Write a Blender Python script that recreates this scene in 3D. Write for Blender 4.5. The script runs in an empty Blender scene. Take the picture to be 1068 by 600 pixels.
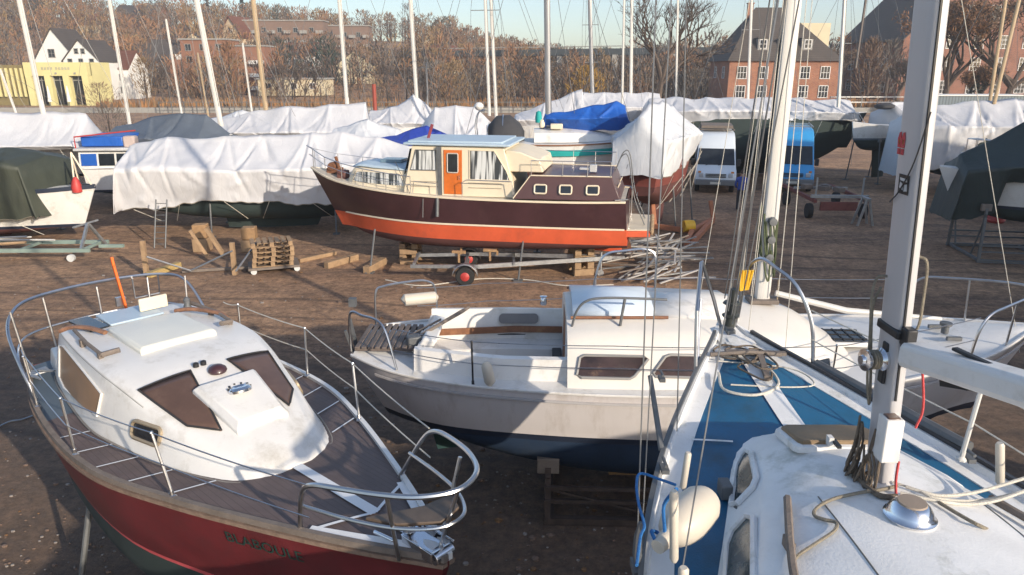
import bpy, math, random
from mathutils import Vector, Matrix, noise
from math import radians as rad, sin, cos, pi
R = random.Random(11)
sc = bpy.context.scene
COL = sc.collection
# ------------------------------------------------------------------ camera geometry
EYE = 6.0
FOC = 760.0 / 1068.0 * 36.0
PITCH = rad(16.8)
def at(px, py, z=None, Y=None):
    """world point seen at a photo position, on the level z or at the distance Y"""
    u = (px - 534) / 760.0; v = (300 - py) / 760.0
    dy = cos(PITCH) + v * sin(PITCH); dz = -sin(PITCH) + v * cos(PITCH)
    s = (z - EYE) / dz if z is not None else Y / dy
    return Vector((u * s, dy * s, EYE + dz * s))
def lerp(a, b, t): return a + (b - a) * t
def clamp(x, a=0.0, b=1.0): return max(a, min(b, x))
def sstep(a, b, x):
    t = clamp((x - a) / (b - a)); return t * t * (3 - 2 * t)
def tab(rows, x):
    """Catmull-Rom interpolation of rows [x, a, b, ...]"""
    if x <= rows[0][0]: return list(rows[0][1:])
    if x >= rows[-1][0]: return list(rows[-1][1:])
    for i in range(len(rows) - 1):
        if x <= rows[i + 1][0]: break
    p1, p2 = rows[i], rows[i + 1]
    p0 = rows[max(i - 1, 0)]; p3 = rows[min(i + 2, len(rows) - 1)]
    h = p2[0] - p1[0]; t = (x - p1[0]) / h
    out = []
    for k in range(1, len(p1)):
        m1 = (p2[k] - p0[k]) / max(p2[0] - p0[0], 1e-6) * h
        m2 = (p3[k] - p1[k]) / max(p3[0] - p1[0], 1e-6) * h
        out.append((2*t**3-3*t*t+1)*p1[k] + (t**3-2*t*t+t)*m1 + (-2*t**3+3*t*t)*p2[k] + (t**3-t*t)*m2)
    return out
# ------------------------------------------------------------------ materials
MATS = {}
def mat(name, col, rough=0.55, metal=0.0, var=0.14, vs=2.5, bump=0.0, bs=40.0, dirt=None, ds=1.3, dt=0.55, streak=0.0, coat=0.0, trans=0.0):
    if name in MATS: return MATS[name]
    m = bpy.data.materials.new(name); m.use_nodes = True
    nt = m.node_tree; N = nt.nodes; Lk = nt.links
    b = N['Principled BSDF']
    tc = N.new('ShaderNodeTexCoord')
    mp = N.new('ShaderNodeMapping'); Lk.new(tc.outputs['Object'], mp.inputs['Vector'])
    if streak: mp.inputs['Scale'].default_value = (1, 1, streak)
    n1 = N.new('ShaderNodeTexNoise'); n1.inputs['Scale'].default_value = vs; n1.inputs['Detail'].default_value = 7
    n1.inputs['Roughness'].default_value = 0.65
    Lk.new(mp.outputs[0], n1.inputs['Vector'])
    r = N.new('ShaderNodeValToRGB')
    c = Vector(col[:3])
    r.color_ramp.elements[0].position = 0.28; r.color_ramp.elements[1].position = 0.72
    r.color_ramp.elements[0].color = (*(c * (1 - var)), 1); r.color_ramp.elements[1].color = (*(c * (1 + var * .7)), 1)
    Lk.new(n1.outputs['Fac'], r.inputs['Fac'])
    out = r.outputs['Color']
    rr = N.new('ShaderNodeMapRange'); rr.inputs['To Min'].default_value = max(rough - .1, .03); rr.inputs['To Max'].default_value = min(rough + .12, 1)
    Lk.new(n1.outputs['Fac'], rr.inputs['Value']); Lk.new(rr.outputs[0], b.inputs['Roughness'])
    if dirt:
        n2 = N.new('ShaderNodeTexNoise'); n2.inputs['Scale'].default_value = ds; n2.inputs['Detail'].default_value = 9
        n2.inputs['Roughness'].default_value = 0.72
        Lk.new(mp.outputs[0], n2.inputs['Vector'])
        r2 = N.new('ShaderNodeValToRGB'); r2.color_ramp.elements[0].position = dt; r2.color_ramp.elements[1].position = min(dt + .22, 1)
        a = dirt[3] if len(dirt) > 3 else .7
        r2.color_ramp.elements[1].color = (a, a, a, 1)
        Lk.new(n2.outputs['Fac'], r2.inputs['Fac'])
        mx = N.new('ShaderNodeMix'); mx.data_type = 'RGBA'
        mx.inputs[7].default_value = (*dirt[:3], 1)
        Lk.new(r2.outputs['Color'], mx.inputs[0]); Lk.new(out, mx.inputs[6]); out = mx.outputs[2]
    Lk.new(out, b.inputs['Base Color'])
    b.inputs['Metallic'].default_value = metal
    if coat: b.inputs['Coat Weight'].default_value = coat; b.inputs['Coat Roughness'].default_value = .15
    if trans: b.inputs['Transmission Weight'].default_value = trans
    if bump:
        n3 = N.new('ShaderNodeTexNoise'); n3.inputs['Scale'].default_value = bs; n3.inputs['Detail'].default_value = 5
        Lk.new(tc.outputs['Object'], n3.inputs['Vector'])
        bp = N.new('ShaderNodeBump'); bp.inputs['Strength'].default_value = bump; bp.inputs['Distance'].default_value = .02
        Lk.new(n3.outputs['Fac'], bp.inputs['Height']); Lk.new(bp.outputs[0], b.inputs['Normal'])
    MATS[name] = m
    return m
def lined(name, col, line, axis='Y', pitch=0.05, width=0.12, rough=.7, var=.2, vs=6, bump=.3, dirt=None):
    """planked or corrugated surface: thin dark lines across one local axis"""
    m = mat(name, col, rough, 0, var, vs, 0, 40, dirt)
    nt = m.node_tree; N = nt.nodes; Lk = nt.links; b = N['Principled BSDF']
    tc = N['Texture Coordinate'] if 'Texture Coordinate' in N else N.new('ShaderNodeTexCoord')
    sp = N.new('ShaderNodeSeparateXYZ'); Lk.new(tc.outputs['Object'], sp.inputs[0])
    d = N.new('ShaderNodeMath'); d.operation = 'DIVIDE'; d.inputs[1].default_value = pitch; Lk.new(sp.outputs[axis], d.inputs[0])
    f = N.new('ShaderNodeMath'); f.operation = 'FRACT'; Lk.new(d.outputs[0], f.inputs[0])
    l = N.new('ShaderNodeMath'); l.operation = 'LESS_THAN'; l.inputs[1].default_value = width; Lk.new(f.outputs[0], l.inputs[0])
    src = b.inputs['Base Color'].links[0].from_socket
    mx = N.new('ShaderNodeMix'); mx.data_type = 'RGBA'; mx.inputs[7].default_value = (*line, 1)
    Lk.new(l.outputs[0], mx.inputs[0]); Lk.new(src, mx.inputs[6]); Lk.new(mx.outputs[2], b.inputs['Base Color'])
    bp = N.new('ShaderNodeBump'); bp.inputs['Strength'].default_value = bump; bp.inputs['Distance'].default_value = .01; bp.invert = True
    Lk.new(l.outputs[0], bp.inputs['Height']); Lk.new(bp.outputs[0], b.inputs['Normal'])
    return m
def brick(name, c1, c2, mortar, scale=1.0):
    m = bpy.data.materials.new(name); m.use_nodes = True
    N = m.node_tree.nodes; Lk = m.node_tree.links; b = N['Principled BSDF']; b.inputs['Roughness'].default_value = .85
    tc = N.new('ShaderNodeTexCoord'); sp = N.new('ShaderNodeSeparateXYZ'); Lk.new(tc.outputs['Object'], sp.inputs[0])
    ad = N.new('ShaderNodeMath'); Lk.new(sp.outputs['X'], ad.inputs[0]); Lk.new(sp.outputs['Y'], ad.inputs[1])
    cb = N.new('ShaderNodeCombineXYZ'); Lk.new(ad.outputs[0], cb.inputs['X']); Lk.new(sp.outputs['Z'], cb.inputs['Y'])
    bt = N.new('ShaderNodeTexBrick'); bt.inputs['Scale'].default_value = scale
    bt.inputs['Color1'].default_value = (*c1, 1); bt.inputs['Color2'].default_value = (*c2, 1); bt.inputs['Mortar'].default_value = (*mortar, 1)
    bt.inputs['Brick Width'].default_value = .5; bt.inputs['Row Height'].default_value = .18; bt.inputs['Mortar Size'].default_value = .02
    Lk.new(cb.outputs[0], bt.inputs['Vector'])
    n = N.new('ShaderNodeTexNoise'); n.inputs['Scale'].default_value = .5; n.inputs['Detail'].default_value = 6; Lk.new(tc.outputs['Object'], n.inputs['Vector'])
    mr = N.new('ShaderNodeMapRange'); mr.inputs['To Min'].default_value = .6; mr.inputs['To Max'].default_value = 1.35; Lk.new(n.outputs['Fac'], mr.inputs['Value'])
    mx = N.new('ShaderNodeMix'); mx.data_type = 'RGBA'; mx.blend_type = 'MULTIPLY'; mx.inputs[0].default_value = 1
    Lk.new(bt.outputs['Color'], mx.inputs[6]); Lk.new(mr.outputs[0], mx.inputs[7]); Lk.new(mx.outputs[2], b.inputs['Base Color'])
    MATS[name] = m
    return m
# ------------------------------------------------------------------ mesh builder
class MB:
    def __init__(s): s.v = []; s.f = []; s.m = []
    def add(s, vs, fs, mi=0):
        o = len(s.v); s.v += [Vector(p) for p in vs]
        for k, f in enumerate(fs):
            s.f.append([i + o for i in f]); s.m.append(mi[k] if isinstance(mi, list) else mi)
        return s
    def box(s, c, size, mi=0, rz=0.0, M=None):
        x, y, z = (d / 2 for d in size)
        vs = [Vector((a * x, b * y, d * z)) for d in (-1, 1) for a, b in ((-1, -1), (1, -1), (1, 1), (-1, 1))]
        if M is None: M = Matrix.Rotation(rz, 3, 'Z')
        vs = [M @ p + Vector(c) for p in vs]
        return s.add(vs, [(3, 2, 1, 0), (4, 5, 6, 7), (0, 1, 5, 4), (1, 2, 6, 5), (2, 3, 7, 6), (3, 0, 4, 7)], mi)
    def beam(s, p, q, w, h, mi=0, roll=0.0):
        """square bar from p to q, w sideways, h upwards"""
        p, q = Vector(p), Vector(q); d = q - p; L = d.length
        if L < 1e-6: return s
        x = d / L; up = Vector((0, 0, 1)) if abs(x.z) < .95 else Vector((0, 1, 0))
        y = up.cross(x).normalized(); z = x.cross(y)
        M = Matrix((x, y, z)).transposed()
        if roll: M = M @ Matrix.Rotation(roll, 3, 'X')
        return s.box((p + q) / 2, (L, w, h), mi, M=M)
    def tube(s, pts, r, n=8, mi=0, closed=False, sy=1.0):
        pts = [Vector(p) for p in pts]; k = len(pts)
        rs = r if isinstance(r, (list, tuple)) else [r] * k
        rings = []; prev = None
        for i in range(k):
            a = pts[(i - 1) % k] if (closed or i > 0) else pts[i]; b = pts[(i + 1) % k] if (closed or i < k - 1) else pts[i]
            t = (b - a); t = t.normalized() if t.length > 1e-9 else Vector((0, 0, 1))
            if prev is None:
                up = Vector((0, 0, 1)) if abs(t.z) < .9 else Vector((1, 0, 0))
                nx = up.cross(t).normalized()
            else:
                nx = prev - t * prev.dot(t)
                nx = nx.normalized() if nx.length > 1e-6 else Vector((1, 0, 0)).cross(t).normalized()
            prev = nx; ny = t.cross(nx)
            rings.append([pts[i] + nx * (cos(2*pi*j/n) * rs[i]) + ny * (sin(2*pi*j/n) * rs[i] * sy) for j in range(n)])
        return s.loft(rings, mi, cap=not closed, wrap=closed)
    def loft(s, rings, mi=0, cap=True, wrap=False, ring_closed=True):
        n = len(rings[0]); vs = [p for r in rings for p in r]; fs = []; ms = []
        k = len(rings)
        for i in range(k if wrap else k - 1):
            a = i * n; b = ((i + 1) % k) * n
            for j in range(n if ring_closed else n - 1):
                j2 = (j + 1) % n
                fs.append((a + j, a + j2, b + j2, b + j)); ms.append(mi[j] if isinstance(mi, list) else mi)
        if cap and not wrap:
            m0 = mi[0] if isinstance(mi, list) else mi
            fs.append(tuple(range(n - 1, -1, -1))); ms.append(m0)
            fs.append(tuple((k - 1) * n + j for j in range(n))); ms.append(m0)
        return s.add(vs, fs, ms)
    def lathe(s, prof, c=(0, 0, 0), axis=(0, 0, 1), n=20, mi=0):
        ax = Vector(axis).normalized(); up = Vector((0, 0, 1)) if abs(ax.z) < .9 else Vector((1, 0, 0))
        x = up.cross(ax).normalized(); y = ax.cross(x); c = Vector(c)
        rings = [[c + ax * z + (x * cos(2*pi*j/n) + y * sin(2*pi*j/n)) * max(r, 1e-4) for j in range(n)] for r, z in prof]
        return s.loft(rings, mi)
    def grid(s, rows, mi=0):
        return s.loft(rows, mi, cap=False, ring_closed=False)
    def slab(s, poly, th, mi=0):
        """polygon extruded along th"""
        th = Vector(th); a = [Vector(p) for p in poly]; b = [p + th for p in a]; n = len(a)
        fs = [tuple(range(n - 1, -1, -1)), tuple(range(n, 2 * n))] + [(i, (i + 1) % n, n + (i + 1) % n, n + i) for i in range(n)]
        return s.add(a + b, fs, mi)
    def ball(s, c, r, n=14, mi=0, M=None):
        rr = r if isinstance(r, (tuple, list)) else (r, r, r)
        c = Vector(c); rings = []
        for i in range(n // 2 + 1):
            a = pi * i / (n // 2); q = max(sin(a), 1e-3)
            ring = [Vector((q * cos(2*pi*j/n) * rr[0], q * sin(2*pi*j/n) * rr[1], -cos(a) * rr[2])) for j in range(n)]
            if M is not None: ring = [M @ p for p in ring]
            rings.append([c + p for p in ring])
        return s.loft(rings, mi)
    def build(s, name, mats, parent=None, bevel=0.0, world=False, sharp=38, solid=0.0, mods=None):
        me = bpy.data.meshes.new(name)
        vs = s.v
        if world and parent is not None:
            iv = MW[parent].inverted(); vs = [iv @ p for p in vs]
        me.from_pydata([tuple(p) for p in vs], [], s.f)
        for m in (mats if isinstance(mats, (list, tuple)) else [mats]): me.materials.append(m)
        me.polygons.foreach_set('material_index', s.m)
        me.polygons.foreach_set('use_smooth', [True] * len(s.f))
        me.update()
        try: me.set_sharp_from_angle(angle=rad(sharp))
        except Exception: pass
        o = bpy.data.objects.new(name, me); COL.objects.link(o)
        if parent is not None:
            o.parent = parent; MW[o] = MW[parent]
        else: MW[o] = Matrix.Identity(4)
        if solid:
            md = o.modifiers.new('thickness', 'SOLIDIFY'); md.thickness = solid; md.offset = 0
        if bevel:
            md = o.modifiers.new('edge', 'BEVEL'); md.width = bevel; md.segments = 2; md.limit_method = 'ANGLE'; md.angle_limit = rad(35)
            md.harden_normals = False
        return o
MW = {}
def tag(o, label, cat, group=None, kind=None):
    if label: o['label'] = label
    if cat: o['category'] = cat
    if group: o['group'] = group
    if kind: o['kind'] = kind
    return o
def thing(name, label, cat, loc=(0, 0, 0), rz=0.0, group=None, M=None):
    o = bpy.data.objects.new(name, None); COL.objects.link(o)
    if M is not None: o.matrix_world = M; MW[o] = M.copy()
    else:
        o.location = loc; o.rotation_euler = (0, 0, rz)
        MW[o] = Matrix.Translation(Vector(loc)) @ Matrix.Rotation(rz, 4, 'Z')
    return tag(o, label, cat, group)
def tagmb(mb, name, mats, label, cat, group=None, **k):
    o = mb.build(name, mats, **k); return tag(o, label, cat, group)
def copy_thing(o, loc, rz, label=None):
    c = o.copy(); COL.objects.link(c); c.location = loc; c.rotation_euler = (0, 0, rz)
    if label: c['label'] = label
    MW[c] = Matrix.Translation(Vector(loc)) @ Matrix.Rotation(rz, 4, 'Z')
    for ch in list(o.children):
        d = ch.copy(); COL.objects.link(d); d.parent = c; MW[d] = MW[c]
        for g in list(ch.children):
            e = g.copy(); COL.objects.link(e); e.parent = d; MW[e] = MW[c]
    return c
def frame(origin, toward):
    """matrix: local x runs from origin towards the other point, on the level"""
    d = Vector(toward) - Vector(origin)
    return Matrix.Translation(Vector((origin[0], origin[1], 0))) @ Matrix.Rotation(math.atan2(d.y, d.x), 4, 'Z')
def nz(p, s=1.0, o=0.0): return noise.noise(Vector(p) * s + Vector((o, o * 1.7, o * .3)))
def fb(p, s=1.0, o=0.0, k=4): return noise.fractal(Vector(p) * s + Vector((o, o * 1.7, o * .3)), 1.0, 2.0, k)
def sag(p, q, d=0.0, n=8):
    p, q = Vector(p), Vector(q)
    return [p.lerp(q, i / n) - Vector((0, 0, d * 4 * (i / n) * (1 - i / n))) for i in range(n + 1)]
def smooth_path(pts, k=6):
    pts = [Vector(p) for p in pts]
    rows = [[i, *p] for i, p in enumerate(pts)]
    return [Vector(tab(rows, i / k)) for i in range((len(pts) - 1) * k + 1)]
# ------------------------------------------------------------------ boats
def hull_rings(L, st, zw, zs, rb=.12, rs=0.0, nx=28, nt=5, nb=7, fl=.9, e=.85, wl_bow=.35):
    """st rows: x, half beam, deck z, keel z.  Returns rings (port edge > keel > starboard edge) and face materials per strip"""
    rings = []; xm = L * .5
    for i in range(nx + 1):
        x = L * i / nx
        x = L * (1 - (1 - i / nx) ** 1.0)
        w, zd, zk = tab(st, x); zk = min(zk, zs - .03); w = max(w, .02)
        f = x / L
        wl = lerp(fl, wl_bow, clamp((f - .5) / .5) ** 2.0)
        half = []
        for j in range(nt + 1):
            z = lerp(zd, zw, j / nt); u = 1 - j / nt
            half.append((w * (wl + (1 - wl) * (u ** .8)), z))
        half.append((w * wl * .985, zs))
        for j in range(1, nb + 1):
            ph = j / nb * pi / 2
            half.append((w * wl * .985 * max(cos(ph), 0) ** e, lerp(zs, zk, sin(ph))))
        ring = []
        def X(z):
            d = (zd - z) / max(zd - min(zk, zd - .4), .4)
            if x > xm: return xm + (x - xm) * (1 - rb * d)
            return xm + (x - xm) * (1 - rs * d)
        for (h, z) in half: ring.append(Vector((X(z), h, z)))
        for (h, z) in half[-2::-1]: ring.append(Vector((X(z), -h, z)))
        rings.append(ring)
    strip = [0] * nt + [1] + [2] * nb
    return rings, strip + strip[::-1]
def hull(L, st, zw, zs, **k):
    rings, ms = hull_rings(L, st, zw, zs, **k)
    mb = MB(); mb.loft(rings, ms, cap=False, ring_closed=False)
    n = len(rings[0]); h = n // 2
    for ring in (rings[0], rings[-1]):                       # transom and stem plate
        fs = []; mm = []
        for j in range(h):
            a, b, c, d = j, j + 1, n - 2 - j, n - 1 - j
            fs.append((a, b, c, d) if b != c else (a, b, d)); mm.append(ms[j])
        mb.add(ring, fs, mm)
    return mb
def deck(L, st, x0, x1, inset=.0, dz=.0, crown=.05, n=20, m=6, mb=None, mi=0):
    mb = mb or MB(); rows = []
    for i in range(n + 1):
        x = lerp(x0, x1, i / n); w, zd, _ = tab(st, x); w = max(w - inset, .015)
        rows.append([Vector((x, w * (1 - 2 * j / m), zd + dz + crown * (1 - (1 - 2 * j / m) ** 2))) for j in range(m + 1)])
    return mb.grid(rows, mi)
def edge_strip(L, st, side, w, h, x0, x1, n=30, off=0.0, dz=0.0, mb=None, mi=0):
    """toe rail / rubbing strake along the deck edge"""
    mb = mb or MB(); rings = []
    for i in range(n + 1):
        x = lerp(x0, x1, i / n); b, zd, _ = tab(st, x); b = max(b, .02)
        y0 = side * (b + off); y1 = side * max(b + off - w, .004); z0 = zd + dz
        rings.append([Vector((x, y0, z0)), Vector((x, y0, z0 + h)), Vector((x, y1, z0 + h)), Vector((x, y1, z0))])
    return mb.loft(rings, mi)
def cabin(rows, e=4, mb=None, mi=0, n=7, mtop=None):
    """rounded superstructure. rows: x, half width at foot, half width at shoulder, z foot, z shoulder, z crown"""
    mb = mb or MB(); rings = []
    for x, wf, ws, zf, zs_, zc in rows:
        r = []
        half = [(wf, zf), (lerp(wf, ws, .5), lerp(zf, zs_, .5)), (ws + (wf - ws) * .12, lerp(zf, zs_, .88))]
        for k in range(n + 1):
            y = ws * .985 * (1 - k / n); half.append((y, zs_ + (zc - zs_) * (1 - (y / max(ws, .01)) ** 2)))
        r = [Vector((x, y, z)) for y, z in half] + [Vector((x, -y, z)) for y, z in half[-2::-1]]
        rings.append(r)
    mb.loft(rings, mi, cap=True, ring_closed=False)
    return mb
def side_panel(poly, wf, th=.02, mi=0, mb=None):
    """poly in (x, z); wf(x, z) gives y of the wall; panel stands th proud of it"""
    mb = mb or MB(); n = len(poly)
    s = 1 if wf(*poly[0]) > 0 else -1
    xs = sorted({round(p[0], 4) for p in poly}); full = []
    for a, b in zip(xs, xs[1:]):
        k = max(1, int((b - a) / .07)); full += [lerp(a, b, i / k) for i in range(k)]
    full.append(xs[-1]); rows = []
    for x in full:
        zs_ = []
        for i in range(n):
            (xa, za), (xb, zb) = poly[i], poly[(i + 1) % n]
            if abs(xa - xb) < 1e-6:
                if abs(xa - x) < 1e-4: zs_ += [za, zb]
            elif min(xa, xb) - 1e-5 <= x <= max(xa, xb) + 1e-5: zs_.append(lerp(za, zb, (x - xa) / (xb - xa)))
        lo, hi = min(zs_), max(zs_); col = [(x, lerp(lo, hi, j / 4)) for j in range(5)]
        rows.append([Vector((p, wf(p, q) + s * th, q)) for p, q in col] + [Vector((p, wf(p, q) - s * .03, q)) for p, q in col[::-1]])
    return mb.loft(rows, mi)
def rrect(x0, x1, z0, z1, r=.04, k=4):
    out = []
    for cx, cz, a0 in ((x1 - r, z1 - r, 0), (x0 + r, z1 - r, 90), (x0 + r, z0 + r, 180), (x1 - r, z0 + r, 270)):
        for i in range(k + 1):
            a = rad(a0 + 90 * i / k); out.append((cx + r * cos(a), cz + r * sin(a)))
    return out
def loop_frame(poly, wf, r, mb=None, mi=0, out=.012):
    mb = mb or MB(); s = 1 if wf(*poly[0]) > 0 else -1
    return mb.tube([Vector((x, wf(x, z) + s * out, z)) for x, z in poly], r, 6, mi, closed=True)
def wires(segs, r, name, m, parent=None, world=True, n=5):
    mb = MB()
    for s_ in segs:
        if len(s_) == 2: mb.tube([s_[0], s_[1]], r, n)
        else: mb.tube(s_, r, n)
    return mb.build(name, m, parent, world=world)
# ------------------------------------------------------------------ palette
WHITE_GRP = mat('white gelcoat', (.72, .70, .67), .38, 0, .08, 1.6, .04, 25, (.34, .30, .23, .6), 2.2, .52)
WHITE_MOSS = mat('weathered white gelcoat with algae', (.80, .79, .77), .5, 0, .10, 3, .10, 60, (.22, .22, .13, .7), 2.6, .54)
WHITE_PAINT = mat('white paint', (.74, .74, .74), .4, 0, .08, 3)
LILAC = mat('chalky white topsides', (.64, .60, .59), .40, 0, .08, 1.2, 0, 40, (.36, .30, .25, .55), 3.0, .52, streak=.18, coat=.1)
RED_HULL = mat('dull red topsides', (.135, .018, .022), .5, 0, .3, 1.5, .05, 30, (.09, .022, .024, .75), 1.6, .46)
PINKRED = mat('pinkish red boot line', (.55, .09, .10), .5, 0, .15)
DKRED = mat('dark red underwater paint', (.10, .035, .03), .85, 0, .3, 2)
DKGREEN = mat('dark green underwater paint', (.025, .04, .038), .8, 0, .3, 2)
BLUE_BOTTOM = mat('dark blue underwater paint', (.014, .034, .075), .75, 0, .35, 1.5, .1, 20, (.03, .035, .04, .7), 1.5, .5)
NAVY = mat('navy topsides', (.02, .028, .05), .4)
CREAM = mat('cream paint', (.74, .64, .48), .45, 0, .07, 2, 0, 40, (.45, .36, .24, .4), 3, .6)
BROWN_HULL = mat('dark brown topsides', (.055, .021, .024), .38, 0, .25, 1.2, 0, 40, (.10, .055, .05, .5), 1.4, .55, coat=.25)
ORANGE = mat('orange red underwater paint', (.62, .10, .035), .6, 0, .16, 1.5, 0, 40, (.35, .07, .04, .6), 1.8, .55)
TEAKDOOR = mat('varnished orange door', (.60, .14, .015), .35, 0, .18, 5, coat=.4)
PALEBLUE = mat('pale grey blue roof paint', (.42, .52, .60), .4, 0, .1)
BLUE_DECK = mat('blue deck paint', (.010, .115, .235), .5, 0, .2, 2.0, .15, 90, (.02, .055, .075, .8), 1.1, .48)
BROWN_DECK = lined('brown planked deck', (.125, .092, .085), (.085, .06, .055), 'Y', .055, .1, .65, .25, 3, .3, (.07, .05, .045, .6))
GREYDECK = mat('slate blue deck paint', (.09, .12, .15), .6, 0, .2)
TAN = mat('tan hatch lid', (.24, .165, .095), .7, 0, .22, 6, .2, 60)
BROWNPANE = mat('bronze tinted pane', (.115, .068, .05), .32, 0, .3, 1.5, 0, 40, (.2, .14, .1, .3), 3, .5)
TANPANE = mat('tan curtained pane', (.36, .22, .13), .3, 0, .2, 3)
DARKGLASS = mat('dark glass', (.02, .024, .03), .12, 0, .4, 4)
CURTAIN = None
CHROME = mat('polished steel', (.72, .72, .74), .16, 1, .05)
STEEL = mat('stainless tube', (.56, .56, .57), .3, 1, .1, 8)
GALV = mat('galvanised steel', (.42, .43, .44), .5, .85, .2, 10)
ALU = mat('silver mast alloy', (.52, .51, .52), .42, .25, .07, 2.0, 0, 40, (.36, .35, .36, .5), 2.5, .55, streak=.25)
WHITEMAST = mat('white painted spar', (.62, .60, .56), .4, 0, .08, 3, streak=.3)
TANMAST = mat('varnished wooden spar', (.42, .31, .19), .45, 0, .15, 4, streak=.2)
GREYMAST = mat('grey spar', (.30, .30, .31), .45, .4, .1)
BLACK = mat('black plastic', (.02, .02, .022), .5, 0, .3)
RUBBER = mat('tyre rubber', (.022, .022, .023), .85, 0, .2)
ROPE = mat('weathered rope', (.26, .225, .17), .9, 0, .3, 40, .6, 160)
ROPE_W = mat('pale rope', (.62, .58, .50), .9, 0, .2, 40, .5, 160)
ROPE_B = mat('blue rope', (.02, .14, .38), .8, 0, .2, 40, .5, 160)
ROPE_R = mat('red flecked rope', (.55, .07, .07), .8, 0, .3, 60, .5, 160)
ROPE_G = mat('olive rope', (.10, .12, .06), .9, 0, .3, 40, .5, 160)
WOOD = mat('old timber', (.33, .20, .10), .8, 0, .3, 6, .3, 40, (.12, .08, .05, .6), 4, .55)
PALLETWOOD = mat('pallet wood', (.34, .225, .13), .8, 0, .3, 5, .3, 40, (.2, .12, .07, .6), 4, .55)
TEAK = mat('teak trim', (.23, .10, .05), .55, 0, .3, 8, .15, 60, (.42, .22, .10, .6), 7, .5)
RUSTWOOD = mat('peeling orange varnish', (.25, .125, .07), .5, 0, .45, 12, .2, 60, (.14, .08, .05, .7), 9, .5)
GREYWOOD = mat('silvered teak', (.19, .155, .13), .8, 0, .25, 8, .3, 60)
RUST = mat('rusty steel', (.20, .09, .05), .85, .2, .4, 8, .2, 60)
ORANGESTEEL = mat('orange painted steel', (.42, .17, .09), .7, 0, .3, 4, 0, 40, (.2, .1, .07, .6), 3, .5)
GREYSTEEL = mat('dull grey steel', (.16, .165, .17), .6, .5, .25, 6)
FENDER = mat('grubby white fender vinyl', (.60, .54, .45), .45, 0, .08, 4, 0, 40, (.34, .24, .13, .6), 4, .56)
REDPAINT = mat('red paint', (.45, .045, .04), .5, 0, .2)
SAFETYORANGE = mat('safety orange', (.80, .14, .015), .5, 0, .1)
YELLOW = mat('yellow plastic', (.70, .42, .03), .5, 0, .1)
TEAL = mat('teal sail cover cloth', (.01, .34, .32), .7, 0, .15)
DARKCANVAS = mat('charcoal canvas', (.05, .05, .055), .85, 0, .2, 4, .2, 80)
def tarp_mat(name, col, rough=.5, var=.1, bump=.6, dirt=None, trans=.0):  # noqa
    """woven sheet with large creases"""
    m = mat(name, col, rough, 0, var, 1.2, 0, 40, dirt, .8, .56)
    N = m.node_tree.nodes; Lk = m.node_tree.links; b = N['Principled BSDF']
    tc = N.new('ShaderNodeTexCoord'); mp = N.new('ShaderNodeMapping'); mp.inputs['Scale'].default_value = (1.5, 1.5, .55); mp.inputs['Rotation'].default_value = (.5, .35, .2)
    Lk.new(tc.outputs['Object'], mp.inputs[0])
    n = N.new('ShaderNodeTexNoise'); n.inputs['Scale'].default_value = 2.4; n.inputs['Detail'].default_value = 3; n.inputs['Distortion'].default_value = 1.2; Lk.new(mp.outputs[0], n.inputs['Vector'])
    n2 = N.new('ShaderNodeTexVoronoi'); n2.feature = 'DISTANCE_TO_EDGE'; n2.inputs['Scale'].default_value = 2.2; Lk.new(mp.outputs[0], n2.inputs['Vector'])
    cl = N.new('ShaderNodeMath'); cl.operation = 'MINIMUM'; cl.inputs[1].default_value = .10; Lk.new(n2.outputs['Distance'], cl.inputs[0])
    ad = N.new('ShaderNodeMath'); ad.operation = 'MULTIPLY_ADD'; ad.inputs[1].default_value = .35; Lk.new(n.outputs['Fac'], ad.inputs[0]); Lk.new(cl.outputs[0], ad.inputs[2])
    bp = N.new('ShaderNodeBump'); bp.inputs['Strength'].default_value = bump; bp.inputs['Distance'].default_value = .06
    Lk.new(ad.outputs[0], bp.inputs['Height']); Lk.new(bp.outputs[0], b.inputs['Normal'])
    return m
TARP_W = tarp_mat('white tarpaulin', (.57, .57, .59), .5, .08, .45, (.42, .41, .40, .5))
TARP_W2 = tarp_mat('greyed white tarpaulin', (.60, .61, .63), .5, .12, .5, (.38, .37, .35, .6))
TARP_G = tarp_mat('dark olive tarpaulin', (.045, .052, .038), .6, .25, .4, (.09, .085, .06, .5))
TARP_DG = tarp_mat('dark green tarpaulin', (.028, .042, .042), .55, .25, .45, (.06, .07, .07, .5))
TARP_GR = tarp_mat('slate grey tarpaulin', (.10, .12, .15), .5, .2, .35, (.2, .22, .25, .4))
TARP_B = tarp_mat('bright blue tarpaulin', (.015, .10, .42), .45, .15, .5, (.05, .16, .45, .5))
TARP_B2 = tarp_mat('royal blue tarpaulin', (.03, .06, .36), .45, .2, .5)
def curtain_mat():
    m = bpy.data.materials.new('curtained glass'); m.use_nodes = True
    N = m.node_tree.nodes; Lk = m.node_tree.links; b = N['Principled BSDF']; b.inputs['Roughness'].default_value = .15
    tc = N.new('ShaderNodeTexCoord'); mp = N.new('ShaderNodeMapping'); mp.inputs['Scale'].default_value = (1, .02, .06); Lk.new(tc.outputs['Object'], mp.inputs[0])
    n = N.new('ShaderNodeTexNoise'); n.inputs['Scale'].default_value = 13; n.inputs['Detail'].default_value = 2; Lk.new(mp.outputs[0], n.inputs['Vector'])
    r = N.new('ShaderNodeValToRGB'); e = r.color_ramp.elements
    e[0].position = .42; e[0].color = (.05, .055, .06, 1); e[1].position = .55; e[1].color = (.62, .63, .62, 1)
    Lk.new(n.outputs['Fac'], r.inputs['Fac']); Lk.new(r.outputs[0], b.inputs['Base Color'])
    return m
CURTAIN = curtain_mat()
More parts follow.
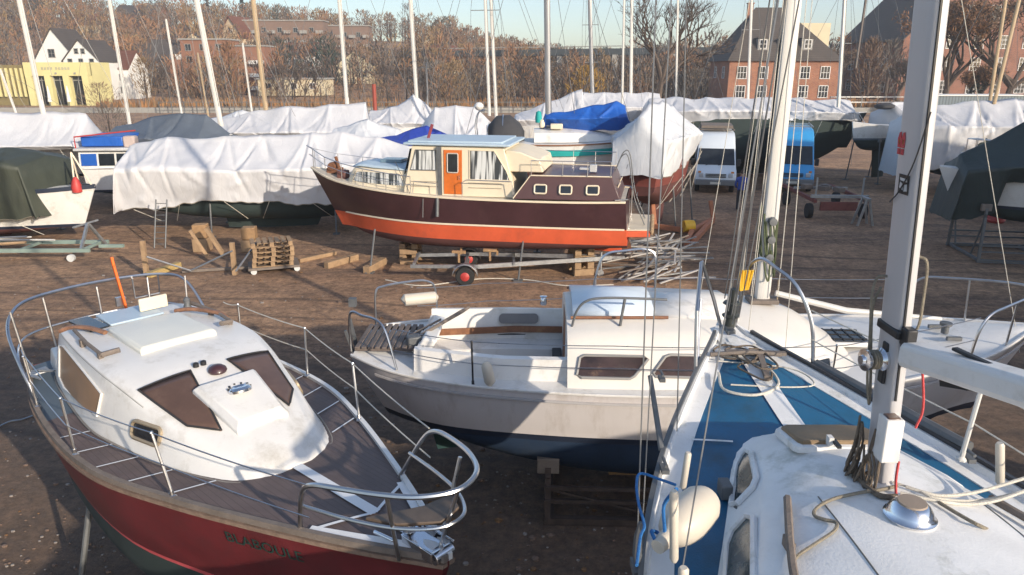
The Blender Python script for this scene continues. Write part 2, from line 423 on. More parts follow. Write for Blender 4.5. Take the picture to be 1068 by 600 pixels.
# ------------------------------------------------------------------ shared boat bits
def crown_z(rows, x, y):
    wf, ws, zf, zs_, zc = tab(rows, x)
    return zs_ + (zc - zs_) * max(0, 1 - (y / max(ws, .01)) ** 2)
def wall_y(rows, side):
    def f(x, z):
        wf, ws, zf, zs_, zc = tab(rows, x)
        t = clamp((z - zf) / max(zs_ - zf, .01), 0, 1)
        return side * (lerp(wf, ws, t * .97))
    return f
def drape_quad(rows, c, lift=.012, n=7, mb=None, mi=0, zf=None):
    """sheet over a crowned surface between four plan corners"""
    mb = mb or MB(); g = []
    zf = zf or (lambda x, y: crown_z(rows, x, y))
    for i in range(n + 1):
        r = []
        for j in range(n + 1):
            a = Vector(c[0]).lerp(Vector(c[1]), j / n); b = Vector(c[3]).lerp(Vector(c[2]), j / n); p = a.lerp(b, i / n)
            r.append(Vector((p.x, p.y, zf(p.x, p.y) + lift)))
        g.append(r)
    return mb.grid(g, mi)
def flat_strip(zf, p, q, w, lift=.01, n=10, mb=None, mi=0):
    mb = mb or MB(); p, q = Vector(p), Vector(q); d = (q - p).normalized(); s = Vector((-d.y, d.x)) * w / 2
    rows = []
    for i in range(n + 1):
        c = p.lerp(q, i / n)
        rows.append([Vector((c.x + s.x * k, c.y + s.y * k, zf(c.x + s.x * k, c.y + s.y * k) + lift)) for k in (-1, 0, 1)])
    return mb.grid(rows, mi)
def deck_z(st, crown=.05):
    def f(x, y):
        w, zd, _ = tab(st, x)
        return zd + crown * max(0, 1 - (y / max(w, .02)) ** 2)
    return f
def text_mesh(body, size, align='CENTER'):
    cu = bpy.data.curves.new('lettering', 'FONT'); cu.body = body; cu.size = size; cu.align_x = align; cu.align_y = 'CENTER'
    cu.resolution_u = 3
    o = bpy.data.objects.new('lettering', cu); COL.objects.link(o)
    dg = bpy.context.evaluated_depsgraph_get(); me = bpy.data.meshes.new_from_object(o.evaluated_get(dg))
    vs = [v.co.copy() for v in me.vertices]; fs = [list(p.vertices) for p in me.polygons]
    bpy.data.objects.remove(o); bpy.data.curves.remove(cu); bpy.data.meshes.remove(me)
    return vs, fs
def stanchion(root, foot, top, m=None, r=.013):
    mb = MB(); mb.tube([foot, top], r, 7); mb.lathe([(.035, 0), (.035, .012), (.018, .03), (.018, .07)], foot, Vector(top) - Vector(foot), 8)
    mb.ball(top, r * 1.35, 8)
    return mb.build('stanchion', m or STEEL, root)
def fin_keel(root, x0, x1, zt, zb, th, m, xs=.3):
    mb = MB(); rings = []
    for z, k in ((zt, 0), (lerp(zt, zb, .5), .5), (zb, 1)):
        a, b = x0 + xs * k * .3, x1 - xs * k
        rings.append([Vector((lerp(a, b, t), s * th * (sin(pi * t) ** .6 if 0 < t < 1 else .05), z)) for s, ts in ((1, (0, .2, .5, .8, 1)), (-1, (.8, .5, .2))) for t in ts])
    mb.loft(rings); return mb.build('keel', m, root, sharp=60)
def cradle(name, label, M, x0, x1, half, zpad, m, z0=.0, group=None):
    """steel boat cradle: base frame, uprights with pads, diagonal braces"""
    t = thing(name, label, 'boat cradle', M=M, group=group)
    mb = MB()
    for s in (-1, 1):
        for zz in (.06, .36, .56): mb.beam((x0, s * half, zz + z0), (x1, s * half, zz + z0), .1 if zz < .1 else .05, .1 if zz < .1 else .05)
        mb.beam((x0, s * half, .56 + z0), ((x0 + x1) / 2, s * half, .08 + z0), .03, .03)
    for x in (x0 + .1, (x0 + x1) / 2, x1 - .1): mb.beam((x, -half, .06 + z0), (x, half, .06 + z0), .08, .08)
    mb.build('base_frame', m, t)
    for x in (x0 + .05, x1 - .05):
        for s in (-1, 1):
            u = MB(); u.beam((x, s * half, .1 + z0), (x, s * half * .93, zpad), .08, .08)
            u.beam((x, s * half, .9 * zpad), (x, s * half * .5, .15 + z0), .045, .045)
            o = u.build('upright', m, t)
            p = MB(); p.box((x, s * half * .90, zpad + .02), (.3, .12, .22)); p.build('pad', GREYWOOD, o, bevel=.01)
    return t
def mast_part(root, foot, top, c, b, m, name='mast', n=16, track=True, e=.5):
    """spar of rounded oblong section, c fore and aft, b across"""
    foot, top = Vector(foot), Vector(top); mb = MB(); rings = []
    for t in (0, .5, .9, 1):
        p = foot.lerp(top, t); k = 1 if t < .95 else .8; r = []
        for j in range(n):
            a = 2 * pi * j / n; ca, sa = cos(a), sin(a)
            r.append(p + Vector((c / 2 * k * math.copysign(abs(ca) ** e, ca), b / 2 * k * math.copysign(abs(sa) ** e, sa), 0)))
        rings.append(r)
    mb.loft(rings); o = mb.build(name, m, root, sharp=30)
    if track:
        t = MB(); d = Vector((-c / 2 - .002, 0, 0)); t.beam(foot + d + Vector((0, b * .12, .6)), top + d + Vector((0, b * .12, 0)), b * .2, .012)
        t.build('sail_track', BLACK, o)
    return o
# ------------------------------------------------------------------ A: red motor sailer, lower left
def build_red_boat():
    b = at(458, 585, 2.5); O = Vector((-5.35, 8.75, 0)); B = Vector((b.x + .02, b.y + .1, 0))
    M0 = frame(O, B); o2 = M0 @ Vector((-.3, .25, 0)); b2 = M0 @ Vector((6.42, -.05, 0))
    t = thing('motor_sailer', 'red hulled cabin motorboat with brown planked deck, white wheelhouse and steel pulpit', 'motorboat', M=frame(o2, b2))
    L = (b2 - o2).length
    st = [[0, .92, 2.42, 1.0], [1, 1.18, 2.39, .7], [2.2, 1.31, 2.38, .62], [3.3, 1.27, 2.39, .62], [4.3, 1.0, 2.42, .7], [5.2, .68, 2.45, .85], [6.0, .36, 2.48, 1.05], [L, .03, 2.52, 1.45]]
    hull(L, st, 1.60, 1.55, rb=.10, rs=.05, fl=.86, e=.7, wl_bow=.55).build('hull', [RED_HULL, PINKRED, DKGREEN], t, sharp=50)
    DZ = deck_z(st, .035)
    deck(L, st, 1.75, L, .03, 0, .035, 26).build('deck', BROWN_DECK, t)
    deck(L, st, 0.02, 1.75, .03, 0, .035, 8).build('aft_deck', GREYDECK, t)
    for s in (-1, 1):
        rw = MB(); edge_strip(L, st, s, .05, .035, 0, L, 40, .03, -.06, rw); rw.build('rubbing_strake', mat('worn pale brown strake', (.24, .165, .12), .7, 0, .35, 9, .2, 60, (.12, .07, .045, .6), 7, .5), t)
        tr = MB(); edge_strip(L, st, s, .05, .055, 0, L, 40, .012, -.018, tr); tr.build('toe_rail', GREYWOOD if s < 0 else WHITE_GRP, t)
    marks = [((4.5, 0), (5.85, 0), .10, .012), ((5.85, 0), (5.60, -.50), .03, .0125), ((5.85, 0), (5.60, .5), .03, .013), ((6.05, 0), (6.6, 0), .09, .016)]
    for s in (-1, 1):
        marks.append(((5.6, s * .46), (6.45, s * .08), .07, .0145))
        for x in (2.3, 2.75, 3.2, 3.7, 4.2): marks.append(((x + .12, s * (tab(st, x)[0] - .42)), (x - .02, s * (tab(st, x)[0] - .05)), .018, .0115))
    for p, q, w, h in marks: flat_strip(DZ, p, q, w, h, 8).build('deck_marking', WHITE_PAINT, t)
    # wheelhouse and trunk
    c = [[.55, .80, .66, 2.41, 2.98, 3.02], [.85, .86, .74, 2.40, 3.03, 3.07], [1.6, .95, .82, 2.40, 3.04, 3.09], [2.4, 1.0, .85, 2.40, 3.02, 3.09], [2.9, .94, .80, 2.40, 2.94, 3.05],
         [3.3, .87, .73, 2.40, 2.83, 2.95], [3.8, .76, .62, 2.41, 2.70, 2.81], [4.2, .63, .48, 2.42, 2.60, 2.69], [4.5, .48, .33, 2.43, 2.52, 2.58], [4.66, .26, .17, 2.44, 2.46, 2.49]]
    rows = [[lerp(.55, 4.66, i / 40), *tab(c, lerp(.55, 4.66, i / 40))] for i in range(41)]
    hs = cabin(rows).build('wheelhouse', WHITE_GRP, t, sharp=55)
    for s in (-1, 1):
        W = wall_y(c, s)
        f = side_panel([(.98, 2.92), (1.2, 2.97), (2.1, 2.93), (2.55, 2.84), (2.5, 2.60), (1.3, 2.52), (1.02, 2.56)], W, .012)
        fo = f.build('side_window', TANPANE, t); loop_frame([(.98, 2.92), (1.2, 2.97), (2.1, 2.93), (2.55, 2.84), (2.5, 2.60), (1.3, 2.52), (1.02, 2.56)], W, .014).build('frame', WHITE_GRP, fo)
        pp = rrect(3.12, 3.52, 2.56, 2.72, .05)
        po = side_panel(pp, W, .012).build('porthole', DARKGLASS, t); loop_frame(pp, W, .02).build('frame', mat('corroded brass', (.40, .32, .22), .5, .5, .25), po)
        q = [(2.98, .20), (2.98 - .02, .74), (3.62, .60), (3.98, .40)] if 0 else [(3.06, .20), (3.0, .70), (3.72, .56), (3.98, .36)]
        d = MB(); drape_quad(c, [(x, s * y) for x, y in q], .012, 8, d)
        wp = d.build('windscreen_panel', BROWNPANE, t, solid=.015)
        Q = [Vector((x, s * y, crown_z(c, x, s * y) + .018)) for i in range(4) for x, y in [(lerp(q[i][0], q[(i + 1) % 4][0], k / 6), lerp(q[i][1], q[(i + 1) % 4][1], k / 6)) for k in range(6)]]
        MB().tube(Q, .011, 5, closed=True).build('gasket', mat('black gasket', (.03, .028, .028), .6), wp)
    g = MB(); L1 = [Vector((x, s * (tab(c, x)[0] + .008), tab(c, x)[2] + .012)) for s, xs in ((-1, [.6 + .1 * i for i in range(40)]), (1, [4.5 - .1 * i for i in range(40)])) for x in xs]
    g.tube(L1, .012, 5); g.build('foot_seam', mat('grey sealant', (.22, .20, .18), .8), t)
    for s in (-1, 1):
        g = MB(); g.tube([Vector((x, s * (tab(c, x)[1] - .01), tab(c, x)[3] - .012)) for x in [.7 + .1 * i for i in range(26)]], .010, 5); g.build('roof_gutter', mat('chalky grey gutter', (.45, .43, .40), .6), t)
    # foredeck hatch with chrome ventilator
    zf = lambda x, y: crown_z(c, x, 0)
    h = MB(); rings = []
    for k, (gx, dz) in enumerate(((0, 0), (0, .05), (.05, .11), (.1, .12))):
        rings.append([Vector((x, y, zf(x, 0) + dz - .03)) for x, y in ((3.38 + gx, -.34 + gx), (4.12 - gx, -.27 + gx), (4.12 - gx, .27 - gx), (3.38 + gx, .34 - gx))])
    h.loft(rings); ho = h.build('fore_hatch', WHITE_GRP, t, bevel=.012, sharp=25)
    v = MB(); v.lathe([(.115, 0), (.115, .025), (.095, .05), (.07, .055), (.055, .04), (.02, .045), (0, .045)], (3.7, .0, zf(3.7, 0) + .085), (-.25, 0, 1), 22)
    for k in range(10):
        a = 2 * pi * k / 10; v.box((3.69 + .105 * cos(a), .105 * sin(a), zf(3.7, 0) + .12), (.016, .016, .022), 1, rz=a)
    v.build('ventilator', [CHROME, BLACK], ho)
    g = MB(); g.lathe([(.085, 0), (.095, .02), (.085, .05), (.05, .075), (.0, .085)], (3.2, .02, zf(3.2, 0)), n=16); g.build('deck_light', BROWN_HULL, t)
    g = MB()
    for yy in (-.14, -.06): g.lathe([(.03, 0), (.03, .04), (.012, .05), (0, .05)], (3.02, yy + .02, zf(3.02, 0)), n=10)
    g.build('fitting', BLACK, t)
    # roof hatch, grab rails and racks
    rz_ = lambda x, y: crown_z(c, x, y)
    h = MB(); rings = []
    for gx, dz in ((0, -.02), (0, .05), (.03, .075), (.3, .085)):
        rings.append([Vector((x, y, rz_(x, y) + dz)) for x, y in ((1.45 + gx, -.42 + gx), (2.40 - gx, -.42 + gx), (2.40 - gx, .42 - gx), (1.45 + gx, .42 - gx))])
    h.loft(rings); h.build('roof_hatch', mat('cream gelcoat', (.72, .70, .62), .4, 0, .06), t, bevel=.015, sharp=25)
    h = MB(); h.box((1.0, .0, 3.10), (.5, .62, .03), 0); h.build('hatch_board', PALEBLUE, t, bevel=.01)
    h = MB(); h.box((1.05, .27, 3.20), (.04, .34, .16)); h.build('cream_box', CREAM, t, bevel=.01)
    for s in (-1, 1):
        g = MB()
        g.tube(smooth_path([(1.02, s * .78, 3.10), (1.1, s * .68, 3.14), (1.3, s * .56, 3.15), (1.55, s * .47, 3.13)] if s < 0 else [(1.35, s * .40, 3.13), (1.5, s * .55, 3.15), (1.8, s * .72, 3.13), (1.95, s * .76, 3.09)], 4), .035, 6, sy=.7)
        g.build('grab_rail', RUSTWOOD, t)
        g = MB(); g.tube([(1.2, s * .68, 3.13), (1.75, s * .73, 3.13), (2.15, s * .72, 3.10)], .022, 6); g.tube([(2.15, s * .72, 3.10), (2.22, s * .56, 3.13)], .03, 6)
        g.box((1.6, s * .73, 3.08), (.06, .05, .1)); g.box((2.1, s * .72, 3.06), (.06, .05, .1)); g.build('roof_rack', GREYWOOD, t)
        if s < 0:
            g = MB(); g.box((.95, -.45, 3.085), (.55, .22, .02), rz=.1); g.build('solar_panel', DARKGLASS, t)
    g = MB(); g.lathe([(.05, 0), (.05, .03), (.035, .08), (.045, .13), (.02, .16), (0, .16)], (1.2, .62, 3.06), n=12); g.build('horn', GREYSTEEL, t)
    # cockpit coaming behind the wheelhouse
    g = MB(); rings = []
    for z, k in ((2.38, 0), (2.62, .03), (2.64, .09), (2.36, .11)): rings.append([Vector((x, y, z)) for x, y in ((.08 + k, -.72 + k), (.58, -.8 + k), (.58, .8 - k), (.08 + k, .72 - k))])
    g.loft(rings, cap=False); g.build('cockpit_coaming', WHITE_GRP, t, bevel=.015)
    g = MB(); g.box((.33, 0, 2.44), (.46, 1.3, .03)); g.build('cockpit_floor', GREYDECK, t)
    # rails
    def rail(path, r=.016, name='rail', m=STEEL, k=6): return MB().tube(smooth_path(path, k), r, 8).build(name, m, t)
    for s in (-1, 1):
        stanchion(t, (2.8, s * (tab(st, 2.8)[0] - .03), 2.40), (2.78, s * (tab(st, 2.8)[0] + .0), 3.01))
        stanchion(t, (4.28, s * (tab(st, 4.28)[0] - .03), 2.43), (4.15, s * (tab(st, 4.15)[0] - .02), 3.03))
        stanchion(t, (1.35, s * (tab(st, 1.35)[0] - .03), 2.40), (1.3, s * (tab(st, 1.35)[0] + .0), 3.0))
        for h in (.58, .3):
            ll = MB()
            pts = [(1.0, s * 1.18, 2.40 + h), (1.3, s * 1.22, 2.42 + h), (2.78, s * tab(st, 2.8)[0], 2.43 + h), (4.15, s * (tab(st, 4.15)[0] - .02), 2.45 + h), (5.85, s * .60, 2.47 + h)]
            ll.tube([v for p, q in zip(pts, pts[1:]) for v in sag(p, q, .02, 6)[:-1]] + [Vector(pts[-1])], .007 if s > 0 else .006, 5)
            ll.build('lifeline', ROPE_W if s > 0 else STEEL, t)
    top = [(5.52, -.50, 2.46), (5.72, -.57, 2.9), (5.87, -.57, 3.04), (6.1, -.50, 3.08), (6.42, -.36, 3.10), (6.68, -.2, 3.12), (6.82, .03, 3.13), (6.75, .28, 3.13), (6.5, .46, 3.11), (6.15, .58, 3.07), (5.9, .62, 3.03), (5.75, .60, 2.9), (5.5, .53, 2.46)]
    rail(top, .021, 'pulpit', STEEL, 5)
    rail([(5.62, -.53, 2.74), (6.1, -.42, 2.78), (6.45, -.28, 2.8), (6.68, -.12, 2.82), (6.76, .03, 2.83), (6.70, .2, 2.82), (6.45, .36, 2.8), (6.1, .46, 2.78), (5.62, .56, 2.74)], .015, 'pulpit_mid_rail')
    for s in (-1, 1): MB().tube([(6.42, s * .22, 2.48), (6.46, s * .36 + .03, 3.10)], .017, 8).build('pulpit_post', STEEL, t)
    MB().tube([(6.60, .02, 2.52), (6.80, .05, 3.12)], .016, 8).build('pulpit_post', STEEL, t)
    g = MB(); g.slab([(6.2, -.34, 2.775), (6.45, -.24, 2.785), (6.68, -.02, 2.8), (6.64, .2, 2.8), (6.45, .3, 2.785), (6.4, .05, 2.775)], (0, 0, .03)); g.build('bow_seat', mat('wet brown plank', (.13, .095, .07), .6, 0, .3, 8), t, bevel=.006)
    g = MB(); g.box((6.45, 0, 2.535), (.36, .16, .04)); g.lathe([(.05, 0), (.05, .05), (.03, .08), (.03, .14), (.06, .16), (.06, .18), (0, .18)], (6.28, 0, 2.52), n=12)
    g.lathe([(.05, -.09), (.05, .09)], (6.66, 0, 2.53), (0, 1, 0), 14)
    for s in (-1, 1): g.box((6.5, s * .11, 2.55), (.34, .015, .09)); g.tube([(6.1, s * .2, 2.56), (6.3, s * .17, 2.56)], .016, 6)
    g.build('stem_fitting', CHROME, t, bevel=.004)
    rail([(1.12, -1.16, 2.42), (.92, -1.20, 2.75), (.55, -1.18, 3.05), (.25, -1.05, 3.2), (.0, -.8, 3.26), (-.12, -.3, 3.28), (-.12, .3, 3.28), (.0, .8, 3.26), (.25, 1.02, 3.18), (.6, 1.1, 2.8), (.85, 1.1, 2.42)], .019, 'pushpit', STEEL, 5)
    rail([(.8, -1.19, 2.75), (.3, -1.04, 2.82), (.03, -.8, 2.85), (-.08, -.3, 2.86), (-.08, .3, 2.86), (.03, .8, 2.85), (.4, 1.02, 2.8)], .013, 'pushpit_mid_rail')
    for x, y in ((.35, -1.05), (.0, -.62), (-.03, .0), (.0, .62), (.3, 1.0)): MB().tube([(x + .03, y * .96, 2.42), (x - .03, y * 1.02, 3.24)], .014, 7).build('pushpit_post', STEEL, t)
    g = MB(); g.tube([(-.06, .45, 3.26), (-.06, .45, 2.98), (-.06, .78, 2.98), (-.03, .78, 3.24)], .012, 6); g.box((-.06, .26, 2.98), (.05, .12, .12)); g.build('rail_bracket', STEEL, t)
    f = MB(); f.beam((.02, .30, 2.80), (-.04, .24, 3.48), .05, .03); f.beam((-.04, .24, 3.48), (-.05, .235, 3.6), .035, .035); f.build('flag_pole', SAFETYORANGE, t, bevel=.006)
    g = MB()
    for k in range(7): g.tube(smooth_path([(.3 + .06 * k, -.98 + .02 * R.random(), 2.45 + .02 * k), (.42 + .03 * k, -.85, 2.5), (.5, -.98 + .03 * k, 2.47), (.36, -1.05, 2.46), (.3 + .06 * k, -.98, 2.46)], 4), .012, 5)
    g.build('mooring_chain', GALV, t)
    vs, fs = text_mesh('BLABOULE', .155)
    def HB(x, z):
        w, zd, zk = tab(st, x); wl = lerp(.86, .55, clamp((x / L - .5) / .5) ** 2); u = clamp((z - 1.60) / (zd - 1.60)); return w * (wl + (1 - wl) * u ** .8)
    tx = MB()
    def mp(v):
        z = 2.20 + v.y; x = 5.17 + v.x * 1.0; d = (tab(st, x)[1] - z) / max(tab(st, x)[1] - tab(st, x)[2], .4); xr = (x - L * .5 * .10 * d) / (1 - .10 * d) if 0 else x + .10 * d * (x - L / 2)
        return Vector((x, -(HB(xr, z) + .012), z))
    tx.add([mp(v) for v in vs], fs); tx.build('lettering', mat('dark green lettering', (.012, .05, .04), .6), t)
    fin_keel(t, 1.6, 4.4, .8, .12, .14, DKGREEN)
    # supports under the hull
    Mx = MW[t]
    for k, (x, lab) in enumerate(((1.5, 'timber keel block under the stern of the red motorboat'), (4.0, 'timber keel block under the forward keel of the red motorboat'))):
        s = thing('keel_block', lab, 'timber block', M=Mx @ Matrix.Translation((x, 0, 0)), group='blocks under the red motorboat')
        g = MB(); g.box((0, 0, .06), (.3, .8, .12)); g.build('timber', WOOD, s, bevel=.01)
    for x, sd, lab in ((1.6, -1, 'grey steel prop leaning on the near side of the red hull'), (4.0, -1, 'grey steel prop under the red bow on the near side'), (1.6, 1, 'grey steel prop on the far side of the red hull'), (3.9, 1, 'grey steel prop under the red bow on the far side')):
        s = thing('boat_prop', lab, 'prop', M=Mx @ Matrix.Translation((x, 0, 0)), group='steel props round the red motorboat')
        g = MB(); g.tube([(0, sd * 1.25, 0), (0, sd * .93, 1.25)], .035, 8); g.box((0, sd * 1.25, .02), (.25, .25, .04)); g.build('leg', GREYSTEEL, s)
        g = MB(); g.box((0, sd * .9, 1.27), (.22, .12, .2)); g.build('pad', WOOD, s, bevel=.01)
    return t
RED = build_red_boat()
# ------------------------------------------------------------------ B: white sailing boat, centre
def build_white_boat():
    M0 = frame((-2.2, 9.6), (6, 9.9)); o2 = M0 @ Vector((-.02, .45, 0)); b2 = M0 @ Vector((9.6, -.25, 0)); L = (b2 - o2).length
    t = thing('sailing_boat', 'white sailing boat with open cockpit and dark blue bottom on a rusty cradle', 'sailboat', M=frame(o2, b2))
    st = [[0, .58, 2.14, 1.55], [.5, .94, 2.10, 1.25], [1.1, 1.2, 2.07, 1.0], [2, 1.38, 2.04, .72], [3.4, 1.53, 2.03, .5], [5, 1.56, 2.05, .45], [6.2, 1.50, 2.10, .5], [7.1, 1.33, 2.17, .66], [7.9, 1.08, 2.25, .85], [8.8, .66, 2.36, 1.2], [L, .03, 2.5, 1.6]]
    hull(L, st, 1.34, 1.25, rb=.14, rs=.10, nx=36, fl=.88, e=.55, wl_bow=.42).build('hull', [LILAC, NAVY, BLUE_BOTTOM], t, sharp=55)
    # side decks, foredeck and the cockpit well
    deck(L, st, 3.0, L, .02, 0, .04, 30).build('deck', WHITE_GRP, t)
    deck(L, st, .02, .98, .02, 0, .03, 8).build('aft_deck', WHITE_GRP, t)
    ck = MB()
    for s in (-1, 1):
        rows = []
        for i in range(13):
            x = lerp(.95, 3.05, i / 12); w, zd, _ = tab(st, x); ci = lerp(.78, .98, clamp((x - .95) / 1.2))
            rows.append([Vector((x, s * y, z)) for y, z in ((w - .02, zd), (ci + .16, zd + .02), (ci + .10, zd + .30), (ci + .01, zd + .31), (ci - .05, zd - .17), (ci - .48, zd - .18), (ci - .5, zd - .55), (0, zd - .56))])
        ck.grid(rows)
    ck.box((.97, 0, 2.05), (.05, 1.5, .5)); ck.build('cockpit', WHITE_GRP, t, bevel=0, sharp=35)
    for s in (-1, 1):
        g = MB(); pts = [Vector((lerp(1.0, 3.0, i / 8), s * (lerp(.78, .98, clamp(i / 5)) - .06), 1.98)) for i in range(9)]
        g.loft([[p + Vector((0, 0, a)) + Vector((0, s * .03 * b, 0)) for a, b in ((0, 0), (.10, 0), (.10, -1), (0, -1))] for p in pts]); g.build('cockpit_trim', TEAK, t)
        if s > 0:
            q = rrect(2.0, 2.62, 2.12, 2.27, .06); wy = lambda x, z: s * (lerp(.78, .98, clamp((x - .95) / 1.2)) - .02 - .06 + (z - 1.88) * .13)
            mbp = MB(); n = len(q); mbp.add([Vector((x, wy(x, z) - .012, z)) for x, z in q] + [Vector((x, wy(x, z) + .02, z)) for x, z in q], [tuple(range(n))] + [(i, (i + 1) % n, n + (i + 1) % n, n + i) for i in range(n)])
            mbp.build('locker_port', mat('grey locker recess', (.20, .19, .19), .6), t)
        g = MB(); g.tube([(1.7, s * .9, 1.93), (2.6, s * .96, 1.93)], .012, 5); g.build('grab_rail', BLACK, t)
    g = MB(); g.box((2.9, .1, 1.92), (.14, .5, .05)); g.build('bridge_deck_cushion', BLACK, t, bevel=.015)
    for s in (-1, 1):
        edge_strip(L, st, s, .05, .035, 0, L, 44, .012, -.005).build('toe_rail', WHITE_GRP, t, bevel=.008)
        edge_strip(L, st, s, .02, .03, .4, L, 44, .012, -.12).build('rubbing_band', mat('grey rubbing band', (.45, .43, .43), .5), t)
    # coachroof
    c = [[3.0, 1.32, 1.02, 2.03, 2.60, 2.82], [3.3, 1.33, 1.03, 2.03, 2.63, 2.85], [4.4, 1.34, 1.02, 2.04, 2.64, 2.86], [5.3, 1.28, .97, 2.06, 2.62, 2.84], [5.9, 1.2, .88, 2.09, 2.57, 2.79], [6.25, 1.1, .78, 2.11, 2.48, 2.68], [6.6, .98, .64, 2.13, 2.32, 2.45], [6.9, .84, .5, 2.15, 2.2, 2.27]]
    rows = [[lerp(3.0, 6.9, i / 30), *tab(c, lerp(3.0, 6.9, i / 30))] for i in range(31)]
    cabin(rows).build('coachroof', mat('creamy gelcoat', (.72, .68, .62), .38, 0, .07, 1.5, 0, 40, (.38, .32, .24, .5), 1.5, .6), t, sharp=50)
    for s in (-1, 1):
        W = wall_y(c, s)
        for q in ([(2.0 + 1.12, 2.20), (3.16, 2.40), (3.22, 2.43), (3.98, 2.43), (4.04, 2.40), (3.86, 2.20), (3.80, 2.17), (3.18, 2.17)], [(4.10, 2.24), (4.26, 2.43), (4.33, 2.45), (4.78, 2.44), (4.82, 2.40), (4.68, 2.22), (4.62, 2.19), (4.14, 2.20)], [(5.05, 2.30), (5.1, 2.42), (5.4, 2.42), (5.42, 2.3)]):
            o = side_panel(q, W, .01).build('cabin_window', mat('brown curtained window', (.055, .032, .028), .2, 0, .8, 2.2, 0, 40, (.42, .27, .16, .8), 2.4, .52), t)
            loop_frame(q, W, .02).build('frame', mat('grey window rubber', (.30, .29, .28), .5), o)
        q = rrect(6.05, 6.5, 2.19, 2.32, .05); o = side_panel(q, wall_y(c, s), .012).build('fore_port', DARKGLASS, t); loop_frame(q, wall_y(c, s), .028).build('frame', WHITE_GRP, o)
    # companionway bulkhead, garage and sliding hatch
    g = MB(); g.box((3.005, .0, 2.1), (.03, .62, 1.1)); g.build('washboard', TEAK, t)
    zf = lambda x, y: crown_z(c, x, y)
    g = MB()
    rings = [[Vector((x, y, z)) for x, y, z in ((3.08, y, crown_z(c, 3.4, y) + .07 + h), (4.18, y, crown_z(c, 4.2, y) + .05 + h))] for y, h in ((-.62, -.07), (-.6, .0), (-.3, .01), (0, .015), (.3, .01), (.6, .0), (.62, -.07))]
    g.grid(rings); g.build('sliding_hatch', PALEBLUE if 0 else mat('bluish white hatch', (.60, .68, .76), .35, 0, .08, 2), t, solid=.03)
    g = MB()
    rings = [[Vector((x, y, z)) for x, y, z in ((4.16, y, crown_z(c, 4.2, y) + .035 + h), (5.3, y, crown_z(c, 5.3, y) + .03 + h))] for y, h in ((-.62, -.05), (-.6, .0), (0, .01), (.6, .0), (.62, -.05))]
    g.grid(rings); g.build('hatch_garage', WHITE_GRP, t, solid=.03)
    for s in (-1, 1):
        g = MB(); g.tube([(3.05, s * .70, zf(3.1, .7) + .06), (4.35, s * .70, zf(4.3, .7) + .05)], .022, 6); g.build('hatch_rail', TEAK, t)
        if s < 0:
            g = MB(); g.tube(smooth_path([(3.05, -.78, zf(3.1, .78) - .1), (3.12, -.8, zf(3.1, .78) + .2), (3.25, -.8, zf(3.2, .78) + .34), (3.5, -.8, zf(3.5, .8) + .38), (4.0, -.8, zf(4, .8) + .37), (4.3, -.8, zf(4, .8) + .36)], 5), .017, 7); g.tube([(3.75, -.8, zf(3.75, .8) + .37), (3.7, -.82, zf(3.7, .8))], .02, 7); g.build('handrail', GREYSTEEL, t)
        else:
            g = MB(); g.tube(smooth_path([(3.45, .8, zf(3.3, .78) - .02), (3.52, .8, zf(3.3, .78) + .35), (3.62, .8, zf(3.2, .78) + .56), (3.85, .8, zf(3.5, .8) + .62), (4.35, .8, zf(4, .8) + .6), (4.4, .8, zf(4, .8) + .02)], 5), .017, 7); g.build('handrail', STEEL, t)
    g = MB(); g.box((6.55 + .42, -.02, 2.29), (.62, .56, .07)); h = g.build('fore_hatch', WHITE_GRP, t, bevel=.015)
    g = MB(); g.box((6.97, -.02, 2.335), (.54, .48, .02))
    for k in range(4): g.box((6.76 + .14 * k, -.02, 2.348), (.02, .48, .015), 1)
    for k in range(3): g.box((6.97, -.2 + .18 * k, 2.348), (.54, .02, .015), 1)
    g.build('hatch_lens', [DARKGLASS, BLACK], h)
    # aft deck: slatted seat, tiller, outboard bracket, pushpits with a rolled fender
    g = MB()
    for k in range(9): g.box((.08 + .095 * k, -.02, 2.235), (.065, .98, .03))
    g.box((.46, -.45, 2.20), (.85, .05, .05)); g.box((.46, .42, 2.20), (.85, .05, .05)); g.build('slatted_seat', mat('grey brown slats', (.15, .12, .105), .8, 0, .35, 6), t, bevel=.006)
    g = MB(); g.slab([(.84, -.52, 2.1), (1.05, -.52, 2.1), (1.22, -.52, 2.36), (1.02, -.52, 2.40)], (0, 1.04, 0)); g.build('lazarette', WHITE_GRP, t, bevel=.03)
    g = MB(); g.tube([(.72, -.32, 2.22), (1.5, -.02, 2.62), (1.62, .03, 2.68)], [.022, .03, .02], 7); g.tube([(.62, -.1, 2.2), (1.2, .05, 2.48)], .016, 6); g.build('tiller', GREYWOOD, t)
    g = MB(); g.box((.86, -.35, 2.28), (.2, .16, .18), rz=.4); g.build('tiller_block', GREYSTEEL, t, bevel=.02)
    g = MB(); g.beam((-.12, -.05, 2.5), (.02, -.1, 1.8), .04, .06); g.beam((-.14, -.25, 2.4), (0, -.25, 1.9), .03, .05); g.box((-.06, -.05, 2.76), (.1, .1, .12)); g.build('stern_bracket', GREYSTEEL, t)
    for s, z in ((-1, 2.72), (1, 2.78)):
        g = MB(); g.tube(smooth_path([(-.02, s * .45, 2.14), (.0, s * .47, z), (.2, s * .58, z + .02), (.45, s * .74, z), (.58, s * .84, z - .15), (.72, s * .95, 2.1)] if s < 0 else [(.1, .62, 2.12), (.12, .64, z - .1), (.25, .7, z), (.6, .88, z + .02), (.85, 1.0, z), (.98, 1.06, z - .15), (1.0, 1.06, 2.08)], 5), .017, 8)
        g.build('pushpit', STEEL, t)
    g = MB(); g.tube([(.5, .80, 2.5), (.53, .82, 2.52), (.98, .98, 2.52), (1.0, 1.0, 2.5)], [.05, .095, .095, .05], 12); g.build('rolled_fender', FENDER, t)
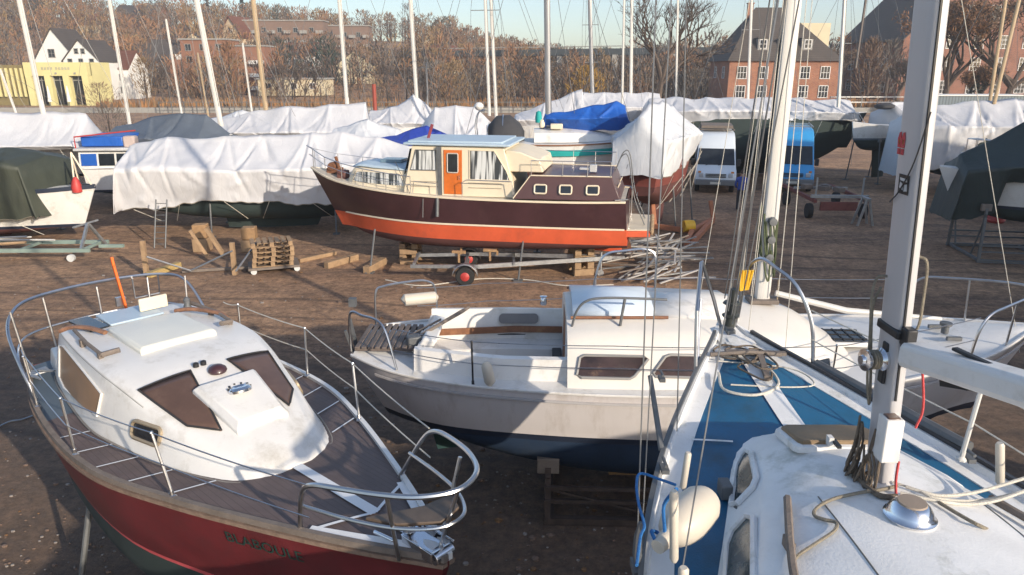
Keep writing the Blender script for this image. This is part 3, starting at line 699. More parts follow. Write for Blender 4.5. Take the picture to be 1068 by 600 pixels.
    g = MB(); g.tube([(1.98, -1.32, 2.08), (2.0, -1.32, 2.12), (1.96, -1.34, 2.34), (1.94, -1.34, 2.40)], [.05, .075, .07, .03], 12); g.build('hanging_fender', FENDER, t)
    stanchion(t, (1.78, -1.31, 2.05), (1.77, -1.31, 2.66), BLACK)
    g = MB(); g.lathe([(.05, 0), (.06, .03), (.05, .1), (.04, .12), (.06, .14), (0, .15)], (2.7, 1.22, 2.34), n=14); g.build('winch', CHROME, t)
    for x in (3.55, 5.2, 6.5): stanchion(t, (x, 1.46, 2.08), (x, 1.5, 2.72), TANMAST if x > 5 else STEEL)
    for x in (6.28,): stanchion(t, (x, -1.44, 2.10), (x, -1.47, 2.74))
    stanchion(t, (5.75, -1.46, 2.08), (5.75, -1.47, 2.35), GREYSTEEL)
    for s in (-1, 1):
        P = [(.7, s * .95, 2.68), (1.77, s * 1.31, 2.66), (3.55, s * 1.5, 2.7), (5.2, s * 1.53, 2.72), (6.4, s * 1.47, 2.74), (8.3, s * .9, 2.92)]
        for dz in (0, -.3):
            Q = [Vector(p) + Vector((0, 0, dz)) for p in P]
            MB().tube([v for p, q in zip(Q, Q[1:]) for v in sag(p, q, .015, 5)[:-1]] + [Q[-1]], .006, 5).build('lifeline', STEEL, t)
    for s in (-1, 1):
        g = MB(); g.tube(smooth_path([(8.25, s * .9, 2.3), (8.3, s * .92, 2.75), (8.45, s * .86, 2.95), (8.75, s * .68, 3.0), (9.3, s * .32, 3.05), (9.6, 0, 3.06)], 5), .019, 8); g.tube([(8.95, s * .5, 2.38), (8.95, s * .56, 3.02)], .015, 7); g.build('pulpit', STEEL, t)
    g = MB(); g.lathe([(.05, 0), (.05, .1), (.08, .12), (.08, .16), (0, .17)], (8.4, 0, 2.38), n=12); g.build('bollard', GREYSTEEL, t)
    for y in (-.25, .25): MB().box((8.4, y, 2.39), (.2, .05, .05)).build('cleat', GREYSTEEL, t)
    # mast, pole on the foredeck, rigging
    mz = 2.82; mx = 5.78
    mo = mast_part(t, (mx, .0, mz), (mx + .05, .12, 13.4), .2, .15, WHITEMAST, track=True)
    g = MB(); g.box((mx, 0, mz + .03), (.4, .3, .06)); g.build('mast_step', GREYWOOD, mo, bevel=.01)
    for k, z in enumerate((3.5, 3.75, 4.0)):
        g = MB(); g.lathe([(.05, 0), (.06, .02), (.04, .05), (.055, .1), (0, .105)], (mx, -.07 - .0 * k, z), (0, -1, 0), 10); g.build('winch', GREYSTEEL, mo)
    g = MB(); g.tube([(mx + .15, -.1, 2.98), (6.9, -.18, 2.76), (8.2, -.2, 2.66)], [.04, .045, .03], 8); g.build('spinnaker_pole', WHITEMAST, t)
    g = MB()
    for x, y, x2, y2 in ((5.7, -1.42, mx, -.05), (5.7, 1.42, mx, .1), (5.2, -1.40, mx, -.05), (5.2, 1.4, mx, .1), (9.5, 0, mx, .06)):
        g.tube([(x, y, 2.1), (x2, y2, 12.9)], .005, 5)
    for dx, dy in ((.16, -.12), (.12, .14), (-.2, -.1), (-.24, .1), (-.3, .02)):
        g.tube([(mx + dx, dy * 1.5, 2.95), (mx + dx * .4, dy * .6, 13)], .006, 5)
    g.build('rigging', ROPE_W, t)
    g = MB()
    for k in range(9):
        a = R.uniform(0, 6); g.tube(smooth_path([(mx + .13 * cos(a), .13 * sin(a), 4.2 - .1 * k), (mx + .17 * cos(a + .4), .17 * sin(a + .4), 3.8 - .08 * k), (mx + .12 * cos(a + .8), .12 * sin(a + .8), 3.5 - .04 * k), (mx + .15 * cos(a + .3), .15 * sin(a + .3), 4.0)], 4), .013, 5)
    g.build('coiled_halyard', ROPE_G, mo)
    fin_keel(t, 3.0, 6.2, .85, .3, .16, BLUE_BOTTOM); g = MB(); g.slab([(.9, -.03, 1.2), (1.35, -.03, 1.2), (1.45, -.03, .45), (1.1, -.03, .4)], (0, .06, 0)); g.build('rudder', mat('dark teal underwater paint', (.02, .06, .06), .8), t)
    Mx = MW[t]
    cr = cradle('boat_cradle', 'rusty steel cradle with braced uprights under the white sailing boat', Mx, 2.72, 6.4, 1.3, .82, mat('dark rusty steel', (.075, .055, .048), .8, .3, .4, 8))
    k = thing('keel_block', 'timber block under the keel of the white sailing boat', 'timber block', M=Mx @ Matrix.Translation((4.5, 0, 0)))
    g = MB(); g.box((0, 0, .215), (1.6, .5, .15)); g.build('timber', WOOD, k, bevel=.01)
    return t
WHITEBOAT = build_white_boat()
# ------------------------------------------------------------------ C: yacht with the blue deck, right foreground
def build_blue_deck_yacht():
    o2 = Vector((2.13, -2.6, 0)); b2 = Vector((2.13, 6.85, 0)); L = 9.45
    t = thing('sailing_yacht', 'near yacht with blue foredeck, mossy white coachroof, tall silver mast and boom over its roof', 'sailboat', M=frame(o2, b2))
    def X(p): return Vector((p[1] + 2.6, -(p[0] - 2.13), p[2]))     # world > local
    st = [[0, .95, 3.34, 2.6], [2, 1.4, 3.30, 2.1], [4, 1.56, 3.28, 1.85], [5.4, 1.52, 3.28, 1.8], [6.1, 1.40, 3.29, 1.85], [6.9, 1.17, 3.32, 1.95], [7.5, .95, 3.35, 2.1], [8.3, .60, 3.41, 2.3], [9.0, .27, 3.47, 2.6], [L, .07, 3.52, 2.8]]
    hull(L, st, 2.45, 2.37, rb=.12, rs=.1, nx=34, fl=.9, e=.75, wl_bow=.4).build('hull', [WHITE_GRP, NAVY, BLUE_BOTTOM], t, sharp=55)
    DZ = deck_z(st, .05)
    deck(L, st, .02, L, .16, .004, .05, 34, 8).build('deck', BLUE_DECK, t)
    for s in (-1, 1):
        g = MB(); rings = []
        for i in range(41):
            x = lerp(0, L, i / 40); w, zd, _ = tab(st, x)
            wo, wi = w + .015, max(w - .19, .005)
            rings.append([Vector((x, s * y, z)) for y, z in ((wo, zd - .06), (wo, zd + .055), (lerp(wo, wi, .28), zd + .06), (lerp(wo, wi, .34), zd + .018), (wi, zd + .016), (wi, zd - .03))])
        g.loft(rings); g.build('bulwark', WHITE_MOSS, t, sharp=25)
        g = MB()
        for i in range(40):
            x0, x1 = lerp(4.6, 9.2, i / 40), lerp(4.6, 9.2, (i + 1) / 40); w0, z0, _ = tab(st, x0); w1, z1, _ = tab(st, x1)
            g.beam((x0, s * (w0 - .005), z0 + .075), (x1, s * (w1 - .005), z1 + .075), .03, .03)
        g.build('toe_rail', GREYSTEEL if s > 0 else mat('black alloy toe rail', (.07, .07, .075), .4, .5, .2), t)
    g = MB(); n = 8
    flat_strip(DZ, (7.35, .0), (9.1, .0), .17, .012, 14, g)
    flat_strip(DZ, (9.0, 0), (9.4, 0), .34, .013, 4, g); flat_strip(DZ, (8.86, 0), (9.02, 0), .24, .0125, 4, g)
    g.build('deck_band', WHITE_MOSS, t)
    # coachroof
    c = [[1.5, 1.15, 1.02, 3.30, 3.60, 3.72], [4.6, 1.24, 1.08, 3.29, 3.60, 3.73], [5.2, 1.19, .98, 3.29, 3.60, 3.73], [5.7, 1.10, .86, 3.30, 3.60, 3.73], [6.0, 1.0, .76, 3.30, 3.59, 3.73], [6.3, .89, .66, 3.31, 3.58, 3.72], [6.65, .77, .54, 3.32, 3.56, 3.70], [6.95, .68, .47, 3.33, 3.53, 3.655], [7.2, .58, .39, 3.345, 3.48, 3.575], [7.35, .50, .32, 3.36, 3.43, 3.50], [7.45, .42, .26, 3.38, 3.395, 3.42]]
    rows = [[lerp(1.5, 7.45, i / 56), *tab(c, lerp(1.5, 7.45, i / 56))] for i in range(57)]
    cabin(rows, n=9).build('coachroof', WHITE_MOSS, t, sharp=50)
    zf = lambda x, y: crown_z(c, x, y)
    for s in (-1, 1):
        W = wall_y(c, s)
        for q in ([(6.58, 3.38), (6.53, 3.42), (6.56, 3.51), (6.64, 3.53), (7.02, 3.49), (7.12, 3.45), (7.1, 3.42), (7.0, 3.40)], [(5.44, 3.37), (5.40, 3.42), (5.43, 3.52), (5.5, 3.55), (6.2, 3.54), (6.29, 3.49), (6.27, 3.40), (6.18, 3.37)], [(3.9, 3.37), (3.9, 3.54), (5.1, 3.54), (5.1, 3.37)]):
            o = side_panel(q, W, .012).build('cabin_window', mat('grey window glass', (.05, .07, .075), .12, 0, .5, 3, 0, 40, (.12, .14, .13, .6), 4, .5), t)
            loop_frame(q, W, .022, out=.016).build('frame', WHITE_MOSS, o)
        g = MB(); pts = [Vector((x, s * (tab(c, x)[1] - .12), zf(x, tab(c, x)[1] - .12) + .05 + .01 * sin(x * 9))) for x in [3.0 + .2 * i for i in range(17)]]
        g.tube(pts, .022, 6)
        for p in pts[2::4]: g.box(p - Vector((0, 0, .035)), (.09, .035, .06))
        g.build('grab_rail', GREYWOOD, t)
    for y in (-.52, .40):
        MB().tube([Vector((x, y, zf(x, y) + .001)) for x in [2.0 + .2 * i for i in range(22)]], .005, 4).build('roof_seam', mat('grey sealant', (.22, .20, .18), .8), t)
    for x, y in ((5.2, .15), (4.9, -.3)):
        g = MB(); g.box((x, y, zf(x, y) + .02), (.05, .04, .05)); g.tube([(x - .09, y, zf(x, y) + .05), (x + .09, y, zf(x, y) + .05)], .011, 6); g.build('cleat', GREYSTEEL, t)
    # fore hatch with tan lid
    zz = lambda x, y: zf(x, 0)
    g = MB(); rings = []
    P = [(7.26, -.20), (7.30, 0), (7.26, .20), (7.12, .29), (6.78, .31), (6.74, .29), (6.74, -.29), (6.78, -.31), (7.12, -.29)]
    for k, dz in ((1.09, -.03), (1.07, .008), (1.0, .016)): rings.append([Vector((7.0 + (x - 7.0) * k, y * k, zz(x, y) + dz)) for x, y in P])
    g.loft(rings); ho = g.build('fore_hatch', WHITE_MOSS, t, sharp=30)
    g = MB(); rings = []
    for k, dz in ((.97, .01), (.96, .034), (.93, .040)): rings.append([Vector((7.0 + (x - 7.0) * k, y * k, zz(x, y) + dz)) for x, y in P])
    g.loft(rings); g.build('hatch_lid', TAN, ho, sharp=30)
    g = MB(); g.box((6.73, .12, zz(6.73, 0) + .05), (.05, .03, .06)); g.box((6.68, .10, zz(6.68, 0) + .05), (.09, .025, .02), 1); g.build('latch', [WHITE_GRP, BLACK], ho)
    # mast
    f0 = X((2.145, 3.76, 3.70)); mt = X((2.145 - .056 * 10, 3.60, 13.7))
    mo = mast_part(t, f0, mt, .205, .085, ALU, n=24, track=False, e=.42)
    up = (mt - f0).normalized()
    def mp(h, dx=0, dy=0): return f0 + up * h + Vector((dx, dy, 0))
    g = MB(); g.beam(mp(.55, -.1035, .012), mp(9.9, -.1035, .012), .016, .010); g.build('sail_track', BLACK, mo)
    g = MB(); g.box(mp(.34, -.14, .045), (.10, .10, .26)); g.box(mp(.35, -.14, .045), (.07, .07, .255), 1); g.build('mast_box', [WHITE_GRP, BROWNPANE], mo, bevel=.008)
    for s in (-1, 1):
        g = MB(); ax = Vector((-.1, s, 0)).normalized(); b0 = mp(.76, -.01, s * .036)
        g.lathe([(.06, 0), (.065, .03), (.045, .05), (.04, .09), (.06, .115), (.062, .13), (.03, .135), (.025, .15), (0, .15)], b0, ax, 16); g.build('mast_winch', CHROME, mo)
        g = MB(); g.box(mp(.74, -.01, s * .047), (.06, .02, .24)); g.build('winch_pad', BLACK, mo, bevel=.008)
        g = MB()
        for k in range(3): g.lathe([(.052, 0), (.056, .006), (.052, .012)], b0 + ax * (.05 + .014 * k), ax, 14)
        g.build('rope_turns', ROPE, mo)
    g = MB(); g.box(mp(.94, -.01, 0), (.23, .105, .05)); g.box(mp(.94, -.14, 0), (.07, .06, .1)); g.build('gooseneck', BLACK, mo, bevel=.01)
    # stickers on the port face
    g = MB()
    def face(pts, h0, x0, m): g.slab([mp(h0 + z, x0 + x, .0435) for x, z in pts], (0, .002, 0), m)
    for dx in (-.018, .018):
        face([(dx - .014, 0), (dx + .014, 0), (dx + .014, .03), (dx - .014, .03)], 1.875, .055, 0)
        face([(dx - .016, .035), (dx + .016, .035), (dx + .018, .08), (dx + .006, .11), (dx - .01, .115), (dx - .018, .08)], 1.875, .055, 0)
        face([(dx - .006, .05), (dx + .006, .05), (dx + .006, .075), (dx - .006, .075)], 1.877, .055, 1)
    g.build('red_emblem', [mat('red sticker', (.50, .04, .05), .5), YELLOW], mo)
    g = MB(); g.slab([mp(1.68 + z, -.01 + x, .0435) for x, z in ((-.05, 0), (.05, 0), (.05, .10), (-.05, .10))], (0, .002, 0), 0)
    for q in ([(-.04, .02), (-.01, .015), (-.012, .05), (-.035, .055)], [(0, .02), (.035, .03), (.03, .06), (.005, .05)], [(-.035, .065), (.03, .068), (.035, .082), (-.03, .08)]):
        g.slab([mp(1.68 + z, -.01 + x, .0456) for x, z in q], (0, .002, 0), 1)
    g.build('square_sticker', [BLACK, mat('pale grey print', (.6, .6, .6), .5)], mo)
    # boom
    bs = X(at(950, 366, Y=3.60)); b1 = X(at(1068, 402, Y=2.95)); be = bs + (b1 - bs) * 4.2; d = (be - bs); rings = []
    sd = Vector((0, 0, 1)).cross(d.normalized()).normalized()
    for k in (0, 1):
        p = bs + d * k
        rings.append([p + sd * (a * .078) + Vector((0, 0, b)) for a, b in ((-.75, -.085), (.75, -.085), (1, -.05), (1, .03), (.75, .055), (-.75, .055), (-1, .03), (-1, -.05))])
    g = MB(); g.loft(rings); bo = g.build('boom', WHITE_GRP, t, bevel=.012, sharp=25)
    g = MB(); p = bs + d * .135; g.box(p + Vector((0, 0, .062)), (.22, .035, .018), rz=math.atan2(d.y, d.x)); g.build('boom_slot', BLACK, bo, bevel=.006)
    g = MB(); p = bs + d * .08 - Vector((0, 0, .10)); g.beam(p, p + d * .06, .02, .02); g.beam(p + Vector((0, 0, -.02)), p + d * .09 + Vector((0, 0, .02)), .01, .03); g.build('boom_block', BLACK, bo)
    # ropes at the mast foot
    g = MB()
    for k in range(16):
        a = R.uniform(.7, 2.4); h = R.uniform(.08, .40); r = .10 + R.uniform(0, .035)
        g.tube(smooth_path([mp(h, r * cos(a) * 1.15, r * sin(a)), mp(h * .6, r * cos(a + .25) * 1.2, (r + .03) * sin(a + .25)), mp(.02, (r + .05) * cos(a + .1) * 1.2, (r + .06) * sin(a + .1)), mp(h * .45, r * cos(a - .3) * 1.2, r * sin(a - .3)), mp(h * .95, r * cos(a - .1) * 1.15, r * sin(a - .1))], 4), .007, 5)
    g.build('coiled_halyard', mat('brown old rope', (.17, .13, .095), .9, 0, .4, 40, .6, 160), mo)
    def onroof(pts, lift=.018): return [Vector((p.x, p.y, zf(p.x, p.y) + lift)) for p in (X((at(px, py, 3.71))) for px, py in pts)]
    rp = MB(); rp.tube(smooth_path(onroof([(935, 512), (918, 516), (895, 518), (868, 521), (852, 527), (850, 534), (860, 540), (872, 545), (870, 553), (850, 563), (832, 572), (826, 584)]), 5), .010, 6); rp.build('rope', ROPE, t)
    rp = MB(); rp.tube(smooth_path(onroof([(884, 488), (893, 500), (905, 513), (918, 523), (935, 524)]), 5), .016, 6); rp.build('rope', mat('brown old rope', (.17, .13, .095)), t)
    rp = MB(); q = onroof([(944, 513), (965, 519), (985, 520)], .02) + [X(at(1020, 513, 3.72)), X(at(1075, 497, 3.78))]; rp.tube(smooth_path(q, 5), .010, 6)
    q = onroof([(938, 520), (960, 525), (985, 528)], .02) + [X(at(1010, 526, 3.7)), X(at(1040, 522, 3.72)), X(at(1080, 508, 3.76))]; rp.tube(smooth_path(q, 5), .010, 6)
    q = onroof([(930, 508), (955, 516), (975, 524)], .02) + [X(at(1020, 522, 3.7)), X(at(1080, 510, 3.74))]; rp.tube(smooth_path(q, 5), .007, 6); rp.build('rope', ROPE_W, t)
    rp = MB(); q = onroof([(978, 529), (1000, 542), (1022, 553)], .02) + [X(at(1045, 556, 3.6)), X(at(1080, 548, 3.55))]; rp.tube(smooth_path(q, 5), .010, 6); rp.build('rope', ROPE, t)
    rp = MB(); rp.tube(smooth_path([mp(.76, -.05, -.14), mp(.5, -.08, -.16), mp(.38, -.10, -.12)], 5) , .007, 5); rp.tube(smooth_path([mp(.2, -.15, -.02), mp(.1, -.18, 0), mp(.02, -.24, .02), mp(-.0, -.28, .03)], 5), .008, 5); rp.build('rope', ROPE_R, t)
    MB().tube(smooth_path([mp(1.22, .06, .04), mp(1.20, .09, .08), mp(1.10, .07, .11), mp(.9, .07, .10), mp(.62, .07, .09), mp(.45, .06, .07), mp(.6, .09, .06), mp(1.0, .11, .08), mp(1.15, .08, .06)], 5), .008, 6).build('rope', ROPE, mo)
    MB().tube(smooth_path([mp(1.36, -.05, -.05), mp(1.33, -.08, -.085), mp(1.15, -.07, -.095), mp(.98, -.08, -.08), mp(.94, -.06, -.05)], 5), .008, 6).build('rope', ROPE, mo)
    MB().tube(smooth_path([mp(1.62, .10, .05), mp(1.70, .0, .055), mp(1.86, -.10, .05), mp(2.1, -.14, .02)], 5), .004, 5).build('rope', BLACK, mo)
    # chrome ventilator
    q = onroof([(948, 543)], 0)[0]
    g = MB(); g.lathe([(.125, 0), (.130, .012), (.118, .02), (.112, .04), (.09, .075), (.07, .09)], q, n=28); v = g.build('ventilator', CHROME, t, sharp=50)
    g = MB(); g.lathe([(.075, .085), (.07, .096), (.0, .098)], q, n=24); g.build('vent_cap', mat('dull brown cap', (.28, .22, .17), .6), v)
    # pulpit, stanchions, lifelines
    def rail(pts, name, r=.02, m=STEEL, k=5): return MB().tube(smooth_path([X(p) for p in pts], k), r, 8).build(name, m, t)
    rail([(1.60, 5.86, 3.40), (1.60, 5.98, 3.98), (1.75, 6.52, 4.27), (1.77, 6.56, 4.27), (1.95, 6.70, 3.85), (2.06, 6.78, 3.55)], 'pulpit', .017, STEEL, 1)
    rail([(1.66, 6.02, 3.42), (1.70, 6.25, 3.72), (1.74, 6.4, 3.95)], 'pulpit_brace', .016)
    rail([(2.66, 5.95, 3.40), (2.62, 6.0, 3.85), (2.50, 6.12, 4.16), (2.38, 6.32, 4.27), (2.30, 6.55, 4.30), (2.24, 6.72, 4.1), (2.20, 6.78, 3.55)], 'pulpit', .018, STEEL, 4)
    for px, py, z, tx, ty in ((1002, 480, 3.42, 1010, 405), ):
        f = at(px, py, z); tp = f + Vector((.05, -.0, .62)); stanchion(t, X(f), X(tp), WHITEMAST, .016)
    f1 = X(at(1002, 480, 3.42) + Vector((.05, 0, .6)))
    for a_, h_, z1 in ((X((2.60, 6.0, 3.98)), .05, 3.95), (X((2.62, 5.98, 3.72)), .33, 3.65)): MB().tube(sag(a_, f1 - Vector((0, 0, h_)), .01, 8) + sag(f1 - Vector((0, 0, h_)), X((3.7, 1.5, z1)), .01, 8)[1:], .006, 5).build('lifeline', ROPE_W, t)
    flat_strip(DZ, (7.42, .80), (7.36, .52), .022, .014, 6).build('deck_line', WHITE_MOSS, t)
    for (pa, pb, z0, z1, r) in (((703, 586), (703, 512), 3.5, 3.95, .024), ((712, 510), (718, 472), 3.45, 3.85, .022), ((712, 640), (713, 592), 3.5, 3.7, .026), ((1043, 505), (1043, 462), 3.45, 3.75, .026)):
        a = at(*pa, z=z0); b = at(*pb, Y=a.y); MB().tube([X(a), X(a.lerp(b, .05)), X(a.lerp(b, .95)), X(b)], [r * .6, r, r, r * .7], 10).build('shroud_cover', FENDER, t)
    # forestay with furled line, shrouds
    g = MB(); mh = X((1.75, 3.66, 12.4)); bw = X((2.13, 6.72, 3.55))
    g.tube([bw, mh], .007, 6)
    for dx, dy, dz in ((.05, .04, .2), (-.04, .06, .3), (.1, -.05, .15), (.15, .02, .1)): g.tube([bw + Vector((-dx, dy, dz)), mh + Vector((dx * .2, dy * 3, 0))], .006, 5)
    cp = [X(at(664, 585, 3.35)), X(at(690, 470, 3.38)), X(at(712, 400, 3.40))]
    sp_ = X((1.35, 3.66, 9.5))
    g.tube([cp[0], X(at(684, 0, Y=4.2))], .0045, 5); g.tube([cp[0] + Vector((.04, -.03, 0)), X(at(700, 0, Y=4.3))], .004, 5)
    g.tube([X(at(706, 450, 3.42)), X(at(716, -10, Y=5.0))], .0045, 5)
    g.tube([X(at(712, 592, 3.6)), X(at(812, 0, Y=3.95))], .0045, 5)
    g.build('standing_rigging', mat('thin grey wire', (.22, .22, .22), .5, .5), t)
    g = MB(); g.tube([bw + Vector((0, 0, .02)), bw + Vector((-.04, 0, .42))], [.05, .035], 10); g.lathe([(.07, 0), (.085, .02), (.05, .04), (.05, .12), (.085, .14), (.07, .16)], bw + Vector((0, 0, .12)), n=14); g.build('furling_drum', mat('dark furling gear', (.05, .055, .05), .5, .2, .3), t)
    g = MB()
    for k in range(5): g.tube([bw + Vector((-.06 - .01 * k, -.12 + .02 * k, .42)), bw + Vector((-.10, -.14 + .03 * k, .62))], .014, 6)
    g.build('yellow_tie', YELLOW, t)
    g = MB(); g.tube([X(at(690, 470, 3.40)), X(at(678, 392, Y=5.0))], [.022, .018], 7); g.build('shroud_lever', GREYSTEEL, t)
    g = MB(); a = X(at(664, 590, 3.36)); b = X(at(668, 545, Y=at(664, 590, 3.36).y)); g.tube([a, a.lerp(b, .3), a.lerp(b, .7), b], [.012, .03, .03, .012], 8); g.box(a - Vector((0, 0, .02)), (.14, .05, .05)); g.build('turnbuckle', GREYSTEEL, t)
    for px, py in ((693, 489), (1010, 478), (690, 395)):
        p = X(at(px, py, 3.42)); g = MB(); g.box(p, (.1, .05, .03)); g.tube([p + Vector((-.06, 0, .05)), p + Vector((.06, 0, .05))], .012, 6); g.build('cleat', GREYSTEEL, t)
    rp = MB(); rp.tube(smooth_path([X(at(*p, z=3.9)) for p in ((664, 590), (668, 560), (672, 548), (666, 525), (664, 505), (668, 494), (688, 500), (705, 506))], 5), .0075, 6); rp.build('lashing', ROPE_B, t)
    # anchor gear and loose line on the foredeck
    rp = MB()
    for k in range(5):
        cx, cy = 8.55 + R.uniform(-.18, .18), .12 + R.uniform(-.2, .2); a0 = R.uniform(0, 6)
        rp.tube(smooth_path([(cx + R.uniform(.14, .26) * cos(a0 + i * .8), cy + R.uniform(.10, .2) * sin(a0 + i * .8), DZ(8.5, 0) + .03 + .012 * k + .01 * sin(i)) for i in range(8)], 4), .009, 5)
    rp.build('mooring_line', mat('brown old rope', (.17, .13, .095)), t)
    rp = MB(); rp.tube(smooth_path([(8.75, .2, 3.5), (8.5, -.05, 3.52), (8.2, -.1, 3.47), (8.0, .15, 3.46), (8.1, .38, 3.46), (8.4, .35, 3.48)], 5), .012, 6); rp.tube(smooth_path([(8.62, .3, 3.5), (8.5, -.30, 3.48), (8.25, -.42, 3.45), (8.15, -.2, 3.46), (8.2, .3, 3.46)], 5), .007, 6); rp.build('mooring_line', ROPE_W, t)
    g = MB(); g.beam((8.72, -.10, 3.53), (8.25, -.02, 3.5), .05, .04); g.beam((8.75, .2, 3.54), (8.72, -.34, 3.53), .05, .03); g.tube([(8.72, .34, 3.52), (8.68, .0, 3.56), (8.72, -.3, 3.52)], .022, 6); g.build('anchor', GREYWOOD, t)
    g = MB(); g.box((9.25, .02, 3.56), (.16, .08, .05)); g.build('stem_fitting', GREYSTEEL, t, bevel=.01)
    g = MB(); g.tube([(8.55, -.55, 3.50), (7.2, -1.10, 3.43)], .045, 8); g.build('stowed_pole', GREYSTEEL, t)
    g = MB(); a = X(at(756, 510, 3.40)); g.box(a, (.12, .07, .1)); g.box(a + Vector((-.38, -.04, -.02)), (.5, .06, .04)); g.build('genoa_track', GREYSTEEL, t, bevel=.008)
    fin_keel(t, 3.2, 6.0, 2.0, .35, .16, BLUE_BOTTOM)
    # the fat fender is not fixed to the boat
    f = thing('boat_fender', 'fat off-white fender lying on the side deck with blue line at its eye', 'fender', at(716, 540, 3.48))
    a = at(694, 578, 3.46); b = at(738, 534, 3.50); ax = (b - a); Lf = ax.length; g = MB()
    g.lathe([(.0, 0), (.05, .02), (.09, .06), (.115, .12), (.128, Lf * .4), (.128, Lf * .6), (.118, Lf * .8), (.09, Lf * .93), (.03, Lf * .99), (0, Lf)], a + Vector((0, 0, .10)), ax, 22); g.build('body', FENDER, f, world=True)
    g = MB(); g.lathe([(.04, -.09), (.045, -.04), (.05, .03)], a + Vector((0, 0, .10)), ax, 12); g.build('eye', FENDER, f, world=True)
    g = MB(); p0 = a + Vector((0, 0, .10)) - ax.normalized() * .08
    g.tube(smooth_path([p0, p0 + Vector((-.03, .05, .05)), p0 + Vector((.0, .1, .02)), p0 + Vector((.04, .05, .04)), p0 + Vector((.05, .15, .15)), at(706, 510, 3.85)], 5), .011, 6, 0); g.build('line', ROPE_B, f, world=True)
    cradle('boat_cradle', 'grey steel cradle under the near yacht with the blue foredeck', MW[t], 3.0, 7.2, 1.25, 2.05, GREYSTEEL)
    k = thing('keel_block', 'timber block under the keel of the near blue decked yacht', 'timber block', M=MW[t] @ Matrix.Translation((4.6, 0, 0)))
    g = MB(); g.box((0, 0, .24), (2.2, .5, .2)); g.build('timber', WOOD, k, bevel=.01)
    return t
YACHT = build_blue_deck_yacht()
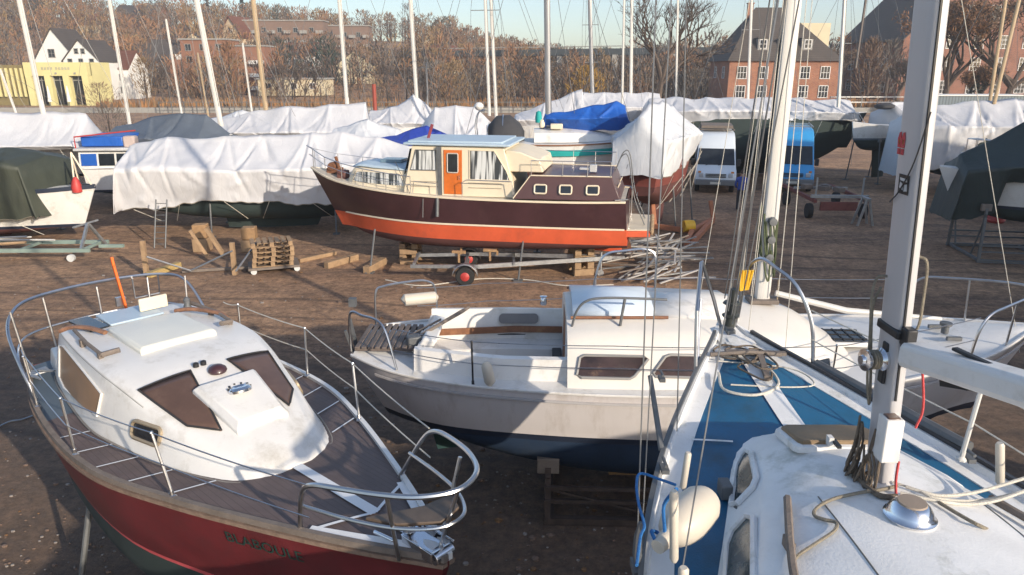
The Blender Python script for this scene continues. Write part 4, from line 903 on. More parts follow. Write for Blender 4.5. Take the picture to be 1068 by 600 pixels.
# ------------------------------------------------------------------ D: brown and orange motor cruiser
def build_cruiser():
    o2 = Vector((3.46, 21.67, 0)); b2 = Vector((-6.46, 23.6, 0)); L = (b2 - o2).length
    t = thing('motor_cruiser', 'dark brown motor cruiser with cream wheelhouse, orange door and orange red bottom, chocked up', 'motorboat', M=frame(o2, b2))
    st = [[0, 1.38, 2.36, .95], [1.5, 1.5, 2.33, .85], [3.5, 1.56, 2.33, .75], [5.5, 1.55, 2.37, .72], [7, 1.42, 2.45, .74], [8.3, 1.08, 2.56, .82], [9.3, .62, 2.70, 1.0], [L, .04, 2.92, 1.5]]
    hull(L, st, 1.56, 1.10, rb=.19, rs=-.02, nx=30, fl=.96, e=.45, wl_bow=.35).build('hull', [BROWN_HULL, ORANGE, DKRED], t, sharp=40)
    deck(L, st, .02, L, .02, 0, .04, 30).build('deck', mat('cream deck paint', (.55, .49, .40), .6, 0, .12), t)
    for s in (-1, 1):
        edge_strip(L, st, s, .06, .06, 0, L, 36, .035, -.03).build('rubbing_strake', CREAM, t, bevel=.01)
        g = MB(); rings = []
        for i in range(31):
            x = lerp(.0, L * .97, i / 30); w, zd, _ = tab(st, x); fx = clamp((x / L - .5) / .5); wl = lerp(.96, .35, fx ** 2); d = (zd - 1.56) / max(zd - tab(st, x)[2], .4); xr = x - .19 * d * max(x - L / 2, 0)
            rings.append([Vector((xr, s * (w * wl + o), 1.56 + z)) for o, z in ((-.02, -.02), (.02, -.02), (.02, .03), (-.02, .03))])
        g.loft(rings); g.build('waterline_batten', CREAM, t)
    # swim platform
    g = MB(); g.slab([(-.72, -1.15, 1.34), (.05, -1.32, 1.34), (.05, 1.32, 1.34), (-.72, 1.15, 1.34)], (0, 0, .18)); p = g.build('swim_platform', ORANGE, t, bevel=.02)
    g = MB(); g.slab([(-.70, -1.12, 1.525), (.02, -1.28, 1.525), (.02, 1.28, 1.525), (-.70, 1.12, 1.525)], (0, 0, .03)); g.build('platform_deck', CREAM, p, bevel=.008)
    g = MB()
    for i in range(14): g.ball((-.76, lerp(-1.1, 1.1, i / 13), 1.48 + .04 * R.random()), (.07, .1, .09), 8)
    g.build('rope_fender', mat('frayed coir rope', (.36, .25, .15), .95, 0, .4, 20, .5, 60), p)
    # raised aft cabin
    W = lambda x: tab(st, x)[0]
    ac = [[.12, W(.1) - .02, 1.20, 2.38, 2.45, 2.50], [.14, W(.1) - .02, 1.18, 2.38, 2.98, 3.03], [.5, W(.5) - .02, 1.28, 2.38, 3.04, 3.10], [2.7, W(2.7) - .03, 1.36, 2.36, 3.04, 3.12], [3.05, W(3) - .03, 1.45, 2.36, 2.5, 2.55], [3.2, W(3.2) - .03, 1.5, 2.36, 2.385, 2.40]]
    rows = [ac[0], ac[1]] + [[lerp(.16, 3.2, i / 20), *tab(ac, lerp(.16, 3.2, i / 20))] for i in range(21)]
    g = MB()
    prof = [(.14, 2.38), (.42, 3.04), (2.72, 3.04), (3.2, 2.38)]
    rings = []
    for y in (-1, -.86, 0, .86, 1):
        r = []
        for x, z in prof:
            top = z > 2.9; w = W(clamp(x, .1, 3.2)) - .03
            if abs(y) == 1: yy = y * (w - (.15 if top else 0))
            else: yy = y * (w - .15)
            r.append(Vector((x, yy, z + (.05 * (1 - y * y) if top else 0))))
        rings.append(r)
    g.loft(rings); ab = g.build('aft_cabin', mat('dark brown cabin paint', (.085, .038, .036), .42, 0, .15, 2, coat=.2), t, bevel=.02, sharp=25)
    for s in (-1, 1):
        Wf = lambda x, z, s=s: s * (W(x) - .03 - .15 * (z - 2.38) / .66)
        for x in (.94, 1.70, 2.42):
            q = rrect(x - .17, x + .17, 2.56, 2.80, .05); o = side_panel(q, Wf, .012).build('porthole', DARKGLASS, ab); loop_frame(q, Wf, .025, out=.02).build('frame', CREAM, o)
        edge = MB(); edge.tube([Vector((.42, Wf(.42, 3.04), 3.05)), Vector((2.72, Wf(2.72, 3.04), 3.05)), Vector((3.2, Wf(3.2, 2.38), 2.40))], .02, 6); edge.build('edge_trim', CREAM, ab)
    for y in (-.6, .6):
        g = MB(); g.box((.24, y, 2.72), (.03, .2, .16), M=Matrix.Rotation(-.4, 3, 'Y')); g.build('stern_port', CREAM, ab)
    # wheelhouse
    def house(x0b, x1b, x0t, x1t, hw0, hw1, z0, z1, name, m):
        g = MB(); rings = []
        for xb, xt in ((x0b, x0t), (x1b, x1t)):
            rings.append([Vector((xb, -hw0, z0)), Vector((xt, -hw1, z1)), Vector((xt, -hw1 * .5, z1 + .05)), Vector((xt, 0, z1 + .06)), Vector((xt, hw1 * .5, z1 + .05)), Vector((xt, hw1, z1)), Vector((xb, hw0, z0))])
        g.loft(rings); return g.build(name, m, t, bevel=.02, sharp=25)
    wh = house(3.15, 6.62, 3.55, 6.30, 1.24, 1.16, 2.36, 3.80, 'wheelhouse', CREAM)
    g = MB(); g.slab([(3.35, -1.28, 3.82), (6.55, -1.24, 3.82), (6.62, 0, 3.82), (6.55, 1.24, 3.82), (3.35, 1.28, 3.82)], (0, 0, .07)); g.slab([(3.6, -1.1, 3.885), (6.45, -1.08, 3.885), (6.45, 1.08, 3.885), (3.6, 1.1, 3.885)], (0, 0, .06)); g.build('wheelhouse_roof', PALEBLUE, t, bevel=.02)
    for s in (-1, 1):
        Wf = lambda x, z, s=s: s * lerp(1.24, 1.16, (z - 2.36) / 1.44)
        for nm, q in (('forward_window', [(6.35, 3.10), (6.18, 3.68), (5.58, 3.68), (5.58, 3.10)]), ('saloon_window', [(4.55, 3.70), (3.82, 3.70), (3.45, 3.12), (3.35, 2.86), (4.55, 2.86)])):
            o = side_panel(q, Wf, .012).build(nm, CURTAIN, wh); loop_frame(q, Wf, .02).build('frame', GREYSTEEL if nm[0] == 'f' else CREAM, o)
        g = MB(); g.box((5.45, Wf(5.45, 3.0) + s * .03, 3.09), (.12, .06, 1.42)); g.build('door_post', GREYSTEEL, wh)
        q = [(4.78, 2.42), (5.33, 2.42), (5.33, 3.70), (4.78, 3.70)]
        o = side_panel(q, Wf, .02).build('door', TEAKDOOR, wh)
        side_panel(rrect(4.90, 5.22, 3.05, 3.60, .04), Wf, .03).build('door_pane', DARKGLASS, o); loop_frame(rrect(4.90, 5.22, 3.05, 3.60, .04), Wf, .02, out=.03).build('pane_frame', mat('pale grey trim', (.5, .45, .4), .5), o)
        g = MB(); g.tube([(4.85, Wf(4.85, 2.9) + s * .07, 2.86), (4.85, Wf(4.85, 2.9) + s * .07, 2.98)], .012, 6); g.build('door_handle', CHROME, o)
        for x in (4.1, 5.9):
            g = MB()
            for z in (2.62, 2.76): g.box((x, Wf(x, z) + s * .006, z), (.9 if x > 5 else 1.0, .012, .018))
            g.build('rail_moulding', mat('brown grey moulding', (.30, .26, .2), .6), wh)  # raised brown grey strips along the cabin side
    q = [[(6.60 - .02, y, 2.95), (6.36 + .02, y, 3.70)] for y in (-1.08, -.40, -.34, .34, .40, 1.08)]
    for a, b in ((0, 1), (2, 3), (4, 5)):
        g = MB(); g.slab([q[a][0], q[a][1], q[b][1], q[b][0]], (.02, 0, 0)); g.build('windscreen', DARKGLASS, wh)
    # cream step down aft of the wheelhouse
    g = MB(); g.slab([(2.4, -1.1, 3.1), (3.5, -1.1, 3.1), (3.5, -1.1, 3.72), (3.05, -1.1, 3.66), (2.5, -1.1, 3.45)], (0, 2.2, 0)); g.build('aft_shelter', CREAM, t, bevel=.03)
    g = MB()
    rings = []
    for x, h, w in ((2.55, .30, .8), (2.7, .62, .95), (3.3, .72, 1.0), (3.6, .6, .95)): rings.append([Vector((x, w * cos(a), 3.66 + h * sin(a))) for a in [pi * i / 12 for i in range(13)]])
    g.grid(rings); g.build('spray_hood', DARKCANVAS, t, solid=.02) if 0 else None
    # fore cabin
    fc = [[6.45, 1.12, 1.05, 2.42, 3.02, 3.12], [7.6, 1.02, .95, 2.48, 3.04, 3.13], [8.35, .86, .76, 2.55, 3.02, 3.10], [8.62, .72, .55, 2.58, 2.66, 2.70]]
    rows = [[lerp(6.45, 8.62, i / 16), *tab(fc, lerp(6.45, 8.62, i / 16))] for i in range(17)]
    f = cabin(rows).build('fore_cabin', CREAM, t, sharp=45)
    g = MB(); drape_quad(fc, [(6.45, -1.07), (8.35, -.80), (8.35, .80), (6.45, 1.07)], .02, 8, g, zf=lambda x, y: tab(fc, x)[3] + .0 + .10 * (1 - (y / 1.1) ** 2)); g.build('cabin_roof', PALEBLUE, f, solid=.04)
    g = MB(); g.box((7.3, 0, 3.22), (.7, .6, .1)); g.build('roof_hatch', mat('smoky hatch', (.16, .24, .30), .2), f, bevel=.02)
    for s in (-1, 1):
        Wf = wall_y(fc, s); q = [(6.75, 2.95), (8.22, 2.96), (8.35, 2.66), (6.62, 2.58), (6.6, 2.65)]
        o = side_panel(q, Wf, .012).build('cabin_window', CURTAIN, f); loop_frame(q, Wf, .022).build('frame', CREAM, o)
    # rails
    for s in (-1, 1):
        g = MB(); P = [(x, s * (W(x) - .06), tab(st, x)[1]) for x in (6.3, 7.1, 7.9, 8.7, 9.4, 10.0)]
        top = [Vector(p) + Vector((0, 0, .52 + .02 * i)) for i, p in enumerate(P)]
        g.tube(top + [Vector((L + .12, 0, 3.62))], .014, 6); g.tube([p - Vector((0, 0, .25)) for p in top] + [Vector((L + .05, 0, 3.35))], .010, 6)
        for p, q in zip(P, top): g.tube([p, q], .012, 6)
        g.build('bow_rail', STEEL, t)
        g = MB(); P = [(x, s * (W(x) - .16), 3.05) for x in (.45, 1.1, 1.8, 2.7)]
        top = [Vector(p) + Vector((0, 0, .42)) for p in P]; g.tube(top, .013, 6)
        for p, q in zip(P, top): g.tube([p, q], .011, 6)
        g.build('aft_rail', STEEL, t)
        g = MB(); g.tube([(3.2, s * 1.44, 2.40), (3.25, s * 1.44, 2.86), (4.6, s * 1.46, 2.88), (4.72, s * 1.46, 2.8), (4.72, s * 1.46, 2.4)], .014, 6); g.tube([(5.5, s * 1.45, 2.4), (5.5, s * 1.45, 2.75), (6.2, s * 1.42, 2.78), (6.25, s * 1.42, 2.45)], .014, 6); g.build('side_rail', STEEL, t)
    g = MB()
    for y in (-.5, .5): g.tube(smooth_path([(.38, y, 3.10), (.2, y, 3.55), (.0, y, 3.5), (-.2, y, 2.4), (-.55, y, 1.56)], 5), .018, 6)
    for k in range(6): g.tube([(lerp(.05, -.5, k / 5) - .0, -.5, lerp(3.2, 1.8, k / 5)), (lerp(.05, -.5, k / 5), .5, lerp(3.2, 1.8, k / 5))], .009, 6)
    g.build('stern_ladder', GREYSTEEL, t)
    for s in (-1, 1): MB().tube([(-.1, s * .95, 1.56), (-.1, s * .98, 2.36), (-.05, s * 1.2, 2.42), (.3, s * 1.42, 2.42)], .018, 6).build('platform_rail', STEEL, t)
    g = MB(); g.box((1.0, .6, 3.2), (.2, .2, .2)); g.box((1.25, .6, 3.18), (.3, .14, .06)); g.build('deck_locker', mat('pale grey locker', (.5, .5, .5), .5), t, bevel=.01)
    g = MB(); g.beam((6.35, .3, 3.1), (5.95, .2, 4.35), .05, .09); g.build('flag_staff', mat('dark red staff', (.20, .03, .04), .5), t, bevel=.01)
    g = MB(); g.lathe([(.12, -.2), (.14, -.1), (.14, .1), (.12, .2)], (9.35, 0, 2.98), (0, 1, 0), 12); g.box((9.3, 0, 2.85), (.45, .3, .16)); g.tube([(9.1, .1, 2.9), (9.2, .12, 3.3)], .05, 7); g.build('anchor_winch', RUST, t)
    g = MB(); g.box((8.9, .3, 2.75), (.3, .35, .3)); g.build('deck_box', mat('rust brown deck box', (.14, .06, .05), .7), t, bevel=.03)
    g = MB(); g.slab([(.75, -.05, 1.25), (4.4, -.05, .85), (4.4, -.05, .80), (2.0, -.05, .62), (.1, -.05, .60), (.1, -.05, .70)], (0, .1, 0)); g.build('keel', ORANGE, t, bevel=.01)
    g = MB(); g.slab([(-.05, -.03, 1.2), (.32, -.03, 1.2), (.3, -.03, .62), (-.22, -.03, .62)], (0, .06, 0)); g.tube([(.4, 0, .95), (.62, 0, .96)], .05, 8)
    for k in range(4): a = k * pi / 2 + .4; g.slab([(.42, 0, .95), (.42, .09 * cos(a) - .06 * sin(a), .95 + .09 * sin(a) + .06 * cos(a)), (.44, .24 * cos(a), .95 + .24 * sin(a)), (.46, .09 * cos(a) + .06 * sin(a), .95 + .09 * sin(a) - .06 * cos(a))], (.015, 0, 0))
    g.build('rudder', RUST, t)
    g = MB(); g.tube([(5.9, 1.52, 2.3), (5.9, 1.6, 1.75)], .012, 5); g.tube([(5.45, 1.54, 2.35), (5.45, 1.62, 1.8)], .05, 7); g.tube([(6.3, 1.5, 2.42), (6.9, 1.0, 3.3)], .01, 5); g.build('hanging_fender', GREYSTEEL, t)
    Mx = MW[t]
    for k, (x, wd, lab) in enumerate(((6.8, .55, 'stacked timber block under the forefoot of the brown cruiser'), (1.3, .62, 'tall timber stack under the stern of the brown cruiser'))):
        s = thing('timber_stack', lab, 'timber stack', M=Mx @ Matrix.Translation((x, .45 if k else .2, 0)) @ Matrix.Rotation(.1 + .3 * k, 4, 'Z'), group='timber chocks under the cruiser')
        n = 4
        for i in range(n):
            h = (.66 if k == 0 else .82) / n
            for j in (-1, 1): MB().box((j * .2 if i % 2 else 0, 0 if i % 2 else j * .3, h * (i + .5)), (.2 if i % 2 else wd, wd * 1.2 if i % 2 else .2, h * .96)).build('timber', PALLETWOOD, s, bevel=.008)
        if k:
            g = MB(); g.box((0, 0, .86), (.9, .16, .08)); g.build('wedge', PALLETWOOD, s, bevel=.01)
    for x, sd, pt in ((7.6, 1, 'forward'), (3.0, 1, 'midship'), (7.2, -1, 'forward far'), (3.0, -1, 'midship far')):
        s = thing('boat_prop', 'thin grey steel prop against the orange bilge, %s side of the cruiser' % pt, 'prop', M=Mx @ Matrix.Translation((x, sd * 1.75, 0)), group='props round the cruiser')
        g = MB(); g.tube([(0, 0, 0), (-.1, -sd * .35, 1.3)], .03, 7); g.box((0, 0, .02), (.25, .2, .04)); g.build('leg', GREYSTEEL, s)
    return t
CRUISER = build_cruiser()
# ------------------------------------------------------------------ terrain and sky
RIDGE = [[-400, 22], [-214, 27], [-160, 24], [-110, 21], [-70, 17], [-30, 15.5], [0, 8], [35, 3], [80, 4], [160, 8], [400, 9]]
def gh(x, y):
    k = x / max(y, 150) * 320
    r = tab(RIDGE, clamp(k, -400, 400))[0]
    h = r * sstep(150, 330, y) + .9 * fb((x, y, 0), .012, 5) * sstep(120, 200, y)
    if y > 360: h += (y - 360) * .004
    return h
def ground_mat():
    m = bpy.data.materials.new('gravelly dirt'); m.use_nodes = True
    N = m.node_tree.nodes; Lk = m.node_tree.links; b = N['Principled BSDF']; b.inputs['Roughness'].default_value = .93
    tc = N.new('ShaderNodeTexCoord'); P = tc.outputs['Object']
    def noi(s, d=6, r=.6, sx=1, sy=1, rot=0, dist=0):
        mp = N.new('ShaderNodeMapping'); mp.inputs['Scale'].default_value = (sx, sy, 1); mp.inputs['Rotation'].default_value = (0, 0, rot); Lk.new(P, mp.inputs[0])
        n = N.new('ShaderNodeTexNoise'); n.inputs['Scale'].default_value = s; n.inputs['Detail'].default_value = d; n.inputs['Roughness'].default_value = r; n.inputs['Distortion'].default_value = dist; Lk.new(mp.outputs[0], n.inputs['Vector']); return n.outputs['Fac']
    def ramp(f, a, b_, ca, cb):
        r = N.new('ShaderNodeValToRGB'); r.color_ramp.elements[0].position = a; r.color_ramp.elements[1].position = b_
        r.color_ramp.elements[0].color = (*ca, 1); r.color_ramp.elements[1].color = (*cb, 1); Lk.new(f, r.inputs['Fac']); return r.outputs['Color']
    def mix(f, a, b_, mode='MIX'):
        x = N.new('ShaderNodeMix'); x.data_type = 'RGBA'; x.blend_type = mode
        if isinstance(f, float): x.inputs[0].default_value = f
        else: Lk.new(f, x.inputs[0])
        Lk.new(a, x.inputs[6]); Lk.new(b_, x.inputs[7]); return x.outputs[2]
    base = ramp(noi(.22, 8, .65), .3, .72, (.265, .160, .100), (.50, .318, .200))
    tr = ramp(noi(.5, 7, .7, .14, 1.1, -.10, 1.2), .47, .66, (0, 0, 0), (.7, .7, .7))
    dk = ramp(noi(3, 3), .2, .8, (.10, .068, .056), (.16, .11, .088))
    c = mix(tr, base, dk)
    pud = ramp(noi(.16, 6, .6), .56, .72, (0, 0, 0), (.6, .6, .6))
    c = mix(pud, c, ramp(noi(6, 3), .2, .8, (.11, .09, .075), (.20, .165, .135)))
    c = mix(1.0, c, ramp(noi(5.5, 10, .85), .34, .66, (.36, .36, .36), (1.75, 1.7, 1.62)), 'MULTIPLY')
    c = mix(1.0, c, ramp(noi(1.3, 8, .75), .32, .68, (.62, .62, .62), (1.35, 1.33, 1.3)), 'MULTIPLY')
    peb = ramp(noi(24, 3, .7), .62, .72, (0, 0, 0), (.75, .75, .75))
    c = mix(peb, c, ramp(noi(50, 2), .3, .7, (.17, .13, .10), (.42, .35, .28)))
    sr = N.new('ShaderNodeSeparateXYZ'); Lk.new(P, sr.inputs[0])                # wheel ruts curving along the lane
    def mth(op, a, b_=None, c_=None):
        q = N.new('ShaderNodeMath'); q.operation = op
        for k, vv in enumerate((a, b_, c_)):
            if vv is None: continue
            if isinstance(vv, (int, float)): q.inputs[k].default_value = vv
            else: Lk.new(vv, q.inputs[k])
        return q.outputs[0]
    yy = mth('MULTIPLY_ADD', sr.outputs['X'], .10, sr.outputs['Y']); yy = mth('MULTIPLY_ADD', noi(.10, 2, .5), 3.0, yy); yy = mth('MULTIPLY_ADD', noi(2.5, 5, .7), .22, yy)
    rut = None
    for cc, ww in ((13.6, .16), (15.2, .18), (15.9, .12), (17.3, .2), (18.1, .13), (19.6, .15), (11.9, .15), (24.6, .2), (26.2, .2)):
        e = mth('MULTIPLY', mth('ABSOLUTE', mth('SUBTRACT', yy, cc)), 1 / ww); e = mth('SUBTRACT', 1.0, mth('MINIMUM', e, 1.0)); rut = e if rut is None else mth('MAXIMUM', rut, e)
    rut = mth('MULTIPLY', rut, mth('MULTIPLY', noi(.5, 5, .7, .3, 1), 1.15))
    c = mix(rut, c, ramp(noi(8, 4), .3, .7, (.055, .038, .031), (.11, .076, .06)))
    sx = N.new('ShaderNodeSeparateXYZ'); Lk.new(P, sx.inputs[0])                # shade painted into the dirt colour on the near side of the lane
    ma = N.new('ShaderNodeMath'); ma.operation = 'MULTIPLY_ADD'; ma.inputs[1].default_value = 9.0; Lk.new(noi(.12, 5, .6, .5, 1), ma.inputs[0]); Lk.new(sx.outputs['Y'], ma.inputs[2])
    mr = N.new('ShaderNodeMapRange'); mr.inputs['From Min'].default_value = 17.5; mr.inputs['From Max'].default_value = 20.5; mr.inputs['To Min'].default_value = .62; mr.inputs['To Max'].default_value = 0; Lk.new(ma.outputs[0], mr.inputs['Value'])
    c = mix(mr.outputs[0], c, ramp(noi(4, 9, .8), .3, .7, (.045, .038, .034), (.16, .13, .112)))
    Lk.new(c, b.inputs['Base Color'])
    ad = N.new('ShaderNodeMath'); ad.operation = 'ADD'; Lk.new(noi(14, 8, .8), ad.inputs[0]); Lk.new(noi(1.2, 5, .6, .3, 1.5, -.08), ad.inputs[1])
    bp = N.new('ShaderNodeBump'); bp.inputs['Strength'].default_value = 1.0; bp.inputs['Distance'].default_value = .10; Lk.new(ad.outputs[0], bp.inputs['Height']); Lk.new(bp.outputs[0], b.inputs['Normal'])
    return m
def build_ground():
    xs = [-900, -600, -400] + [-300 + 15 * i for i in range(41)] + [400, 600, 900]
    ys = [-120, -60, -20] + [0 + 1.0 * i for i in range(46)] + [50, 60, 75, 90, 105, 120] + [130 + 10 * i for i in range(28)] + [450, 600, 900]
    rows = []
    for y in ys:
        r = []
        for x in xs: r.append(Vector((x, y, gh(x, y))))
        rows.append(r)
    # finer patch in the yard would overlap: instead the one sheet carries gentle ruts by bump
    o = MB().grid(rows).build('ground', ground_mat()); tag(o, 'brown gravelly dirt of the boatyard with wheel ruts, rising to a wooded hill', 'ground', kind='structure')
build_ground()
# ------------------------------------------------------------------ trees
BARK = mat('winter bark', (.10, .075, .06), .9, 0, .3, 3)
TWIGS = [mat('brown winter twigs', (.185, .12, .08), .95, 0, .35, .12), mat('russet winter twigs', (.25, .132, .068), .95, 0, .35, .12), mat('grey winter twigs', (.135, .115, .098), .95, 0, .3, .12), mat('ochre winter leaves', (.235, .155, .078), .95, 0, .35, .12), mat('dark conifer needles', (.035, .048, .035), .95, 0, .3, .3), mat('golden leaves', (.34, .20, .035), .95, 0, .3, .3)]
def twig_tree(mb, x, y, z, h, w, mi, n=60, bark=0, rnd=R, lo=.15, fat=1.0):
    """far tree: tapered trunk and a cloud of upward twig slivers"""
    mb.tube([(x, y, z - .5), (x + rnd.uniform(-.2, .2), y, z + h * .7)], [h * .022, h * .008], 4, bark)
    for k in range(n):
        a = rnd.uniform(0, 2 * pi); t = rnd.uniform(0, 1) ** .8; zz = z + h * lerp(lo, .97, t)
        rr = w * .5 * (sin(pi * clamp(lerp(.18, .95, t))) ** .7) * rnd.uniform(.25, 1)
        c = Vector((x + rr * cos(a), y + rr * sin(a), zz)); l = h * rnd.uniform(.05, .13); wd = h * .0085 * rnd.uniform(.6, 1.6) * fat
        d = Vector((cos(a) * rnd.uniform(.1, .8), sin(a) * rnd.uniform(.1, .8), rnd.uniform(.3, 1))).normalized()
        s = Vector((rnd.uniform(-1, 1), rnd.uniform(-1, 1), rnd.uniform(-.4, .4))).normalized() * wd
        mb.add([c - d * l * .5 - s, c - d * l * .5 + s, c + d * l * .6 + s * .2 + Vector((0, 0, .02)), c + d * l * .3 - s * 1.6], [(0, 1, 2, 3)], mi)
def conifer_shape(mb, x, y, z, h, w, mi, n=90, rnd=R):
    mb.tube([(x, y, z - .5), (x, y, z + h * .95)], [h * .02, h * .004], 5, 0)
    for k in range(n):
        t = rnd.uniform(.08, 1); a = rnd.uniform(0, 2 * pi); rr = w * .5 * (1 - t) ** .8 * rnd.uniform(.4, 1) + .05
        c = Vector((x + rr * cos(a), y + rr * sin(a), z + h * t)); q = h * rnd.uniform(.03, .06)
        d = Vector((cos(a), sin(a), -.35)) * q * 1.6; s = Vector((-sin(a), cos(a), 0)) * q
        mb.add([c - d - s * .3, c - s, c + d, c + s], [(0, 1, 2, 3)], mi)
def build_woods():
    rnd = random.Random(5); mb = MB()
    boxes = [(-68, 128, 24), (-120, 118, 30)]
    for i in range(2100):
        y = 165 + 175 * rnd.random() ** .75; k = rnd.uniform(-.80, .36); x = k * y
        px = 534 + 760 * x / (y * .957 + 1)
        d = fb((x, y, 0), .02, 3); z = gh(x, y)
        if d < -.55: continue
        if 200 < y < 262 and 255 < px < 430 : continue
        if 148 < y < 190 and 165 < px < 290: continue
        if 258 < y < 300 and 360 < px < 450: continue
        h = rnd.uniform(7, 12.5) * (1.0 if px < 480 else .85)
        if 100 < px < 170 and y > 230: h *= .8
        mi = 5 if noise.noise(Vector((x * .03, y * .03, 3))) > .33 and rnd.random() < .6 else rnd.choice([1, 1, 2, 2, 3, 4, 4] if px < 480 else [1, 2, 2, 2, 4, 4, 3])
        twig_tree(mb, x, y, z, h, h * rnd.uniform(.5, .8), mi, 95, 0, rnd, fat=1.15)
    for i in range(420):                                             # nearer, shrubby belt along the far bank
        y = rnd.uniform(128, 160); x = y * rnd.uniform(-.55, .36); px = 534 + 760 * x / (y * .957 + 1)
        if px < 175 or 170 < px < 430 and rnd.random() < .45 or px > 690 and y < 140: continue
        h = rnd.uniform(3.5, 8.5) * (.55 if 255 < px < 425 or 175 < px < 200 else 1.0)
        twig_tree(mb, x, y, gh(x, y), h, h * rnd.uniform(.6, 1.0), rnd.choice([1, 2, 3, 4, 3]), 90, 0, rnd, .05, 1.0)
    for i in range(260):                                             # right of the road bridge and behind the brick houses
        y = rnd.uniform(150, 240); x = y * rnd.uniform(.16, .85); h = rnd.uniform(8, 13)
        twig_tree(mb, x, y, gh(x, y), h, h * rnd.uniform(.5, .8), rnd.choice([1, 2, 3, 3]), 90, 0, rnd, fat=1.15)
    for i in range(34):                                              # thickets before the apartment blocks
        y = rnd.uniform(152, 168); x = (rnd.uniform(172, 300) - 534) / 760 * (y * .957 + 1); h = rnd.uniform(4, 10.5); twig_tree(mb, x, y, gh(x, y), h, h * rnd.uniform(.5, .8), rnd.choice([1, 2, 2, 3]), 80, 0, rnd, .1, 1.0)
    for i in range(90):
        y = rnd.uniform(205, 230); x = (rnd.uniform(262, 430) - 534) / 760 * (y * .957 + 1); h = rnd.uniform(5, 10); twig_tree(mb, x, y, gh(x, y), h, h * rnd.uniform(.5, .8), rnd.choice([1, 2, 3, 3]), 80, 0, rnd, .1, 1.1)
    def limb(p, d, l, r, k):
        q = p + d * l; mb.tube([p, q], [r, r * .65], 4 if k < 2 else 3, 0)
        if k >= 5: return
        for _ in range(rnd.choice([2, 2, 3]) if k else 4):
            nd = (d + Vector((rnd.uniform(-1, 1), rnd.uniform(-1, 1), rnd.uniform(-.1, .7))) * .65).normalized(); limb(q - d * l * rnd.uniform(0, .3), nd, l * rnd.uniform(.62, .85), max(r * .6, .035), k + 1)
    for i in range(70):                                              # single forking trunks standing out from the mass
        y = rnd.uniform(132, 200); px = rnd.choice([rnd.uniform(115, 300), rnd.uniform(300, 740), rnd.uniform(420, 740)]); x = (px - 534) / 760 * (y * .957 + 1)
        limb(Vector((x, y, gh(x, y) - .3)), Vector((rnd.uniform(-.1, .1), 0, 1)), rnd.uniform(1.6, 3.0), rnd.uniform(.14, .24), 0)
    o = mb.build('woodland', [BARK] + TWIGS, sharp=180); tag(o, 'brown leafless woodland covering the hill behind the far bank', 'woods', kind='stuff')
    mb = MB()
    for i in range(2600):
        y = rnd.uniform(104, 126); x = y * rnd.uniform(-.80, .80); h = rnd.uniform(.6, 1.7)
        px = 534 + 760 * x / (y * .957 + 1)
        if px < 100 or 735 < px < 870: continue
        for k in range(2):
            a = rnd.uniform(0, 6.3); s = Vector((cos(a), sin(a), 0)) * .22; c = Vector((x + rnd.uniform(-.5, .5), y, 0)); mb.add([c - s, c + s, c + Vector((rnd.uniform(-.3, .3), 0, h))], [(0, 1, 2)], rnd.randint(0, 1))
    o = mb.build('reeds', [mat('rust coloured reeds', (.30, .15, .06), .95, 0, .4, .3), mat('dull straw', (.20, .13, .07), .95, 0, .4, .3)], sharp=180); tag(o, 'rust brown reeds and scrub along the far bank', 'reeds', kind='stuff')
build_woods()
def single_tree(name, label, px, Y, h, w, mi, n, kind='twig', seed=1, group=None, zoff=0, fat=.6):
    rnd = random.Random(seed); x = (px - 534) / 760 * (Y * .957 + 1); z = gh(x, Y) + zoff
    t = thing(name, label, 'tree', (x, Y, z), group=group)
    tr = MB(); tr.tube([(0, 0, -.4), (.05 * h * rnd.uniform(-1, 1) * .3, 0, h * .35), (0, 0, h * .75)], [h * .03, h * .02, h * .006], 7); tr.build('trunk', BARK, t)
    cr = MB()
    if kind == 'twig': twig_tree(cr, 0, 0, 0, h, w, 1, n, 0, rnd, .12, fat)
    else: conifer_shape(cr, 0, 0, 0, h, w, 1, n, rnd)
    cr.build('crown', [BARK, TWIGS[mi]], t, sharp=180); return t
